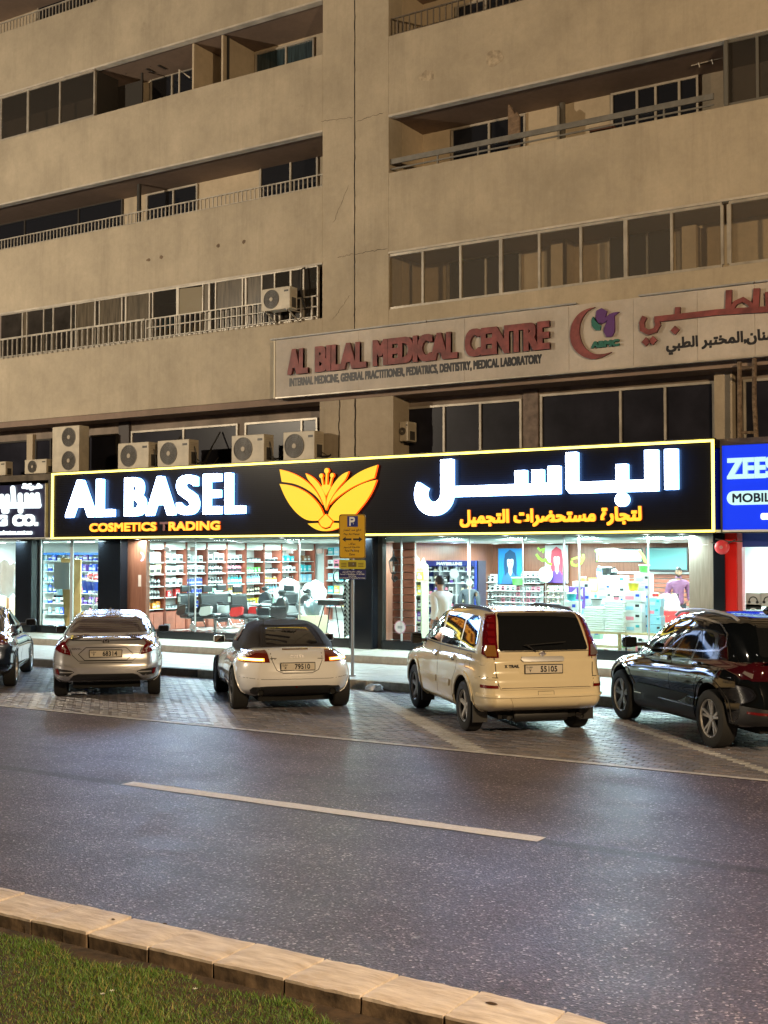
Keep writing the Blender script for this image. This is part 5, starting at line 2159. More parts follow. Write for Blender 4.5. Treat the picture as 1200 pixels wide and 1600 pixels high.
# ---------- cream estate off-roader in the middle
def cream_suv():
    paint = M('cream_paint', (.72, .62, .42), .22, coat=1, var=.03, vs=2)
    c = Car('parked_suv', 'cream boxy off-roader with roof rails and tall tail lamps, parked between roadster and black car', -7.445, 15.356, 135.6)
    T = c.t
    lower = shell(xr=[(.28, -.80), (.38, -.90), (.46, -.935), (.55, -.945), (.60, -.925), (.74, -.92), (.80, -.90), (.84, -.865), (1.12, -.845)],
                  xf=[(.28, 3.45), (.45, 3.56), (.65, 3.56), (.80, 3.50), (1.12, 3.30)],
                  hw=.885, zt=[(0, 1.12), (.1, 1.12), (.55, 1.08), (.72, 1.05), (.78, 1.02), (.93, .93), (1, .82)],
                  zb=[(0, .36), (.12, .30), (.3, .26), (.75, .26), (.9, .28), (1, .34)],
                  hwx=[(0, .925), (.10, .985), (.3, 1), (.75, 1), (.92, .97), (1, .88)],
                  hwz=[(0, .93), (.2, .985), (.45, 1.0), (.75, .985), (1, .945)],
                  rx=.26, ry=.13, rt=.16, rb=.16, bow=.03, bowf=.12, crown=.02)
    body = shell_object('body', lower, paint, T, arches=[(0, .405, .36, .60, 1.0), (2.625, .405, .36, .60, 1.0)])
    cab = shell(xr=[(.9, -.845), (1.12, -.842), (1.3, -.77), (1.5, -.66), (1.62, -.565), (1.70, -.50)],
                xf=[(.9, 2.80), (1.10, 2.66), (1.35, 2.22), (1.55, 1.86), (1.64, 1.62), (1.70, 1.5)],
                hw=.80, zt=[(0, 1.645), (.08, 1.665), (.4, 1.685), (.75, 1.67), (1, 1.63)],
                zb=[(0, .92), (1, .92)], hwx=[(0, .97), (.12, 1), (.8, 1), (1, .93)],
                hwz=[(0, 1.055), (.22, 1.035), (.5, .965), (.8, .885), (1, .83)],
                rx=.16, ry=.14, rt=.14, rb=.05, bow=.05, bowf=.22, crown=.02)
    cabin = shell_object('cabin', cab, paint, T)
    c.add_shell(body)
    c.add_shell(cabin)
    c.freeze()
    # rear glass, lamps, tailgate
    c.patch('rear_window', [(-.60, 1.145), (.60, 1.145), (.625, 1.17), (.555, 1.60), (.52, 1.628), (-.52, 1.628), (-.555, 1.60), (-.625, 1.17)], 'rear', m_cglass, .006, .02)
    for sg_ in (1, -1):
        f = (lambda q: q) if sg_ > 0 else mirrored
        o = c.patch('tail_light', f([(.625, 1.06), (.76, 1.06), (.80, 1.10), (.775, 1.22), (.70, 1.50), (.655, 1.60), (.565, 1.615), (.60, 1.50), (.640, 1.22)]), 'rear', m_lens_r, .022, .04, sm=1)
        c.patch('lamp_amber', f([(.655, 1.075), (.765, 1.075), (.778, 1.12), (.762, 1.21), (.665, 1.21)]), 'rear', m_lens_a if sg_ > 0 else m_lens_c, .028, .01, parent=o)
        for zz in (1.27, 1.36, 1.45, 1.53):
            yy = .70 - (zz - 1.22) * .17
            c.patch('lamp_bulb', f([(yy - .035, zz - .03), (yy + .035, zz - .03), (yy + .035, zz + .03), (yy - .035, zz + .03)]), 'rear', M('lens_red_deep', (.17, .006, .008), .1, coat=1), .027, .008, parent=o, sm=1)
        c.patch('reflector', f([(.66, .665), (.84, .665), (.84, .705), (.66, .705)]), 'rear', m_refl_r, .008, .02)
    tg = [(-.62, .665), (.62, .665), (.665, .72), (.69, 1.135), (-.69, 1.135), (-.665, .72)]
    c.line('tailgate_gap', tg, .011, 'rear', m_seamc, .002, .003, closed=True)
    c.patch('chrome_handle', [(-.26, 1.0), (.30, 1.0), (.33, 1.02), (.32, 1.07), (-.24, 1.07), (-.27, 1.05)], 'rear', m_alloy, .03, .04)
    c.patch('plate_recess', [(-.32, .85), (.36, .85), (.36, .99), (-.32, .99)], 'rear', paint, .004, .01)
    c.plate('55105', 'Y', 0.02, .905)
    mb = MB().lathe([(.036, -.002), (.036, -.008), (.026, -.010), (.026, -.003)], 'x', n=24).box(-.010, -.05, -.008, -.002, .05, .008)
    p, _ = c.hit(0.03, 1.105, 'rear')
    mb.build('badge', m_chrome, T, loc=(p.x - .006, .03, 1.105))
    c.text('X', .535, .945, .04, .042, m_plast, bold=.003)
    c.text('TRAIL', .425, .945, .15, .042, m_plast, bold=.003)
    # bumper
    c.line('bumper_gap', [(.90, .80), (.72, .802), (.655, .80)], .010, 'rear', m_seamc)
    c.line('bumper_gap', [(-.655, .80), (-.72, .802), (-.90, .80)], .010, 'rear', m_seamc)
    c.patch('bumper_insert', [(-.42, .40), (.44, .40), (.50, .535), (-.48, .535)], 'rear', paint, .012, .02)
    c.line('bumper_ledge', [(.86, .565), (.48, .555), (-.46, .555), (-.86, .565)], .030, 'rear', paint, .020, .03)
    c.line('bumper_ledge', [(.86, .79), (.70, .785), (.66, .745), (.62, .655), (-.62, .655), (-.66, .745), (-.70, .785), (-.86, .79)], .018, 'rear', paint, .014, .02)
    c.line('tow_cover', [(-.10, .57), (.12, .57), (.12, .62), (-.10, .62)], .006, 'rear', m_seamc, closed=True)
    # wiper
    mb = MB().tube([(-.0, .0, 0), (-.035, .10, .07), (-.05, .16, .10)], .010, 6).tube([(-.045, .18, .09), (-.05, -.40, .13)], .007, 6)
    p, _ = c.hit(.18, 1.16, 'rear')
    mb.build('wiper', m_plast, T, loc=(p.x - .01, .12, 1.13))
    c.line('spoiler_lamp', [(-.14, 1.645), (.14, 1.645)], .02, 'rear', m_lens_r, .006, .01)
    # sides
    for sd in (1, -1):
        g = [c.patch('side_window', w, 'side', m_cglass, .004, .015, side=sd) for w in (
            [(1.30, 1.125), (2.28, 1.145), (2.33, 1.175), (1.80, 1.545), (1.34, 1.575)],
            [(.34, 1.125), (1.22, 1.125), (1.25, 1.575), (.38, 1.58)],
            [(-.30, 1.15), (.27, 1.125), (.30, 1.58), (-.20, 1.575), (-.33, 1.52), (-.42, 1.22)])]
        for pth in ([(1.26, .40), (1.25, .75), (1.27, 1.10), (1.29, 1.60)], [(.305, 1.60), (.29, 1.10), (.33, .82), (.50, .62), (.52, .36)], [(2.50, 1.08), (2.46, .90), (2.20, .60), (2.16, .36)]):
            c.seam(pth, side=sd)
        c.line('belt_trim', [(-.42, 1.105), (.3, 1.10), (1.25, 1.10), (2.32, 1.125)], .018, 'side', m_plast, .006, .008, sd)
        c.patch('side_moulding', [(.60, .56), (1.22, .56), (1.22, .645), (.585, .645)], 'side', paint, .018, .02, side=sd)
        c.patch('side_moulding', [(1.28, .56), (2.12, .56), (2.20, .645), (1.28, .645)], 'side', paint, .018, .02, side=sd)
        for xx in (1.42, .52):
            c.patch('door_handle', [(xx - .09, .945), (xx + .09, .945), (xx + .10, .975), (xx + .09, 1.0), (xx - .09, 1.0), (xx - .10, .975)], 'side', m_chrome, .028, .03, side=sd, sm=1, step=.03)
            c.patch('handle_recess', [(xx - .07, .92), (xx + .03, .915), (xx + .05, .95), (xx - .08, .95)], 'side', m_plast, .003, .004, side=sd)
        c.line('fuel_flap' if sd < 0 else 'panel_gap', [(-.28, .88), (-.08, .88), (-.08, 1.06), (-.28, 1.06)], .008, 'side', m_seamc, .002, .003, sd, closed=True)
        for cx in (0, 2.625):
            pts = [(cx + .43 * math.cos(R(a)), .37 + .43 * math.sin(R(a))) for a in range(-12, 193, 6)]
            c.line('wheel_arch', pts, .055, 'side', paint, .016, .03, sd)
        # mud flaps, rails
        MB().box(-.43, sd * .66, .17, -.40, sd * .86, .48).build('mud_flap', m_plast, T)
        MB().box(2.19, sd * .66, .17, 2.22, sd * .86, .42).build('mud_flap', m_plast, T)
        pts = [(-.38, sd * .575, 1.63), (-.25, sd * .58, 1.665), (.4, sd * .59, 1.685), (1.0, sd * .59, 1.68), (1.30, sd * .58, 1.655), (1.42, sd * .575, 1.62)]
        MB().tube(pts, .024, 8).build('roof_rail', m_plast, T, smooth=60)
    c.patch('windscreen', [(-.62, 1.13), (.62, 1.13), (.56, 1.56), (-.56, 1.56)], 'front', m_cglass, .005, .01)
    for sg_ in (1, -1):
        f = (lambda q: q) if sg_ > 0 else mirrored
        c.patch('headlight', f([(.42, .68), (.80, .70), (.82, .84), (.46, .84)]), 'front', m_lens_c, .01, .02)
    c.mirror(2.18, .955, 1.13, m_plast, (.10, .17, .17))
    MB().box(-.55, -.55, .22, 2.9, .55, .40).build('underbody', m_well, T)
    MB().lathe([(.09, -.42), (.10, -.38), (.10, .30), (.09, .34)], 'y', (-.52, 0, .27), 14).build('silencer', m_plast, T, smooth=40)
    MB().tube([(-.15, .5, .26), (-.7, .45, .25)], .03, 8).build('axle_link', m_plast, T)
    c.exhaust(-.86, -.52, .27, .03)
    c.wheels(2.625, 1.53, .345, .215, .215, 5, .075, M('alloy_warm', (.60, .58, .54), .4, .3))
    return c


cream_suv()


# ---------- white soft top roadster
def roadster():
    paint = M('pearl_white_paint', (.84, .84, .84), .18, coat=1)
    cloth = M('soft_top_cloth', (.016, .013, .014), .8, bump=.4, bs=120)
    c = Car('parked_roadster', 'white two seat roadster with black soft top and glowing amber tail lamps', -11.633, 15.554, 136.0)
    T = c.t
    lower = shell(xr=[(.20, -.62), (.30, -.72), (.42, -.80), (.52, -.835), (.60, -.84), (.72, -.815), (.88, -.76), (.95, -.72), (1.02, -.65)],
                  xf=[(.18, 3.15), (.35, 3.34), (.55, 3.35), (.70, 3.22), (.95, 2.9)],
                  hw=.925, zt=[(0, .965), (.04, .975), (.12, .985), (.25, .985), (.6, .945), (.72, .90), (.85, .83), (1, .66)],
                  zb=[(0, .27), (.1, .22), (.3, .16), (.75, .15), (.9, .17), (1, .22)],
                  hwx=[(0, .80), (.07, .93), (.18, 1.0), (.32, .985), (.55, .955), (.78, .985), (.92, .93), (1, .78)],
                  hwz=[(0, .90), (.2, .965), (.45, 1.0), (.70, .965), (.9, .86), (1, .80)],
                  rx=.34, ry=.22, rt=.26, rb=.16, bow=.10, bowf=.25, crown=.03)
    body = shell_object('body', lower, paint, T, arches=[(0, .365, .335, .62, 1.0), (2.465, .365, .335, .62, 1.0)])
    cab = shell(xr=[(.85, -.38), (.98, -.34), (1.08, -.16), (1.18, .10), (1.28, .45), (1.34, .75)],
                xf=[(.85, 2.12), (.98, 1.98), (1.1, 1.78), (1.25, 1.52), (1.34, 1.30), (1.38, 1.1)],
                hw=.72, zt=[(0, 1.28), (.2, 1.31), (.5, 1.335), (.8, 1.33), (1, 1.30)], zb=[(0, .86), (1, .86)],
                hwx=[(0, .86), (.2, .98), (.5, 1), (.8, .98), (1, .92)], hwz=[(0, 1.06), (.3, 1.02), (.6, .92), (.85, .83), (1, .76)],
                rx=.25, ry=.2, rt=.22, rb=.05, bow=.16, bowf=.25, crown=.03)
    cabin = shell_object('soft_top', cab, cloth, T)
    c.add_shell(body)
    c.add_shell(cabin)
    c.freeze()
    c.patch('rear_window', [(-.38, 1.01), (.38, 1.01), (.41, 1.03), (.35, 1.21), (.31, 1.24), (-.31, 1.24), (-.35, 1.21), (-.41, 1.03)], 'rear', m_cglass, .006, .015, sm=1)
    # fabric folds of the roof
    for yy in (.48, -.48):
        c.line('roof_seam', [(yy * 1.08, 1.0), (yy * 1.02, 1.12), (yy * .92, 1.24), (yy * .8, 1.29)], .014, 'rear', cloth, .008, .006)
    c.line('roof_seam', [(-.38, 1.275), (.38, 1.275)], .014, 'rear', cloth, .008, .006)
    m_am = E('lamp_amber_lit', (1.0, .33, .03), 3.2)
    m_dim = M('lens_smoked_red', (.16, .02, .01), .1, coat=1)
    m_core = E('lamp_amber_core', (1.0, .62, .22), 9)
    for sg_ in (1, -1):
        f = (lambda q: q) if sg_ > 0 else mirrored
        o = c.patch('tail_light', f([(.42, .775), (.84, .775), (.875, .81), (.875, .86), (.80, .915), (.46, .945), (.44, .90)]), 'rear', m_dim, .010, .03, sm=1)
        c.patch('indicator_lamp', f([(.50, .79), (.845, .79), (.855, .83), (.50, .83)]), 'rear', m_am, .015, .01, parent=o)
        c.patch('indicator_core', f([(.52, .80), (.82, .80), (.82, .820), (.52, .820)]), 'rear', m_core, .018, .006, parent=o)
        c.patch('reflector', f([(.03 + .0, .40), (.0, .40), (0, .42), (.03, .42)]), 'rear', m_refl_r, .02, .01) if sg_ > 0 else None
    c.line('boot_gap', [(.40, .955), (.385, .80), (.32, .66), (.22, .615), (-.22, .615), (-.32, .66), (-.385, .80), (-.40, .955)], .009, 'rear', m_seamc, .002, .003)
    c.line('bumper_gap', [(-.90, .555), (-.5, .525), (.5, .525), (.90, .555)], .006, 'rear', m_seamc, .001, .002)
    c.line('brake_lamp', [(-.20, .955), (.20, .955)], .014, 'rear', m_lens_r, .006, .01)
    c.patch('diffuser', [(-.60, .265), (.60, .265), (.68, .30), (.70, .36), (.66, .405), (.4, .425), (-.4, .425), (-.66, .405), (-.70, .36), (-.68, .30)], 'rear', m_plast, .010, .03, sm=1)
    c.exhaust(-.80, .555, .325, .052, m_chrome)
    c.exhaust(-.80, -.555, .325, .052, m_chrome)
    c.plate('79510', 'X', -.0, .715)
    mb = MB()
    for k in range(4):
        mb.lathe([(.030, -.006), (.030, -.001), (.022, -.001), (.022, -.006), (.030, -.006)], 'x', (0, -.066 + .044 * k, 0), 24)
    p, _ = c.hit(0, .855, 'rear')
    mb.build('badge', m_chrome, T, loc=(p.x - .004, 0, .855))
    c.text('TT', .365, .825, .10, .035, m_plast, bold=.003)
    c.text('quattro', -.36, .825, .09, .018, m_plast, bold=.0005)
    for sd in (1, -1):
        c.patch('side_window', [(.70, 1.0), (1.70, .99), (1.74, 1.01), (1.35, 1.21), (1.05, 1.25), (.80, 1.22), (.70, 1.10)], 'side', m_cglass, .004, .012, side=sd)
        c.seam([(.58, 1.0), (.52, .78), (.60, .42), (.66, .24)], side=sd)
        c.seam([(1.85, .98), (1.86, .70), (1.80, .30)], side=sd)
        c.patch('door_handle', [(.64, .80), (.84, .80), (.85, .84), (.64, .845)], 'side', m_chrome, .02, .02, side=sd, step=.03)
        c.line('sill_crease', [(.45, .34), (1.98, .33)], .012, 'side', paint, .010, .01, sd)
        for cx in (0, 2.465):
            pts = [(cx + .375 * math.cos(R(a)), .335 + .375 * math.sin(R(a))) for a in range(-10, 191, 6)]
            c.line('wheel_arch', pts, .03, 'side', paint, .010, .02, sd)
    c.patch('fuel_cap', [(-.05 + .075 * math.cos(R(a)), .86 + .075 * math.sin(R(a))) for a in range(0, 360, 24)], 'side', m_alloy, .006, .01, side=-1, step=.03)
    c.patch('windscreen', [(-.55, .99), (.55, .99), (.46, 1.27), (-.46, 1.27)], 'front', m_cglass, .005, .01)
    for sg_ in (1, -1):
        f = (lambda q: q) if sg_ > 0 else mirrored
        c.patch('headlight', f([(.45, .55), (.80, .60), (.78, .70), (.48, .66)]), 'front', m_lens_c, .01, .02)
    c.mirror(1.62, .94, .99, paint, (.11, .19, .13))
    p, _ = c.hit(.0, .0, 'top')
    MB().tube([(-.22, .46, .97), (-.34, .46, 1.42)], .004, 5).build('aerial', m_plast, T)
    MB().box(-.45, -.55, .16, 2.7, .55, .32).build('underbody', m_well, T)
    MB().lathe([(.10, -.26), (.12, -.22), (.12, .2), (.10, .26)], 'y', (1.0, .0, 1.19), 12).build('seat_backs', m_plast, T)
    c.wheels(2.465, 1.60, .325, .255, .240, 5, .036, m_dalloy, double=True)
    return c


roadster()


# ---------- silver saloon
def silver_saloon():
    paint = M('silver_paint', (.62, .62, .64), .26, .55, coat=1)
    c = Car('parked_saloon', 'silver grey saloon with C shaped red tail lamps, between the dark saloon and the roadster', -15.297, 15.256, 132.6)
    T = c.t
    lower = shell(xr=[(.25, -.86), (.36, -.95), (.45, -1.0), (.58, -1.02), (.66, -.985), (.80, -.955), (.95, -.975), (1.02, -.985), (1.07, -.93), (1.12, -.86)],
                  xf=[(.2, 3.45), (.4, 3.60), (.6, 3.60), (.75, 3.5), (1.0, 3.2)],
                  hw=.905, zt=[(0, 1.045), (.05, 1.05), (.15, 1.035), (.3, .985), (.62, .955), (.72, .93), (.9, .82), (1, .68)],
                  zb=[(0, .33), (.1, .26), (.25, .17), (.8, .16), (1, .22)],
                  hwx=[(0, .87), (.06, .95), (.15, 1.0), (.5, 1), (.8, 1), (.93, .94), (1, .80)],
                  hwz=[(0, .91), (.25, .98), (.5, 1.0), (.75, .97), (.92, .885), (1, .83)],
                  rx=.30, ry=.14, rt=.20, rb=.14, bow=.10, bowf=.25, crown=.035)
    body = shell_object('body', lower, paint, T, arches=[(0, .36, .335, .60, 1.0), (2.70, .36, .335, .60, 1.0)])
    cab = shell(xr=[(.85, -.62), (1.0, -.52), (1.12, -.22), (1.25, .20), (1.34, .58), (1.42, 1.0)],
                xf=[(.85, 2.62), (.98, 2.45), (1.12, 2.12), (1.28, 1.72), (1.38, 1.45), (1.42, 1.3)],
                hw=.79, zt=[(0, 1.36), (.2, 1.395), (.5, 1.42), (.8, 1.405), (1, 1.37)], zb=[(0, .84), (1, .84)],
                hwx=[(0, .84), (.2, .97), (.5, 1), (.8, .97), (1, .9)], hwz=[(0, 1.06), (.3, 1.02), (.6, .91), (.85, .80), (1, .73)],
                rx=.22, ry=.18, rt=.20, rb=.05, bow=.10, bowf=.25, crown=.025)
    cabin = shell_object('cabin', cab, paint, T)
    c.add_shell(body)
    c.add_shell(cabin)
    c.freeze()
    rear_tint = M('rear_glass_dim', (.045, .032, .040), .10, spec=.8)
    c.patch('rear_window', [(-.64, 1.09), (.64, 1.09), (.655, 1.12), (.555, 1.305), (.50, 1.335), (-.50, 1.335), (-.555, 1.305), (-.655, 1.12)], 'rear', rear_tint, .006, .015, sm=1)
    for k in range(7):
        c.line('heater_wire', [(-.50, 1.13 + k * .026), (.50, 1.13 + k * .026)], .003, 'rear', M('heater_line', (.10, .07, .07), .4), .009, .001)
    c.line('high_brake_lamp', [(-.12, 1.318), (.12, 1.318)], .016, 'rear', m_lens_r, .010, .004)
    clr = M('lens_pinkish', (.50, .36, .34), .12, .3, coat=1)
    for sg_ in (1, -1):
        f = (lambda q: q) if sg_ > 0 else mirrored
        o = c.patch('tail_light', f([(.30, 1.055), (.58, 1.045), (.76, 1.00), (.835, .955), (.83, .875), (.78, .82), (.56, .755), (.575, .84), (.645, .94), (.60, 1.0)]), 'rear', m_lens_r, .022, .05, sm=1)
        c.patch('lamp_clear', f([(.60, .79), (.69, .815), (.70, .875), (.675, .90), (.63, .86)]), 'rear', clr, .022, .012, parent=o)
        c.patch('fog_recess', f([(.60, .415), (.79, .43), (.805, .535), (.78, .545), (.56, .515), (.50, .49)]), 'rear', m_plast, .004, .01)
        c.patch('fog_reflector', f([(.74, .44), (.80, .445), (.81, .535), (.76, .53)]), 'rear', m_refl_r, .012, .02)
        c.patch('fog_blade', f([(.53, .475), (.73, .475), (.73, .495), (.52, .492)]), 'rear', m_alloy, .016, .012)
    c.line('boot_gap', [(.57, 1.0), (.60, .92), (.54, .76), (.44, .665), (-.44, .665), (-.54, .76), (-.60, .92), (-.57, 1.0)], .009, 'rear', m_seamc, .002, .003)
    c.line('crease_line', [(-.42, .635), (.42, .635)], .012, 'rear', m_seamc, .002, .003)
    c.line('boot_trim', [(-.56, 1.0), (.56, 1.0)], .016, 'rear', m_plast, .004, .006)
    c.line('plate_surround', [(-.32, .885), (.32, .885), (.44, .775), (.34, .675), (-.34, .675), (-.44, .775)], .012, 'rear', m_seamc, .003, .004, closed=True)
    c.plate('68314', 'T', 0, .785)
    mb = MB()
    fr_ = rrect(.13, .105, .03)
    mb.prism(fr_, -.008, 0)
    mb.v = [(a[1], -a[0], a[2]) for a in mb.v]
    p, _ = c.hit(0, .975, 'rear')
    bd = mb.build('badge', m_chrome, T, loc=(p.x - .002, 0, .975))
    mb = MB().prism(rrect(.10, .08, .02), -.0095, -.008)
    mb.v = [(a[1], -a[0], a[2]) for a in mb.v]
    mb.build('badge_field', m_seamc, bd)
    mb = MB().prism([(-.034, .034), (-.022, -.034), (-.010, -.034), (-.014, -.008), (.014, -.008), (.010, -.034), (.022, -.034), (.034, .034), (.020, .034), (.016, .008), (-.016, .008), (-.020, .034)], -.013, -.0095)
    mb.v = [(a[1], -a[0], a[2]) for a in mb.v]
    mb.build('badge_letter', m_chrome, bd)
    c.text('CIVIC', .47, .865, .16, .028, m_plast, bold=.001)
    c.patch('lower_grille', [(-.60, .335), (.60, .335), (.52, .43), (.44, .455), (-.44, .455), (-.52, .43)], 'rear', m_plast, .006, .02)
    c.line('bumper_crease', [(-.84, .62), (-.62, .60), (-.5, .55), (-.46, .47)], .008, 'rear', M('silver_shade', (.3, .29, .28), .3, .7), .003, .004)
    c.line('bumper_crease', [(.84, .62), (.62, .60), (.5, .55), (.46, .47)], .008, 'rear', MATS['silver_shade'], .003, .004)
    for sd in (1, -1):
        c.patch('side_window', [(.05, 1.06), (2.05, 1.01), (2.10, 1.03), (1.55, 1.30), (1.1, 1.34), (.6, 1.30), (.2, 1.16)], 'side', m_cglass, .004, .012, side=sd)
        c.line('window_trim', [(-.05, 1.05), (2.12, 1.0)], .014, 'side', m_chrome, .006, .01, sd)
        c.seam([(.02, 1.04), (.02, .88), (.28, .62), (.42, .24)], side=sd)
        c.seam([(1.06, 1.02), (1.05, .60), (1.03, .24)], side=sd)
        c.seam([(2.2, .98), (2.2, .6), (2.16, .26)], side=sd)
        for xx in (.36, 1.32):
            c.patch('door_handle', [(xx - .10, .86), (xx + .10, .86), (xx + .10, .89), (xx - .10, .895)], 'side', paint, .024, .025, side=sd, step=.03)
        for cx in (0, 2.70):
            pts = [(cx + .37 * math.cos(R(a)), .335 + .37 * math.sin(R(a))) for a in range(-10, 191, 6)]
            c.line('wheel_arch', pts, .02, 'side', paint, .008, .02, sd)
    c.patch('windscreen', [(-.58, 1.01), (.58, 1.01), (.50, 1.32), (-.50, 1.32)], 'front', m_cglass, .005, .01)
    for sg_ in (1, -1):
        f = (lambda q: q) if sg_ > 0 else mirrored
        c.patch('headlight', f([(.40, .62), (.80, .66), (.78, .74), (.42, .70)]), 'front', m_lens_c, .01, .02)
    c.mirror(1.95, .94, 1.02, m_plast, (.11, .20, .13))
    MB().box(-.5, -.55, .18, 2.9, .55, .36).build('underbody', m_well, T)
    MB().prism([(.0, 0), (.16, 0), (.03, .07)], -.012, .012).build('shark_fin', paint, T, loc=(.75, 0, 1.395))
    c.wheels(2.70, 1.56, .33, .215, .22, 7, .04)
    return c


silver_saloon()


# ---------- black crossover at the right
def black_suv():
    paint = M('black_paint', (.004, .005, .006), .03, coat=1, spec=.7)
    clad = M('grey_cladding', (.022, .022, .024), .45)
    c = Car('parked_crossover', 'glossy black crossover with chrome window line and ten spoke wheels at the right edge', -4.116, 15.751, 135.1)
    T = c.t
    lower = shell(xr=[(.28, -.86), (.40, -.95), (.55, -.985), (.70, -.96), (.85, -.92), (1.0, -.905), (1.2, -.86)],
                  xf=[(.25, 3.52), (.45, 3.64), (.65, 3.64), (.85, 3.55), (1.1, 3.25)],
                  hw=.92, zt=[(0, 1.17), (.12, 1.15), (.3, 1.12), (.6, 1.06), (.74, 1.03), (.9, .95), (1, .80)],
                  zb=[(0, .36), (.1, .30), (.3, .24), (.8, .23), (1, .30)],
                  hwx=[(0, .86), (.07, .95), (.16, 1.0), (.34, .97), (.6, .965), (.8, 1.0), (.93, .94), (1, .80)],
                  hwz=[(0, .94), (.22, .975), (.40, .965), (.62, 1.0), (.82, .965), (1, .88)],
                  rx=.27, ry=.12, rt=.16, rb=.14, bow=.10, bowf=.28, crown=.03)
    body = shell_object('body', lower, paint, T, arches=[(0, .43, .38, .60, 1.0), (2.705, .43, .38, .60, 1.0)])
    cab = shell(xr=[(.95, -.88), (1.15, -.84), (1.35, -.70), (1.55, -.50), (1.66, -.36), (1.72, -.2)],
                xf=[(.95, 2.75), (1.05, 2.58), (1.25, 2.20), (1.45, 1.80), (1.6, 1.45), (1.70, 1.1)],
                hw=.83, zt=[(0, 1.62), (.2, 1.665), (.5, 1.69), (.8, 1.66), (1, 1.60)], zb=[(0, .92), (1, .92)],
                hwx=[(0, .84), (.15, .96), (.5, 1), (.8, .98), (1, .92)], hwz=[(0, 1.02), (.3, .985), (.6, .95), (.85, .915), (1, .84)],
                rx=.18, ry=.12, rt=.13, rb=.05, bow=.10, bowf=.25, crown=.025)
    cabin = shell_object('cabin', cab, paint, T)
    c.add_shell(body)
    c.add_shell(cabin)
    c.freeze()
    c.patch('rear_window', [(-.60, 1.18), (.60, 1.18), (.62, 1.22), (.52, 1.55), (-.52, 1.55), (-.62, 1.22)], 'rear', m_cglass, .006, .015)
    for sd in (1, -1):
        wins = ([(1.20, 1.17), (2.26, 1.10), (2.30, 1.115), (1.95, 1.33), (1.62, 1.49), (1.24, 1.545)],
                [(.36, 1.20), (1.13, 1.175), (1.17, 1.55), (.82, 1.565), (.40, 1.55)],
                [(-.16, 1.30), (-.08, 1.25), (.30, 1.205), (.33, 1.545), (.02, 1.515), (-.14, 1.42)])
        for w in wins:
            c.patch('side_window', w, 'side', m_cglass, .004, .012, side=sd)
        rim = [(2.40, 1.075), (1.95, 1.105), (1.16, 1.145), (.34, 1.175), (-.08, 1.215), (-.21, 1.28), (-.20, 1.43), (-.02, 1.545), (.36, 1.585), (.82, 1.598), (1.22, 1.58), (1.65, 1.52), (2.0, 1.365), (2.40, 1.10)]
        c.line('chrome_surround', rim, .022, 'side', m_chrome, .008, .012, sd, closed=False)
        for pth in ([(1.165, 1.13), (1.16, .80), (1.17, .34)], [(.33, 1.18), (.28, .92), (.44, .72), (.52, .36)], [(2.42, 1.06), (2.40, .80), (2.30, .50), (2.28, .36)]):
            c.seam(pth, side=sd)
        for xx in (1.36, .50):
            c.patch('door_handle', [(xx - .11, .985), (xx + .11, .985), (xx + .115, 1.01), (xx + .10, 1.03), (xx - .10, 1.03), (xx - .115, 1.01)], 'side', m_chrome, .032, .035, side=sd, sm=1, step=.03)
        c.patch('sill_cladding', [(.44, .27), (2.26, .25), (2.26, .47), (.46, .47)], 'side', clad, .008, .02, side=sd)
        c.line('sill_trim', [(.47, .455), (2.24, .455)], .014, 'side', m_chrome, .012, .012, sd)
        for cx in (0, 2.705):
            pts = [(cx + .455 * math.cos(R(a)), .38 + .455 * math.sin(R(a))) for a in range(-14, 195, 6)]
            c.line('arch_cladding', pts, .075, 'side', clad, .010, .03, sd)
        pts = [(-.25, sd * .62, 1.59), (-.12, sd * .63, 1.645), (.3, sd * .64, 1.68), (.9, sd * .64, 1.68), (1.30, sd * .63, 1.64), (1.45, sd * .62, 1.58)]
        MB().tube(pts, .022, 8).build('roof_rail', m_alloy, T, smooth=60)
        o = c.patch('tail_light', [(-.80, .90), (-.66, .98), (-.62, 1.03), (-.74, 1.12), (-.86, 1.12), (-.90, .90)], 'side', M('lens_smoked', (.045, .004, .007), .06, coat=1), .012, .03, side=sd)
        c.patch('lamp_clear', [(-.80, .93), (-.68, .985), (-.70, 1.01), (-.80, .985)], 'side', m_lens_c, .018, .01, side=sd, parent=o)
    for sg_ in (1, -1):
        f = (lambda q: q) if sg_ > 0 else mirrored
        o = c.patch('tail_light', f([(.40, .99), (.62, .94), (.82, .91), (.86, 1.0), (.80, 1.10), (.55, 1.07)]), 'rear', M('lens_smoked', (.045, .004, .007), .06, coat=1), .012, .03)
        c.patch('reflector', f([(.60, .50), (.80, .51), (.80, .54), (.60, .53)]), 'rear', m_refl_r, .01, .02)
        c.patch('headlight', f([(.42, .72), (.82, .80), (.80, .92), (.46, .84)]), 'front', m_lens_c, .01, .02)
    c.line('tailgate_gap', [(.52, 1.15), (.56, .96), (.50, .74), (-.50, .74), (-.56, .96), (-.52, 1.15)], .009, 'rear', m_seamc, .002, .003)
    c.patch('bumper_cladding', [(-.88, .36), (.88, .36), (.88, .60), (.55, .56), (-.55, .56), (-.88, .60)], 'rear', clad, .008, .02)
    c.patch('chrome_handle', [(-.28, .955), (.28, .955), (.28, 1.0), (-.28, 1.0)], 'rear', m_chrome, .02, .02)
    c.patch('windscreen', [(-.62, 1.13), (.62, 1.13), (.52, 1.52), (-.52, 1.52)], 'front', m_cglass, .005, .01)
    c.mirror(2.20, .99, 1.17, paint, (.12, .21, .16))
    c.exhaust(-.93, .45, .30, .035)
    MB().box(-.6, -.55, .24, 2.9, .55, .45).build('underbody', m_well, T)
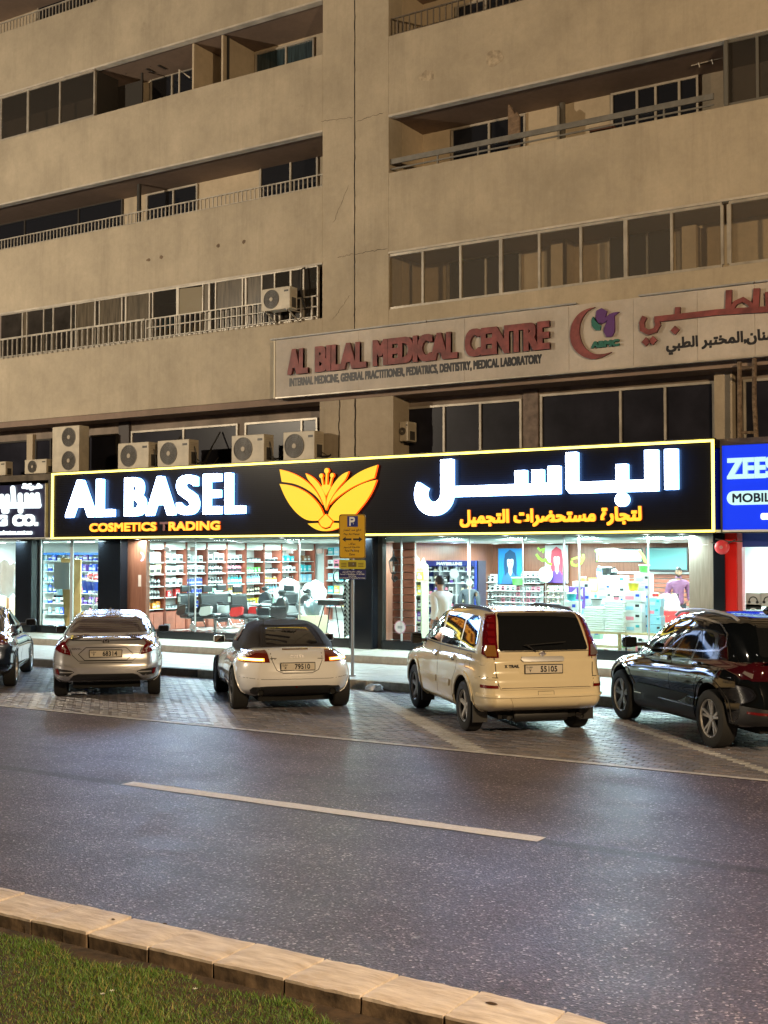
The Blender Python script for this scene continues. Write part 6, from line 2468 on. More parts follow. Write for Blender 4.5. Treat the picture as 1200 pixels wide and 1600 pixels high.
    MB().prism([(.0, 0), (.16, 0), (.03, .07)], -.012, .012).build('shark_fin', paint, T, loc=(.1, 0, 1.675))
    c.wheels(2.705, 1.60, .362, .225, .240, 5, .040, M('polished_alloy', (.75, .73, .70), .25, .5), double=True)
    return c


black_suv()


# ---------- dark saloon at the left edge
def dark_saloon():
    paint = M('midnight_paint', (.016, .024, .042), .12, .3, coat=1)
    c = Car('parked_dark_saloon', 'midnight blue saloon cut by the left edge of the photo', -18.435, 14.78, 133.0)
    T = c.t
    lower = shell(xr=[(.25, -.86), (.40, -.98), (.55, -1.01), (.75, -.97), (.95, -.985), (1.02, -.95), (1.1, -.9)],
                  xf=[(.2, 3.5), (.4, 3.64), (.6, 3.64), (.75, 3.55), (1.0, 3.2)],
                  hw=.92, zt=[(0, 1.06), (.1, 1.065), (.3, 1.01), (.62, .97), (.72, .95), (.9, .85), (1, .68)],
                  zb=[(0, .30), (.1, .24), (.25, .17), (.8, .16), (1, .22)],
                  hwx=[(0, .84), (.07, .94), (.16, 1.0), (.3, .985), (.6, .985), (.8, 1), (.93, .94), (1, .80)],
                  hwz=[(0, .92), (.22, .975), (.42, .97), (.66, 1.0), (.9, .92), (1, .84)],
                  rx=.34, ry=.16, rt=.22, rb=.14, bow=.12, bowf=.25, crown=.03)
    body = shell_object('body', lower, paint, T, arches=[(0, .37, .34, .60, 1.0), (2.80, .37, .34, .60, 1.0)])
    cab = shell(xr=[(.85, -.62), (1.0, -.52), (1.15, -.16), (1.30, .26), (1.40, .66), (1.46, 1.0)],
                xf=[(.85, 2.72), (.98, 2.52), (1.12, 2.2), (1.30, 1.80), (1.40, 1.5), (1.46, 1.3)],
                hw=.80, zt=[(0, 1.40), (.2, 1.435), (.5, 1.455), (.8, 1.44), (1, 1.40)], zb=[(0, .84), (1, .84)],
                hwx=[(0, .84), (.2, .97), (.5, 1), (.8, .97), (1, .9)], hwz=[(0, 1.06), (.3, 1.02), (.6, .91), (.85, .80), (1, .73)],
                rx=.22, ry=.18, rt=.20, rb=.05, bow=.10, bowf=.25, crown=.025)
    cabin = shell_object('cabin', cab, paint, T)
    c.add_shell(body)
    c.add_shell(cabin)
    c.freeze()
    c.patch('rear_window', [(-.62, 1.10), (.62, 1.10), (.54, 1.35), (.48, 1.375), (-.48, 1.375), (-.54, 1.35)], 'rear', m_cglass, .006, .015)
    for sg_ in (1, -1):
        f = (lambda q: q) if sg_ > 0 else mirrored
        c.patch('tail_light', f([(.38, .80), (.84, .82), (.86, .92), (.80, .97), (.46, .95)]), 'rear', m_lens_r, .012, .03, sm=1)
        c.patch('headlight', f([(.42, .66), (.82, .70), (.80, .80), (.46, .76)]), 'front', m_lens_c, .01, .02)
    c.line('boot_gap', [(.42, 1.03), (.44, .80), (.36, .68), (-.36, .68), (-.44, .80), (-.42, 1.03)], .009, 'rear', m_seamc, .002, .003)
    for sd in (1, -1):
        for w in ([(1.16, 1.085), (2.12, 1.035), (2.16, 1.05), (1.62, 1.335), (1.19, 1.385)], [(.22, 1.12), (1.09, 1.088), (1.11, 1.388), (.72, 1.37), (.42, 1.27)]):
            c.patch('side_window', w, 'side', m_cglass, .004, .012, side=sd)
        c.line('chrome_surround', [(2.22, 1.02), (1.1, 1.066), (.14, 1.10), (.08, 1.115), (.38, 1.29), (.72, 1.40), (1.15, 1.415), (1.64, 1.36), (2.22, 1.04)], .016, 'side', m_chrome, .008, .012, sd)
        for pth in ([(1.10, 1.05), (1.09, .6), (1.07, .24)], [(.10, 1.09), (.10, .92), (.32, .66), (.46, .24)], [(2.28, 1.0), (2.28, .6), (2.24, .26)]):
            c.seam(pth, side=sd)
        for xx in (.42, 1.36):
            c.patch('door_handle', [(xx - .10, .90), (xx + .10, .90), (xx + .10, .93), (xx - .10, .935)], 'side', paint, .024, .025, side=sd, step=.03)
        c.line('sill_trim', [(.45, .33), (2.34, .31)], .016, 'side', m_chrome, .010, .012, sd)
        for cx in (0, 2.80):
            pts = [(cx + .38 * math.cos(R(a)), .34 + .38 * math.sin(R(a))) for a in range(-10, 191, 6)]
            c.line('wheel_arch', pts, .02, 'side', paint, .008, .02, sd)
    c.patch('windscreen', [(-.58, 1.04), (.58, 1.04), (.50, 1.36), (-.50, 1.36)], 'front', m_cglass, .005, .01)
    c.mirror(2.05, .96, 1.06, m_plast, (.12, .21, .14))
    MB().box(-.5, -.55, .18, 2.9, .55, .36).build('underbody', m_well, T)
    c.wheels(2.80, 1.60, .34, .225, .238, 7, .035, M('bright_alloy', (.65, .66, .68), .3, .5), double=True)
    return c


dark_saloon()
# ------------------------------------------------------------------ goods: small meshes shared by many single objects
_prod = {}
PAL = {'white': (.56, .58, .58), 'cobalt': (.02, .06, .45), 'pink': (.70, .22, .30), 'teal': (.03, .35, .40), 'black': (.02, .02, .022), 'green': (.10, .35, .08),
       'gold': (.55, .38, .08), 'red': (.55, .03, .03), 'cream': (.62, .55, .38), 'purple': (.14, .06, .30), 'sky': (.25, .50, .65), 'silver': (.45, .47, .48),
       'orange': (.75, .28, .03), 'brown': (.20, .10, .05), 'mint': (.40, .65, .50), 'yellow': (.70, .55, .05)}


def pcol(c):
    return M('pack_' + c, PAL[c], .35)


def product(kind, col, x, y, z, label, group, s=(1, 1, 1), rz=0):
    key = (kind, col)
    if key not in _prod:
        mb = MB()
        mats = [pcol(col), pcol('black' if col in ('white', 'silver', 'cream', 'pink') else 'white')]
        if kind == 'bottle':
            mb.lathe([(.030, 0), (.032, .012), (.032, .13), (.022, .155), (.012, .165)], 'z', n=10).lathe([(.014, .165), (.014, .20), (.001, .202)], 'z', n=8, mi=1)
            mb.lathe([(.0328, .04), (.0328, .10)], 'z', n=10, mi=1)
        elif kind == 'spray_can':
            mb.lathe([(.028, 0), (.028, .16), (.020, .175)], 'z', n=10).lathe([(.022, .172), (.022, .205), (.001, .206)], 'z', n=10, mi=1)
            mb.lathe([(.0286, .05), (.0286, .09)], 'z', n=10, mi=1)
        elif kind == 'jar':
            mb.lathe([(.040, 0), (.043, .01), (.043, .06), (.038, .065)], 'z', n=10).lathe([(.044, .065), (.044, .09), (.001, .091)], 'z', n=10, mi=1)
        elif kind == 'blister_pack':
            mb.box(-.05, -.008, 0, .05, 0, .15).lathe([(.001, -.03), (.03, -.03), (.036, -.008)], 'y', (0, 0, .055), 8, mi=1).box(-.04, -.0085, .11, .04, -.0081, .14, 1)
        elif kind == 'tub':
            mb.lathe([(.06, 0), (.075, .13), (.08, .135)], 'z', n=12).lathe([(.082, .135), (.082, .155), (.001, .157)], 'z', n=12, mi=1)
        else:
            mb.box(-.05, -.04, 0, .05, .04, .16)
            mb.box(-.038, -.0425, .03, .038, -.0401, .085, 1).box(-.03, -.0425, .11, .01, -.0401, .125, 1)
            mb.box(.0401, -.03, .03, .0425, .03, .085, 1)
        _prod[key] = mb.build(kind, mats, None, smooth=40)
        o = _prod[key]
    else:
        o = _prod[key].copy()
        COL.objects.link(o)
    o.location = (x, y, z)
    o.scale = (s[0] * 1.3 * random.uniform(.92, 1.08), s[1] * 1.2, s[2] * random.uniform(.88, 1.12))
    o.rotation_euler.z = rz
    tag(o, label, kind.replace('_', ' '), group)
    return o


ORD = ['lowest', 'second', 'third', 'fourth', 'fifth', 'sixth', 'top']
BAYS = ['first', 'second', 'third', 'fourth', 'fifth', 'sixth', 'seventh', 'eighth', 'ninth']

# ---------- red framed display bays along the left wall of the left room
BW_ = .86
plan = [
    # per bay: (kind, colour, count, scale) for five shelves from the lowest
    [('product_box', 'orange', 4, 1.1), ('bottle', 'white', 6, 1.2), ('bottle', 'silver', 6, 1.15), ('product_box', 'cream', 3, 1.5), ('product_box', 'silver', 2, 2.0)],
    [('jar', 'silver', 5, 1.0), ('product_box', 'red', 2, 1.2), ('product_box', 'white', 3, 1.3), ('product_box', 'white', 3, 1.7), ('product_box', 'silver', 3, 1.4)],
    [('spray_can', 'cobalt', 6, 1.0), ('spray_can', 'cobalt', 8, 1.1), ('spray_can', 'cobalt', 8, 1.1), ('product_box', 'white', 5, 1.7), ('product_box', 'white', 3, 1.2)],
    [('product_box', 'white', 4, .9), ('product_box', 'mint', 5, 1.1), ('bottle', 'black', 6, 1.1), ('bottle', 'silver', 6, 1.2), ('product_box', 'white', 3, 1.7)],
    [('product_box', 'cream', 4, 1.2), ('bottle', 'gold', 6, 1.1), ('bottle', 'teal', 6, 1.2), ('bottle', 'pink', 8, 1.2), ('product_box', 'silver', 4, 1.2)],
    [('product_box', 'yellow', 4, 1.0), ('bottle', 'cream', 6, 1.0), ('bottle', 'sky', 7, 1.3), ('product_box', 'green', 5, 1.0), ('jar', 'white', 5, 1.2)],
    [('product_box', 'mint', 3, 1.2), ('bottle', 'sky', 6, 1.3), ('bottle', 'orange', 7, 1.0), ('jar', 'silver', 5, 1.3), ('jar', 'black', 5, 1.2)],
    [('product_box', 'cream', 3, 1.4), ('product_box', 'gold', 3, 1.5), ('bottle', 'black', 6, 1.0), ('product_box', 'white', 4, 1.1), ('product_box', 'teal', 3, 1.1)],
    [('product_box', 'pink', 4, 1.0), ('bottle', 'white', 5, 1.1), ('product_box', 'sky', 3, 1.4), ('product_box', 'teal', 3, 1.3), ('product_box', 'brown', 3, 1.2)],
]
SHZ = [.98, 1.28, 1.58, 1.90, 2.22]
proto = thing('display_shelf', 'first red framed display bay beside the walnut door panel', 'shelf', (LX0, 23.55, FZ), 0, 'red framed display bays along the left shop wall')
D_ = .36
for y in (-.03, BW_ - .03):
    MB().box(0, y, 0, D_ + .02, y + .06, 2.36).build('post', m_wd, proto)
MB().box(.01, .031, 0, D_, BW_ - .031, .50).build('cupboard', m_wd, proto)
MB().box(D_ + .001, .06, .03, D_ + .012, BW_ / 2 - .01, .47).box(D_ + .001, BW_ / 2 + .01, .03, D_ + .012, BW_ - .06, .47).build('door', M('cupboard_door', (.36, .11, .07), .35, var=.15), proto)
for z in SHZ:
    MB().box(.01, .031, z - FZ - .02, D_, BW_ - .031, z - FZ).build('shelf', m_shelf, proto)
MB().box(0, .031, .5, .012, BW_ - .031, 2.25).build('back_panel', m_inwall, proto)
MB().box(.01, .031, 2.18, D_, BW_ - .031, 2.36).build('header', M('header_cream', (.55, .55, .50), .4), proto)
MB().box(D_ - .06, .08, 2.165, D_ - .02, BW_ - .08, 2.178).build('light_strip', m_strip, proto)
for b in range(9):
    if b:
        t = copy_tree(proto)
        t.location.y = 23.55 + b * BW_
        t['label'] = BAYS[b] + ' red framed display bay from the walnut door panel'
    y0_ = 23.55 + b * BW_ + .06
    for k, (kd, cl, n, sc) in enumerate(plan[b]):
        for i in range(n):
            product(kd, cl, LX0 + .24 + random.uniform(-.02, .02), y0_ + (BW_ - .12) * (i + .5) / n, SHZ[k],
                    '%s %s on the %s shelf of the %s red framed bay' % (cl, kd.replace('_', ' '), ORD[k], BAYS[b]), 'goods on the red framed bays',
                    (sc, sc, min(sc, 1.45)), R(90) + random.uniform(-.1, .1))
# microwave-like towel steamer on the first bay
_t = thing('towel_steamer', 'silver towel steamer cabinet with pale door on the upper shelf of the first display bay', 'towel steamer', (LX0 + .06, 23.64, 2.225))
# back wall bays of the left room
for b in range(2):
    t = thing('display_shelf', ['left', 'right'][b] + ' white display rack against the rear wall of the hairdressing room', 'shelf', (LX0 + .9 + b * 1.6, 31.45, FZ), 0, 'racks on the rear wall')
    for x in (0, 1.5):
        MB().box(x, -.4, 0, x + .05, 0, 2.2).build('post', m_wd, t)
    for k in range(5):
        MB().box(.05, -.38, .4 + k * .4, 1.5, 0, .42 + k * .4).build('shelf', m_shelf, t)
        for i in range(6):
            cl = random.choice(['sky', 'white', 'pink', 'teal', 'gold', 'mint'])
            product('product_box', cl, LX0 + 1.05 + b * 1.6 + i * .23, 31.25, FZ + .42 + k * .4, '%s box on the %s shelf of the %s rear rack' % (cl, ORD[k], ['left', 'right'][b]),
                    'boxes on the rear racks', (1.6, 1.3, 1.5))
MB().box(0, 0, 0, .30, .58, .27).build('cabinet', pcol('silver'), _t, bevel=.01)
MB().box(.301, .10, .03, .315, .54, .24).build('door', pcol('sky'), _t)
MB().tube([(.33, .13, .06), (.33, .13, .21)], .008, 6).build('handle', pcol('black'), _t)

# ---------- barber chairs
m_lea = M('black_leather', (.018, .02, .022), .35, coat=.2)


def barber(x, y, rz, lab, arm='white', back='square'):
    t = thing('barber_chair', lab, 'barber chair', (x, y, FZ), rz, 'barber chairs displayed in the window')
    MB().lathe([(.30, 0), (.30, .02), (.22, .045), (.05, .06)], 'z', n=28).build('base', m_chrome, t, smooth=40)
    MB().lathe([(.045, .05), (.045, .36)], 'z', n=14).build('column', m_chrome, t)
    MB().box(-.24, -.26, .36, .26, .26, .50).build('seat', m_lea, t, bevel=.05)
    if back == 'square':
        MB().prism([(-.20, .46), (-.27, .98), (-.34, 1.02), (-.40, .98), (-.33, .46), (-.27, .42)], -.25, .25).build('backrest', m_lea, t, bevel=.05)
        MB().prism([(-.29, 1.04), (-.30, 1.20), (-.38, 1.22), (-.38, 1.04)], -.14, .14).build('headrest', m_lea, t, bevel=.03)
    else:
        mb = MB()
        pts = [(.24 * math.cos(R(a)), .26 * math.sin(R(a))) for a in range(0, 360, 20)]
        v = [(-.24 - .08 * (p[1] + .26), p[0], .72 + p[1]) for p in pts] + [(-.36 - .08 * (p[1] + .26), p[0], .72 + p[1]) for p in pts]
        n = len(pts)
        mb.add(v, [tuple(range(n)), tuple(range(2 * n - 1, n - 1, -1))] + [(i, n + i, n + (i + 1) % n, (i + 1) % n) for i in range(n)])
        mb.build('backrest', m_lea, t, bevel=.04)
        MB().lathe([(.001, 1.0), (.07, 1.01), (.11, 1.05), (.11, 1.09), (.06, 1.12), (.001, 1.13)], 'z', (-.32, 0, 0), 14).build('headrest', m_lea, t, smooth=50)
    am = pcol(arm)
    for s in (-1, 1):
        MB().prism([(-.26, .50), (-.18, .66), (.20, .70), (.26, .66), (.22, .50), (.0, .44), (-.20, .44)], s * .27, s * .33).build('arm_panel', am, t, bevel=.015)
        MB().box(-.20, s * .26, .70, .24, s * .34, .74).build('armrest', m_lea, t, bevel=.012)
    MB().box(.26, -.18, .28, .34, .18, .40).build('calf_pad', m_lea, t, bevel=.03)
    MB().tube([(.28, -.16, .32), (.46, -.16, .14), (.46, .16, .14), (.28, .16, .32)], .016, 8).build('footrest', m_chrome, t, smooth=60)


for px, y, rz, lab, arm, bk in (
        (300, 24.3, -.35, 'black barber chair nearest the walnut panel, tag hanging from its back', 'black', 'square'),
        (336, 24.5, -.2, 'barber chair with white side panels, second from the walnut panel', 'white', 'square'),
        (384, 24.6, -.2, 'barber chair with bright red side panels in the middle of the window', 'red', 'square'),
        (424, 24.3, -1.9, 'black round backed barber chair seen from behind, left of the parking sign', 'black', 'round'),
        (356, 26.0, -.3, 'dark barber chair in the second row between the white and red panelled ones', 'silver', 'square'),
        (446, 26.2, -1.2, 'dark barber chair in the second row left of the oval backed chair', 'black', 'square'),
        (466, 25.8, -1.7, 'oval backed chair with small headrest behind the roadster roof', 'silver', 'round'),
        (403, 26.9, -1.6, 'grey tinted round barber chair in the second row with ball headrest', 'silver', 'round')):
    barber(PX(px, y, 950), y, rz, lab, arm, bk)
# hanging swing tags
for px, y in ((290, 24.1), (368, 24.35)):
    X, Z = P(px, 936, y)
    o = MB().box(-.04, 0, -.07, .04, .004, .07).build('swing_tag', pcol('white'), loc=(X, y - .25, Z))
    tag(o, 'white swing tag on the back of the ' + ('chair nearest the walnut panel' if px < 300 else 'red panelled chair'), 'tag')
# wrapped bundles and a tool stand by the pillar
X = PX(520, 24.2, 950)
t = thing('tool_stand', 'black folding tool tray on splayed legs between the chairs and the black pillar', 'tool stand', (X, 24.2, FZ))
MB().box(-.32, -.2, .80, .32, .2, .92).build('tray', m_lea, t, bevel=.02)
MB().box(-.5, -.22, .925, .34, .22, .94).build('tray_top', pcol('silver'), t)
for a in (-1, 1):
    for b in (-1, 1):
        MB().tube([(a * .16, b * .12, .80), (a * .36, b * .22, 0)], .013, 6).build('leg', m_black, t)
t = thing('mirror_stand', 'round mirror on a black bent arm above the tool tray', 'mirror', (PX(536, 24.5, 900), 24.5, 1.34))
MB().tube([(0, 0, 0), (.06, 0, .35), (.0, 0, .62)], .018, 6).build('arm', m_black, t)
MB().lathe([(.17, 0), (.19, .01), (.19, .03), (.17, .035)], 'y', (-.12, 0, .55), 24, caps=False).build('ring', m_black, t)


def lump(name, lab, cat, x, y, z, sx, sy, sz, mat, seed=0, amp=.35):
    bm = bmesh.new()
    bmesh.ops.create_icosphere(bm, subdivisions=3, radius=1)
    for v in bm.verts:
        p = v.co.copy()
        d = 1 + amp * mn.noise(p * 1.6 + Vector((seed, 2, 1))) + amp * .4 * mn.noise(p * 4 + Vector((seed, 0, 3)))
        v.co = Vector((p.x * sx * d, p.y * sy * d, p.z * sz * d))
    me = bpy.data.meshes.new(name)
    bm.to_mesh(me)
    bm.free()
    me.materials.append(mat)
    me.shade_smooth()
    o = bpy.data.objects.new(name, me)
    COL.objects.link(o)
    o.location = (x, y, z)
    tag(o, lab, cat)
    return o


m_wrap = M('clear_wrap_white', (.70, .76, .76), .2, coat=.5, bump=1, bs=9)
lump('wrapped_bundle', 'white plastic wrapped bundle behind the oval backed chair', 'bundle', PX(452, 27, 930), 27, 1.35, .42, .3, .38, m_wrap, 3)
lump('wrapped_bundle', 'white wrapped bundle between the oval chair and the tool stand', 'bundle', PX(490, 26.5, 930), 26.5, 1.35, .34, .3, .36, m_wrap, 5)
lump('wrapped_stool', 'plastic wrapped dark stool in front of the white bundles', 'stool', PX(489, 25, 950), 25.0, 1.05, .22, .2, .30, M('wrap_dark', (.12, .16, .17), .15, coat=1, bump=1, bs=8), 8)
o = MB().box(-.28, -.25, 0, .28, .25, .50).build('stool_box', pcol('cream'), loc=(PX(489, 25, 950), 25.0, FZ))
tag(o, 'cream carton standing under the wrapped stool', 'carton')
# zebra striped cape beside the pillar
t = thing('striped_cape', 'zebra striped barber cape hanging beside the black pillar', 'cape', (PX(548, 24.0, 950), 24.0, FZ + .05))
mbs = [MB(), MB()]
for k in range(26):
    z0_, z1_ = k * .05, (k + 1) * .05
    for q in range(8):
        x0_, x1_ = -.2 + q * .05, -.2 + (q + 1) * .05
        yy0, yy1 = .03 * math.sin(q * 1.4), .03 * math.sin((q + 1) * 1.4)
        mbs[(k + q) % 2].add([(x0_, yy0, z0_ + q * .02), (x1_, yy1, z0_ + q * .02 + .02), (x1_, yy1, z1_ + q * .02 + .02), (x0_, yy0, z1_ + q * .02)], [(0, 1, 2, 3)])
mbs[0].build('dark_stripes', pcol('black'), t).modifiers.new('s', 'SOLIDIFY').thickness = .006
mbs[1].build('white_stripes', pcol('white'), t).modifiers.new('s', 'SOLIDIFY').thickness = .006

# ---------- the store window at the far left
t = thing('leaning_board', 'tall yellow brown board leaning inside the store window behind the dark saloon', 'board', (0, 0, 0))
ya = 23.9
a, b, c_, d = P(95, 872, ya + .5), P(126, 874, ya + .6), P(125, 970, ya), P(101, 972, ya)
MB().add([(a[0], ya + .5, a[1]), (b[0], ya + .6, b[1]), (c_[0], ya, .42), (d[0], ya, .42),
          (a[0], ya + .54, a[1]), (b[0], ya + .64, b[1]), (c_[0], ya + .04, .42), (d[0], ya + .04, .42)],
         [(0, 1, 2, 3), (4, 7, 6, 5), (0, 4, 5, 1), (1, 5, 6, 2), (2, 6, 7, 3), (3, 7, 4, 0)]).build('sheet', M('board_ochre', (.42, .24, .08), .5, col2=(.5, .32, .13), vs=3), t)
MB().box(a[0] + .05, ya + .2, 1.45, b[0] - .02, ya + .22, 2.2).build('window_cutout', pcol('silver'), t)
for k, (x0_, x1_, lab) in enumerate(((PX(66, 27.4), PX(112, 27.4), 'white wall rack with a blue edge in the left half of the store window'),
                                     (PX(114, 27.4), PX(170, 27.4), 'white wall rack with a blue edge in the right half of the store window'),
                                     (PX(-40, 27.4), PX(40, 27.4), 'white wall rack with yellow tickets in the navy shop'))):
    t = thing('wall_rack', lab, 'rack', (x0_, 27.55, FZ), 0, 'racks of the far left rooms')
    w = x1_ - x0_
    MB().box(0, -.42, 2.02, w, -.38, 2.09).build('blue_edge', M('edge_blue', (.02, .14, .50), .3), t)
    MB().box(0, -.02, 0, w, 0, 2.02).build('back_panel', m_inwall, t)
    for q in range(6):
        MB().box(0, -.4, .12 + q * .34, w, -.02, .14 + q * .34).build('shelf', m_shelf, t)
        n = int(w / .2)
        for i in range(n):
            cl = random.choice([['white', 'sky', 'cobalt'], ['purple', 'cobalt', 'white', 'pink'], ['yellow', 'white', 'mint']][k])
            kd = random.choice(['product_box', 'bottle', 'jar'])
            product(kd, cl, x0_ + .1 + i * .2, 27.3, FZ + .14 + q * .34, '%s %s on the %s shelf of the %s' % (cl, kd.replace('_', ' '), ORD[q], ['left store rack', 'right store rack', 'navy shop rack'][k]),
                    'goods on the far left racks', (1.4, 1.3, 1.35), random.uniform(-.3, .3))
X = PX(142, 24.6, 950)
t = thing('step_ladder', 'small white step ladder carrying blue canisters in the store window', 'ladder', (X, 24.8, FZ))
for s in (-.2, .2):
    MB().tube([(s, 0, 0), (s * .8, .12, 1.0)], .018, 6).build('rail', m_white, t)
    MB().tube([(s, .45, 0), (s * .8, .2, 1.0)], .015, 6).build('rail', m_white, t)
for k in range(4):
    MB().box(-.2, -.04 + k * .03, .2 + k * .22, .2, .10 + k * .03, .225 + k * .22).build('step', m_white, t)
for i, (px, cl) in enumerate(((134, 'cobalt'), (142, 'cobalt'), (150, 'cobalt'), (108, 'sky'), (117, 'sky'), (95, 'sky'))):
    product('tub', cl, PX(px, 24.9, 900), 24.95, 1.40 if i < 3 else 1.25, '%s lidded tub standing %s in the store window' % (cl, ['left on the ladder', 'middle on the ladder', 'right on the ladder', 'mid on the crossbar', 'right on the crossbar', 'left on the crossbar'][i]),
            'tubs in the store window', (1.7, 1.7, 2.0))
for i, px in enumerate((138, 147)):
    product('spray_can', 'red', PX(px, 24.9, 890), 24.95, 1.72, 'red capped can on the %s canister' % ['left', 'middle'][i], 'cans on the canisters', (1.8, 1.8, .9))
o = MB().box(-.5, -.1, 0, .5, .12, .05).build('crossbar', m_black, loc=(PX(106, 24.9), 24.95, 1.19))
tag(o, 'black bar shelf carrying pale tubs in the store window', 'shelf bar')
lump('white_cloth', 'white knotted cloth hung behind the glass of the navy shop', 'cloth', PX(12, 24.3, 920), 24.3, 1.72, .42, .15, .55, m_wrap, 11, .6)
lump('white_cloth', 'white sheet gathered at the bottom corner of the store window', 'cloth', PX(158, 24.0, 970), 24.0, .62, .28, .2, .22, m_wrap, 12, .3)
for i in range(5):
    o = MB().box(-.24, -.2, 0, .24, .2, .36).box(-.05, -.205, 0, .05, -.2005, .36, 1).build('carton', [pcol('cream'), pcol('brown')], loc=(PX(2 + 11 * (i % 3), 25.5), 25.3 + .1 * i, FZ + .37 * (i // 3)))
    tag(o, ['left', 'middle', 'right', 'left upper', 'middle upper'][i] + ' cream carton stacked in the navy shop window', 'carton', 'cartons in the navy shop')

# ------------------------------------------------------------------ the right hand room
HY = 29.9


def hp(px, py, y=HY):
    return P(px, py, y)


# beige display tower by the slat wall
xa, xb = PX(628, 24.7), PX(664, 24.7)
t = thing('display_tower', 'beige display tower with a stepped crown by the slatted wall', 'display stand', (xa, 24.55, FZ))
w = xb - xa
m_bei = M('beige_board', (.27, .27, .18), .5)
MB().prism([(0, 0), (0, 1.62), (.12, 1.62), (.12, 1.80), (.20, 1.80), (w * .45, 2.02), (w * .62, 1.92), (w * .62, 1.80), (w * .80, 1.95), (w * .9, 1.80), (w, 1.76), (w, 0)], .30, .33).build('back_board', m_bei, t)
for x in (0, w - .03):
    MB().box(x, 0, 0, x + .03, .30, 1.40).build('side_panel', m_bei, t)
for k in range(5):
    z = .10 + k * .32
    MB().box(.031, .01, z, w - .031, .30, z + .03).build('shelf', m_bei, t)
    for i in range(4):
        cl = [['pink', 'white'], ['white', 'purple'], ['white', 'black'], ['yellow', 'black', 'white'], ['orange', 'brown', 'black']][k]
        cl = cl[i % len(cl)]
        product('product_box', cl, xa + .09 + (w - .16) * i / 3.3, 24.68, FZ + z + .03, '%s pack on the %s shelf of the beige tower' % (cl, ORD[k]), 'packs on the beige tower', (.9, .9, 1.3))
mb = MB()
letters(mb, 'SCARI', w * .28, 1.64, w * .78, 1.72, .295, .003, .004)
mb.build('lettering', pcol('brown'), t)

# dark blue make-up wall unit with the header lettering
xa, xb = PX(664, 26.3), PX(745, 26.3)
w = xb - xa
t = thing('makeup_display', 'dark blue lit make-up display with white header lettering, behind the walking man', 'display stand', (xa, 26.2, FZ))
m_nav = M('display_navy', (.02, .035, .20), .3)
ZT = hp(700, 876, 26.2)[1] - FZ
MB().box(0, .02, ZT - .14, w, .5, ZT).build('header', m_nav, t)
MB().box(0, .46, 0, w, .5, ZT - .141).build('back_panel', pcol('silver'), t)
for x in (0, w - .04, w * .30, w * .62):
    MB().box(x, .03, 0, x + .04, .459, ZT - .141).build('divider', m_nav if x in (0, w - .04) else pcol('silver'), t)
MB().box(w + .002, .1, 0, w + .04, .5, ZT).build('side_board', M('display_dark', (.02, .02, .035), .3), t)
mb = MB()
letters(mb, 'MAYBELLINE', w * .26, ZT - .115, w * .75, ZT - .035, .012, .006, .008)
mb.build('lettering', m_white, t)
xm = w * .60
MB().lathe([(.001, -.002), (.125, -.002)], 'y', (xm, .02, ZT - .32), 24).build('mirror_disc', pcol('white'), t)
for q in range(6):
    z = .15 + q * .29
    MB().box(.041, .05, z, w - .041, .459, z + .018).build('shelf', M('shelf_lit', (.7, .75, .78), .3, emit=(.7, .85, 1), es=.25), t)
    for i in range(9):
        cl = random.choice(['black', 'pink', 'silver', 'white', 'purple', 'cream'])
        kd = random.choice(['bottle', 'jar', 'product_box'])
        product(kd, cl, xa + .12 + (w - .24) * i / 8, 26.36, FZ + z + .018, '%s %s on the %s shelf of the dark blue make-up display' % (cl, kd.replace('_', ' '), ORD[q]), 'cosmetics on the dark blue display',
                (1.0, 1, 1.05))

# posters: painted portraits simplified to flat shapes
def poster(px0, px1, py0, py1, label, bg, hair, skin, cloth, accent):
    (x0, z1), (x1, z0) = hp(px0, py0), hp(px1, py1)
    t = thing('poster', label, 'poster', ((x0 + x1) / 2, HY - .02, (z0 + z1) / 2))
    w, h = x1 - x0, z1 - z0
    MB().box(-w / 2, 0, -h / 2, w / 2, .02, h / 2).build('sheet', bg, t)

    def flat(name, pts, mat, y):
        MB().prism([(a * w / 2, b * h / 2) for a, b in smooth_poly(pts, 2)], -y, -y + .0015).build(name, mat, t)
    flat('shoulders', [(-.75, -1), (-.55, -.45), (-.15, -.25), (.30, -.25), (.70, -.5), (.85, -1)], cloth, .002)
    flat('hair', [(-.42, -.55), (-.55, .1), (-.42, .70), (0, .93), (.45, .75), (.60, .15), (.52, -.60), (.30, -.35), (-.25, -.35)], hair, .004)
    flat('neck', [(-.12, -.35), (-.10, -.05), (.18, -.05), (.2, -.35), (.05, -.55)], skin, .006)
    flat('face', [(-.24, .40), (-.22, .05), (-.08, -.16), (.06, -.20), (.20, -.12), (.30, .10), (.30, .42), (0, .55)], skin, .008)
    flat('fringe', [(-.30, .30), (-.34, .65), (0, .84), (.36, .68), (.36, .34), (.20, .42), (0, .38), (-.14, .42)], hair, .010)
    for ex in (-.12, .16):
        flat('eye', [(ex - .07, .20), (ex, .25), (ex + .07, .20), (ex, .17)], m_ink, .0115)
    flat('mouth', [(-.06, -.03), (.02, 0), (.10, -.03), (.02, -.07)], accent, .0115)
    return t


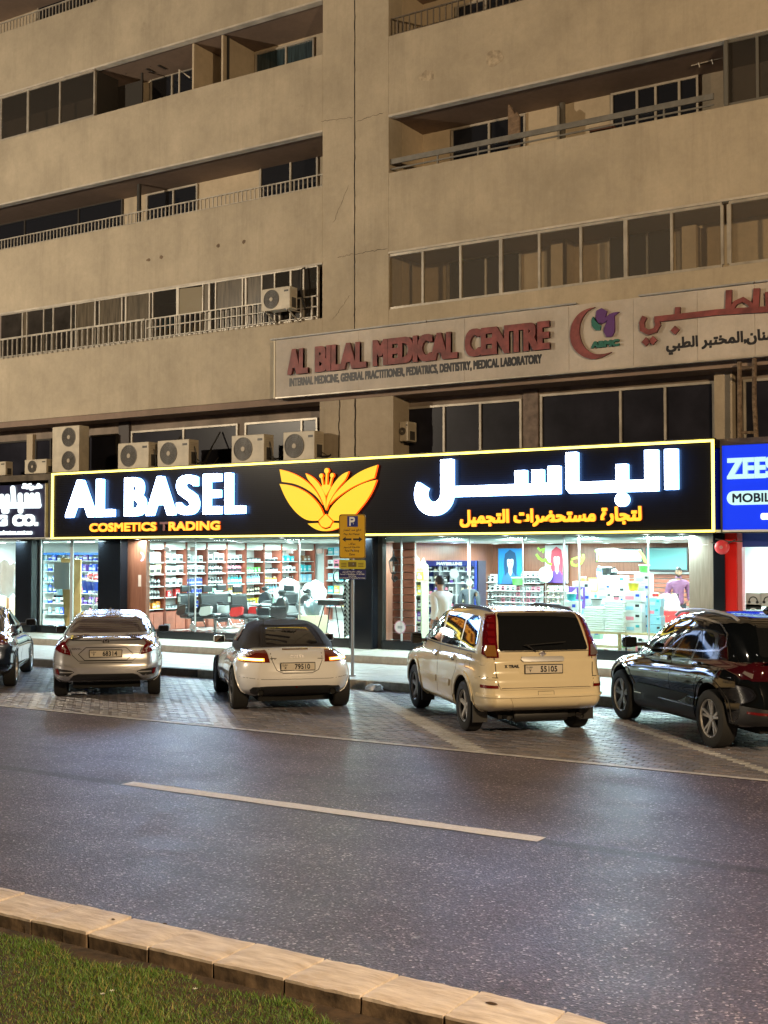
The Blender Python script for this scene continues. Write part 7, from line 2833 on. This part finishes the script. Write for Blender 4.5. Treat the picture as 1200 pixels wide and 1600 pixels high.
poster(779, 816, 857, 913, 'blue poster of a person with straight dark blue bobbed hair', M('poster_blue', (.02, .22, .55), .3), M('hair_navy', (.01, .06, .14), .3), M('skin_pale', (.62, .68, .70), .4),
       M('poster_denim', (.04, .14, .30), .4), pcol('pink'))
poster(852, 888, 852, 911, 'pale poster of a person with a red and pink sweep of hair', M('poster_pale', (.58, .62, .62), .3), M('hair_red', (.45, .05, .08), .3), M('skin_rose', (.62, .50, .46), .4),
       pcol('purple'), pcol('red'))
xx, zz = hp(811, 905, 29.7)
product('tub', 'green', xx, 29.6, zz - .15, 'green round pot in front of the blue poster', 'single pots', (1.6, 1.6, 1.4))
xx, zz = hp(852, 898, 29.6)
t = thing('round_mirror', 'small round pale mirror left of the red haired poster', 'mirror', (xx, 29.6, zz))
MB().lathe([(.001, -.005), (.20, -.005), (.21, 0), (.21, .02)], 'y', n=24).build('disc', pcol('mint'), t)
MB().tube([(0, .02, -.2), (0, .02, -1.2)], .02, 6).build('stem', m_steel, t)

# screens and air conditioner
(x0, z1), (x1, z0) = hp(930, 857, 28.6), hp(1004, 879, 28.6)
t = thing('white_screen', 'wide pale blank screen hung under the shop ceiling', 'screen', (x0, 28.6, z0))
MB().box(0, 0, 0, x1 - x0, .05, z1 - z0).build('frame', pcol('black'), t, bevel=.01)
MB().box(.03, -.004, .03, x1 - x0 - .03, -.001, z1 - z0 - .03).build('panel', M('screen_pale', (.5, .6, .62), .2, emit=(.6, .75, .78), es=.5), t)
(x0, z1), (x1, z0) = hp(1008, 855, 29.6), hp(1075, 893, 29.6)
t = thing('television', 'large dark teal switched off television above the slatted wall', 'television', (x0, 29.6, z0))
MB().box(0, 0, 0, x1 - x0, .06, z1 - z0).build('frame', pcol('black'), t, bevel=.008)
MB().box(.035, -.004, .05, x1 - x0 - .035, -.001, z1 - z0 - .03).build('panel', M('screen_teal', (.10, .22, .22), .12), t)
(x0, z1), (x1, z0) = hp(682, 857, 29.0), hp(706, 874, 29.0)
t = thing('wall_unit', 'pale column air unit high on the shop wall above the make-up display', 'air unit', (PX(681, 28), 28, hp(690, 874, 28)[1]))
MB().box(0, 0, 0, .55, .25, .50).build('casing', m_white, t, bevel=.02)
MB().box(.05, -.004, .38, .50, -.001, .41).build('outlet', pcol('black'), t)
t = thing('tube_lamp', 'vertical white tube lamp standing beside the make-up display', 'lamp', (PX(732, 25.2), 25.2, 1.95))
MB().tube([(0, 0, 0), (0, 0, .75)], .022, 8).build('tube', m_lit, t)
MB().box(-.03, .02, -.02, .03, .05, .78).build('holder', m_white, t)

# pegboards of hanging packs on the rear wall
for (pa, pb, py0, py1, rows_, pal, lab) in (
        (757, 778, 897, 990, 6, ['silver', 'white', 'black'], 'silver and white hanging packs left of the blue poster'),
        (779, 850, 914, 990, 7, ['pink', 'white', 'pink', 'silver'], 'pink hanging packs under the blue poster'),
        (857, 889, 915, 990, 7, ['cream', 'brown', 'cream'], 'nail colour rows under the red haired poster'),
        (817, 850, 893, 912, 2, ['white', 'silver'], 'pale hanging packs right of the blue poster')):
    (x0, z1), (x1, z0) = hp(pa, py0), hp(pb, py1)
    z0 = max(z0, FZ + .1)
    t = thing('goods_rack', 'wall rack with ' + lab, 'rack', (x0, HY - .05, z0), 0, 'racks on the rear wall of the right room')
    w, h = x1 - x0, z1 - z0
    MB().box(0, 0, 0, w, .04, h).build('back_panel', m_inwall, t)
    for q in range(rows_):
        z = h * q / rows_
        MB().box(0, -.22, z, w, -.002, z + .015).build('shelf', m_shelf, t)
        n = max(3, int(w / .14))
        for i in range(n):
            cl = random.choice(pal)
            kd = 'blister_pack' if cl != 'cream' else 'bottle'
            product(kd, cl, x0 + (i + .5) * w / n, HY - .17, z0 + z + .016, '%s %s on the %s row, %s' % (cl, 'pack' if kd == 'blister_pack' else 'bottle', ORD[min(q, 6)], ' '.join(lab.split()[-6:])),
                    'goods on the rear wall racks', (.8, .8, min(1.5, h / rows_ / .2)))

# window display tables with stacked boxes and towels
m_pine = M('pine_wood', (.52, .38, .20), .5, var=.2, vs=4, stretch=(1, 8, 8))


def table(xa, xb, y, h, lab, leg=m_pine):
    t = thing('display_table', lab, 'table', (xa, y, FZ))
    MB().box(0, 0, h - .04, xb - xa, .5, h).build('tabletop', m_pine, t)
    for x in (.03, (xb - xa) / 2 - .03, xb - xa - .10):
        for yy in (.03, .41):
            MB().box(x, yy, 0, x + .06, yy + .06, h - .041).build('leg', leg, t)
    MB().box(.02, .02, .10, xb - xa - .02, .48, .12).build('lower_shelf', m_pine, t)
    return t


xa, xb = PX(905, 23.9), PX(1040, 23.9)
table(xa, xb, 23.7, .42, 'pine display table carrying white towels behind the cream car')
xt = lambda px, y=23.9: PX(px, y, 970)
m_tow = M('towel_white', (.72, .78, .77), .8, bump=.6, bs=30)
for s_i, (px, n, lab) in enumerate(((932, 11, 'left towel stack'), (963, 14, 'right towel stack'))):
    x = xt(px)
    for k in range(n):
        o = MB().box(-.22, -.18, 0, .22, .18, .042).build('folded_towel', m_tow, loc=(x + random.uniform(-.012, .012), 23.95, FZ + .42 + k * .046), bevel=.014) if (s_i, k) == (0, 0) else None
        if o is None:
            o = tw.copy()
            COL.objects.link(o)
            o.location = (x + random.uniform(-.012, .012), 23.95, FZ + .42 + k * .046)
            o.rotation_euler.z = random.uniform(-.05, .05)
        else:
            tw = o
        tag(o, 'folded white towel, number %s from the bottom of the %s' % (['one', 'two', 'three', 'four', 'five', 'six', 'seven', 'eight', 'nine', 'ten', 'eleven', 'twelve', 'thirteen', 'fourteen'][k], lab), 'towel', 'towels in the ' + lab)


def boxstack(px, y, z0, col, n, w, h, lab, d=.22, per=1, lw=None):
    for k in range(n):
        mb = MB().box(-w / 2, -d / 2, 0, w / 2, d / 2, h - .006)
        mb.box(-w * .36, -d / 2 - .002, h * .2, w * .1, -d / 2 - .0003, h * .55, 1).box(w * .18, -d / 2 - .002, h * .5, w * .38, -d / 2 - .0003, h * .75, 2)
        o = mb.build('carton', [pcol(col), pcol(random.choice(['silver', 'sky', 'pink', 'mint'])), pcol(random.choice(['black', 'cobalt', 'teal']))],
                     loc=(PX(px, y, 950) + random.uniform(-.015, .015), y, z0 + k * h), rz=random.uniform(-.06, .06))
        tag(o, '%s carton, %s of the stack %s' % (col, ['lowest', 'second from the bottom', 'third from the bottom', 'fourth', 'fifth', 'sixth', 'seventh'][k], lab), 'carton', 'cartons stacked in the right window')


boxstack(893, 23.9, FZ, 'white', 4, .38, .26, 'left of the towel table')
boxstack(912, 24.5, FZ + .2, 'white', 5, .40, .25, 'behind the left towel stack')
boxstack(927, 24.7, FZ + .2, 'mint', 6, .36, .20, 'under the lime framed card')
boxstack(948, 24.7, FZ + .5, 'white', 6, .34, .18, 'between the towel stacks')
boxstack(966, 24.7, 1.1, 'white', 4, .44, .22, 'above the right towel stack')
boxstack(990, 24.0, FZ + .42, 'white', 4, .42, .21, 'right of the towels')
boxstack(1007, 24.3, FZ + .42, 'white', 6, .34, .20, 'with round prints right of the towels')
boxstack(1024, 24.0, FZ + .42, 'sky', 4, .30, .18, 'beside the car mirror')
boxstack(905, 24.6, 1.45, 'purple', 2, .42, .14, 'with white arrow marks, upper left')
for i in range(7):
    cl = ['cobalt', 'cobalt', 'white', 'white', 'teal', 'white', 'silver'][i]
    product('bottle', cl, PX(936 + i * 4, 24.9), 24.9, 1.93, '%s bottle above the mint cartons, %s from the left' % (cl, ['first', 'second', 'third', 'fourth', 'fifth', 'sixth', 'seventh'][i]), 'bottles topping the right window display', (1.4, 1.4, 1.1))
# green and yellow packs on the counter run
for i in range(22):
    px = 963 + i * 4.4
    cl = ['green', 'green', 'mint', 'yellow', 'green', 'brown'][i % 6] if px < 1020 else ['gold', 'black', 'purple', 'pink', 'cobalt'][i % 5]
    for k in range(2):
        x = PX(px, 26.4, 930)
        product('product_box', cl, x, 26.4, 1.22 + k * .17, '%s pack in the %s row on the long counter' % (cl, ['lower', 'upper'][k]), 'packs on the long counter', (.85, 1, .98))
xa, xb = PX(955, 26.4, 930), PX(1075, 26.4, 930)
t = thing('shop_counter', 'long pale counter with a walnut edge in front of the clerk', 'counter', (xa, 26.2, FZ))
MB().box(0, 0, 0, xb - xa, .5, .76).build('front', m_shelf, t)
MB().box(-.03, -.03, .761, xb - xa + .03, .53, .81).build('worktop', m_wd, t)
# arrow card, lime card, OA board
(x0, z1), (x1, z0) = P(890, 917, 24.3), P(914, 951, 24.3)
t = thing('arrow_card', 'dark blue card with white triangle arrows above the stacked cartons', 'card', (x0, 24.3, z0))
w, h = x1 - x0, z1 - z0
MB().box(0, 0, 0, w, .012, h).build('card', pcol('purple'), t)
for k in range(2):
    MB().prism([(w * (.15 + .42 * k), h * .75), (w * (.45 + .42 * k), h * .95), (w * (.45 + .42 * k), h * .55)], -.003, 0).build('arrow', pcol('white'), t)
MB().prism([(w * .1, h * .42), (w * .9, h * .42), (w * .5, h * .05)], -.003, 0).build('arrow', pcol('sky'), t)
(x0, z1), (x1, z0) = P(919, 903, 24.4), P(934, 925, 24.4)
t = thing('framed_card', 'small lime green framed card standing on the mint cartons', 'card', (x0, 24.4, z0))
w, h = x1 - x0, z1 - z0
MB().box(0, 0, 0, w, .015, h).build('frame', M('card_lime', (.45, .55, .12), .4), t)
MB().box(w * .12, -.003, h * .1, w * .88, -.0005, h * .9).build('print', pcol('cream'), t)
(x0, z1), (x1, z0) = P(1030, 928, 25.4), P(1062, 955, 25.4)
t = thing('letter_board', 'white cut-out letters OA on a stand in front of the clerk', 'sign', (x0, 25.4, z0))
w, h = x1 - x0, z1 - z0
mb = MB()
letters(mb, 'OA', 0, h * .25, w, h, 0, .04, .035)
mb.build('lettering', m_white, t)
MB().box(-.02, -.03, h * .10, w + .02, .08, h * .24).build('stand', m_white, t)
t = thing('promo_counter', 'pale promotion counter with yellow strip under the letters OA', 'counter', (x0 - .05, 25.3, FZ))
MB().box(0, 0, 0, w + .2, .4, z0 - FZ - .24).build('front', m_shelf, t)
MB().box(-.01, -.012, z0 - FZ - .40, w + .21, -.001, z0 - FZ - .30).build('yellow_strip', pcol('yellow'), t)
MB().box(-.02, -.02, z0 - FZ - .239, w + .22, .42, z0 - FZ + .0).build('top_tray', pcol('red'), t)

# phone shop goods
for k in range(4):
    t = thing('phone_shelf', '%s white shelf of boxed gadgets in the phone shop' % ['lowest', 'second', 'third', 'top'][k], 'shelf', (gx(1160) + .1, 25.6, 1.2 + k * .4), 0, 'phone shop shelves')
    MB().box(0, 0, -.02, 3.0, .3, 0).build('board', m_shelf, t)
    for i in range(5):
        cl = random.choice(['cobalt', 'white', 'red', 'yellow', 'green'])
        product('product_box', cl, gx(1160) + .2 + i * .3, 25.75, 1.2 + k * .4, '%s gadget box on the %s phone shop shelf' % (cl, ['lowest', 'second', 'third', 'top'][k]), 'gadget boxes', (1.8, 1, 1.4))
for k, (px, py) in enumerate(((1167, 937), (1190, 937), (1167, 955))):
    x, z = P(px, py, GY - .02)
    t = thing('headphone_card', ['left pale headphone poster', 'right pale headphone poster', 'dark headphone poster'][k] + ' on the phone shop window', 'poster', (x, GY - .02, z))
    MB().box(-.02, 0, -.13, .27, .008, .13).build('card', pcol('silver') if k < 2 else pcol('black'), t)
    MB().prism(stroke(arc(.12, -.02, .075, 0, 180, 12), .02), -.004, -.001).build('headband', pcol('black') if k < 2 else pcol('white'), t)
    for s in (-1, 1):
        MB().prism(arc(.12 + s * .075, -.045, .028, 0, 340, 10), -.006, -.001).build('ear_cup', pcol('black') if k < 2 else pcol('white'), t)

# small goods set along the sill of the right window and on top of the stacked cartons
n_s = 0
for i in range(30):
    px = 900 + i * 5.0
    if 922 < px < 974:
        continue
    cl = random.choice(['white', 'cobalt', 'teal', 'gold', 'pink', 'green', 'silver', 'orange'])
    kd = random.choice(['bottle', 'jar', 'tub', 'spray_can'])
    s_ = random.uniform(.9, 1.4)
    product(kd, cl, PX(px, 23.5, 980), 23.5, FZ + .0, '%s %s on the floor close to the right window, %s of the towels' % (cl, kd.replace('_', ' '), 'left' if px < 930 else 'right'), 'goods along the right window', (s_, s_, s_ * 1.2))
for k, (px, y, z, cl, kd) in enumerate(((893, 23.9, FZ + 1.05, 'teal', 'tub'), (912, 24.5, 1.86, 'gold', 'jar'), (932, 23.95, 1.34, 'silver', 'tub'), (963, 23.95, 1.48, 'pink', 'jar'),
                                        (990, 24.0, 1.68, 'yellow', 'tub'), (1007, 24.3, 2.04, 'green', 'tub'), (1024, 24.0, 1.56, 'red', 'jar'), (948, 24.7, 2.0, 'black', 'tub'))):
    product(kd, cl, PX(px, y, 940), y, z, '%s %s topping the %s stack of the right window' % (cl, kd, ['first', 'second', 'third', 'fourth', 'sixth', 'seventh', 'eighth', 'fifth'][k]), 'goods topping the stacks', (1.1, 1.1, 1.0))
# ------------------------------------------------------------------ people
m_skin = M('skin_tan', (.38, .22, .14), .5)
m_hair = M('hair_black', (.012, .010, .009), .6, bump=1, bs=60)


def skin_mesh(name, joints, edges, mat, parent, sub=2):
    """joints: [(x,y,z,r)], grown with a skin modifier and smoothed; the mesh is baked"""
    me = bpy.data.meshes.new(name)
    me.from_pydata([j[:3] for j in joints], edges, [])
    o = bpy.data.objects.new(name, me)
    COL.objects.link(o)
    md = o.modifiers.new('skin', 'SKIN')
    md.use_smooth_shade = True
    sv = me.skin_vertices[0].data
    for k, j in enumerate(joints):
        r = j[3]
        sv[k].radius = (r, r) if not isinstance(r, tuple) else r
        sv[k].use_root = (k == 0)
    s2 = o.modifiers.new('sub', 'SUBSURF')
    s2.levels = s2.render_levels = sub
    bpy.context.view_layer.update()
    dg = bpy.context.evaluated_depsgraph_get()
    m2 = bpy.data.meshes.new_from_object(o.evaluated_get(dg))
    o.modifiers.clear()
    o.data = m2
    m2.name = name
    m2.materials.clear()
    for m in (mat if isinstance(mat, list) else [mat]):
        m2.materials.append(m)
    m2.shade_smooth()
    o.parent = parent
    return o


def person(label, x, y, z, rz, H=1.75, top=None, bottom=None, hair=m_hair, pose='walk', beard=False, scarf=None, group=None):
    t = thing('person', label, 'person', (x, y, z), rz)
    k = H / 1.75
    # facing +X; y = left
    lean = .03
    if pose == 'walk':
        legs = {1: [(.0, .09, .90, .085), (.16, .09, .50, .058), (.12, .09, .10, .040), (.24, .09, .04, .035)],
                -1: [(.0, -.09, .90, .085), (.02, -.09, .48, .058), (-.24, -.09, .14, .040), (-.15, -.09, .05, .035)]}
        arms = {1: [(.02, .20, 1.40, .048), (-.10, .25, 1.14, .042), (-.02, .26, .92, .030)], -1: [(.02, -.20, 1.40, .048), (.14, -.27, 1.17, .042), (.30, -.27, 1.00, .030)]}
    else:
        legs = {s: [(.0, s * .09, .90, .085), (.02, s * .10, .50, .058), (.0, s * .10, .08, .040), (.12, s * .11, .035, .035)] for s in (1, -1)}
        arms = {s: [(.0, s * .20, 1.40, .048), (-.02, s * .27, 1.16, .042), (.06, s * .26, .93, .030)] for s in (1, -1)}
    body = [(0, 0, .96, (.12, .09)), (.0, 0, 1.10, (.11, .08)), (.01, 0, 1.26, (.125, .085)), (lean, 0, 1.40, (.11, .065)), (lean, 0, 1.50, .055), (lean + .015, 0, 1.56, .052),
            (lean + .03, 0, 1.62, (.070, .082)), (lean + .02, 0, 1.70, (.072, .090))]
    E_ = [(i, i + 1) for i in range(7)]
    J = list(body)
    for s in (1, -1):
        n = len(J)
        J += legs[s]
        E_ += [(0, n), (n, n + 1), (n + 1, n + 2), (n + 2, n + 3)]
        n = len(J)
        J += arms[s]
        a = Vector(arms[s][1][:3])
        b = Vector(arms[s][2][:3])
        d = (b - a).normalized()
        palm = b + d * .075
        J.append((palm.x, palm.y, palm.z, .026))
        E_ += [(3, n), (n, n + 1), (n + 1, n + 2), (n + 2, n + 3)]
    J = [(a * k, b * k, c * k, (r[0] * k, r[1] * k) if isinstance(r, tuple) else r * k) for a, b, c, r in J]
    bo = skin_mesh('body', J, E_, m_skin, t)
    # fingers
    for s in (1, -1):
        a = Vector(arms[s][1][:3])
        b = Vector(arms[s][2][:3])
        d = (b - a).normalized()
        side = Vector((1, 0, 0)) - d * d.x
        side.normalize()
        mb = MB()
        for q, ln in enumerate((.065, .075, .078, .06)):
            p0 = b + d * .085 + side * (.024 - q * .016)
            p1 = p0 + d * ln * .5 + Vector((.004, -s * .006, 0))
            p2 = p0 + d * ln + Vector((.004, -s * .018, 0))
            mb.tube([tuple(p0 * k), tuple(p1 * k), tuple(p2 * k)], [.0085, .008, .006], 6)
        p0 = b + d * .04 + side * .026
        mb.tube([tuple(p0 * k), tuple((p0 + d * .03 + side * .018) * k), tuple((p0 + d * .055 + side * .02) * k)], [.010, .009, .007], 6)
        mb.build('fingers', m_skin, t, smooth=60)
    # head details
    hx = (lean + .03) * k
    hz = 1.665 * k
    mb = MB()
    bm = bmesh.new()
    bmesh.ops.create_uvsphere(bm, u_segments=24, v_segments=16, radius=1)
    for v in bm.verts:
        c = v.co
        jaw = 1 - .22 * max(0, -c.z) ** 1.5
        v.co = Vector((c.x * .098 * jaw + (.012 if c.z < 0 and c.x > 0 else 0) * abs(c.z), c.y * .078 * jaw, c.z * .122)) * k
    me = bpy.data.meshes.new('head')
    bm.to_mesh(me)
    bm.free()
    me.materials.append(m_skin)
    me.shade_smooth()
    h = bpy.data.objects.new('head', me)
    COL.objects.link(h)
    h.parent = t
    h.location = (hx, 0, hz)
    MB().add([(v[0] * k, v[1] * k, v[2] * k) for v in [(.092, -.008, .02), (.092, .008, .02), (.122, .0, -.018), (.096, -.018, -.03), (.096, .018, -.03)]], [(0, 1, 2), (0, 2, 3), (1, 4, 2), (2, 4, 3), (0, 3, 4, 1)]).build('nose', m_skin, h, smooth=60)
    for s in (1, -1):
        MB().lathe([(.001, -.004), (.013, -.002), (.010, .004)], 'x', (.088 * k, s * .032 * k, .022 * k), 10).build('eye', m_ink, h)
        MB().box(.088 * k, s * .018 * k, .043 * k, .096 * k, s * .05 * k, .050 * k).build('eyebrow', hair, h)
        MB().lathe([(.001, -.005), (.026, -.004), (.022, .006)], 'y', (0, s * .080 * k, .005 * k), 10).build('ear', m_skin, h, smooth=50)
    MB().box(.086 * k, -.024 * k, -.060 * k, .094 * k, .024 * k, -.052 * k).build('mouth', M('lip', (.30, .10, .08), .5), h)
    bm = bmesh.new()
    bmesh.ops.create_uvsphere(bm, u_segments=24, v_segments=16, radius=1)
    kill = []
    for v in bm.verts:
        c = v.co.copy()
        lim = .30 if c.x > .35 else (-.15 if c.x > -.1 else -.55)
        if scarf:
            lim = .30 if c.x > .45 else -2
        if c.z < lim:
            kill.append(v)
        v.co = Vector((c.x * .106, c.y * .088, c.z * .132)) * k * (1 + .03 * mn.noise(c * 6))
    bmesh.ops.delete(bm, geom=kill, context='VERTS')
    me = bpy.data.meshes.new('hair')
    bm.to_mesh(me)
    bm.free()
    me.materials.append(scarf or hair)
    me.shade_smooth()
    ho = bpy.data.objects.new('hair' if not scarf else 'headscarf', me)
    COL.objects.link(ho)
    ho.parent = h
    ho.location = (-.004, 0, .008)
    if beard:
        bm = bmesh.new()
        bmesh.ops.create_uvsphere(bm, u_segments=24, v_segments=16, radius=1)
        kill = []
        for v in bm.verts:
            c = v.co.copy()
            if c.z > -.25 or c.x < -.1 or (c.z > -.55 and abs(c.y) < .35 and c.z > -.5):
                kill.append(v)
            jaw = 1 - .20 * max(0, -c.z) ** 1.5
            v.co = Vector((c.x * .104 * jaw + .008, c.y * .083 * jaw, c.z * .128)) * k
        bmesh.ops.delete(bm, geom=kill, context='VERTS')
        me = bpy.data.meshes.new('beard')
        bm.to_mesh(me)
        bm.free()
        me.materials.append(m_hair)
        bo_ = bpy.data.objects.new('beard', me)
        COL.objects.link(bo_)
        bo_.parent = h
    # clothes: slightly larger skins over the same skeleton
    g = .018
    TJ = [(0, 0, .84, (.20, .15)), (0, 0, .98, (.19, .14)), (0, 0, 1.12, (.18, .135)), (.01, 0, 1.28, (.20, .145)), (lean, 0, 1.42, (.20, .12)), (lean, 0, 1.50, (.09, .085))]
    TE = [(i, i + 1) for i in range(5)]
    for s in (1, -1):
        n = len(TJ)
        a, b, c = arms[s]
        w_ = tuple(b[i] + (c[i] - b[i]) * .9 for i in range(3))
        TJ += [(a[0], a[1], a[2], .090), (b[0], b[1], b[2], .076), (*w_, .058)]
        TE += [(4, n), (n, n + 1), (n + 1, n + 2)]
    TJ = [(a * k, b * k, c * k, (r[0] * k, r[1] * k) if isinstance(r, tuple) else r * k) for a, b, c, r in TJ]
    sh = skin_mesh('shirt', TJ, TE, top, t)
    MB().lathe([(.075, 1.475), (.068, 1.52), (.060, 1.525)], 'z', (lean * k, 0, 0), 16).build('collar', top, t, smooth=60)
    PJ = [(0, 0, .95, (.150, .115))]
    PE = []
    for s in (1, -1):
        n = len(PJ)
        L_ = legs[s]
        PJ += [(L_[0][0], L_[0][1], L_[0][2] - .04, .105), (L_[1][0], L_[1][1], L_[1][2], .080), (L_[2][0], L_[2][1], L_[2][2], .062)]
        PE += [(0, n), (n, n + 1), (n + 1, n + 2)]
    PJ = [(a * k, b * k, c * k, (r[0] * k, r[1] * k) if isinstance(r, tuple) else r * k) for a, b, c, r in PJ]
    skin_mesh('trousers', PJ, PE, bottom, t)
    for s in (1, -1):
        a, b = Vector(legs[s][2][:3]), Vector(legs[s][3][:3])
        skin_mesh('shoe', [((a.x - .02) * k, a.y * k, .045 * k, .045 * k), ((a.x + .10) * k, b.y * k, .042 * k, .042 * k), ((a.x + .20) * k, b.y * k, .035 * k, .032 * k)], [(0, 1), (1, 2)], m_lea, t)
    return t


m_shirt = M('shirt_white', (.62, .66, .62), .7, bump=.5, bs=8)
m_pshirt = M('shirt_purple', (.16, .055, .12), .7, bump=.5, bs=8)
m_trou = M('trousers_grey', (.12, .13, .14), .8)
m_jeans = M('trousers_dark', (.03, .035, .045), .8)
gx_, gy_ = PX(690, 21.3, 950), 21.3
person('bearded man in a loose white shirt walking past the window behind the cream car', gx_, gy_, .15, R(160), 1.80, m_shirt, m_trou, beard=True)
person('clerk in a plum purple shirt standing at the right end of the shop', PX(1060, 28.4, 930), 28.4, FZ - .02, R(-62), 1.70, m_pshirt, m_jeans, pose='stand', beard=True)
person('shopper with pale grey head cover and dark coat facing the make-up display', PX(733, 25.4, 940), 25.4, FZ, R(110), 1.42, M('coat_dark', (.03, .035, .045), .8), m_jeans, pose='stand',
       scarf=M('scarf_grey', (.42, .46, .42), .8, var=.3, vs=12))
# ------------------------------------------------------------------ street lamps that light the road (standing outside the frame)
def street_lamp(x, y, lab, h=9.0, power=40000, col=(1.0, .70, .42), arm=1.6):
    t = thing('street_lamp', lab, 'street lamp', (x, y, 0), 0, 'street lamps along the median')
    MB().tube([(0, 0, 0), (0, 0, h * .5), (0, 0, h), (0, arm * .5, h + .35), (0, arm, h + .4)], [.10, .085, .06, .05, .045], 12).lathe([(.16, 0), (.16, .35), (.10, .40)], 'z', n=12).build('pole', MATS['galvanised'], t, smooth=40)
    MB().box(-.16, arm - .1, h + .33, .16, arm + .6, h + .47).build('lamp_head', MATS['galvanised'], t, bevel=.03)
    MB().box(-.13, arm - .04, h + .315, .13, arm + .55, h + .329).build('lens', E('street_lens', (1.0, .75, .45), 30), t)
    l = bpy.data.lights.new('lamp', 'POINT')
    l.energy = power
    l.color = col
    l.shadow_soft_size = .16
    o = bpy.data.objects.new('lamp', l)
    COL.objects.link(o)
    o.parent = t
    o.location = (0, arm + .25, h + .05)


street_lamp(-31.0, 3.4, 'galvanised street lamp on the grass median, left of the parked cars', power=10800, col=(1.0, .84, .62))
street_lamp(8.0, -1.0, 'galvanised street lamp by the crossing at the right', power=14000, col=(1.0, .71, .40))
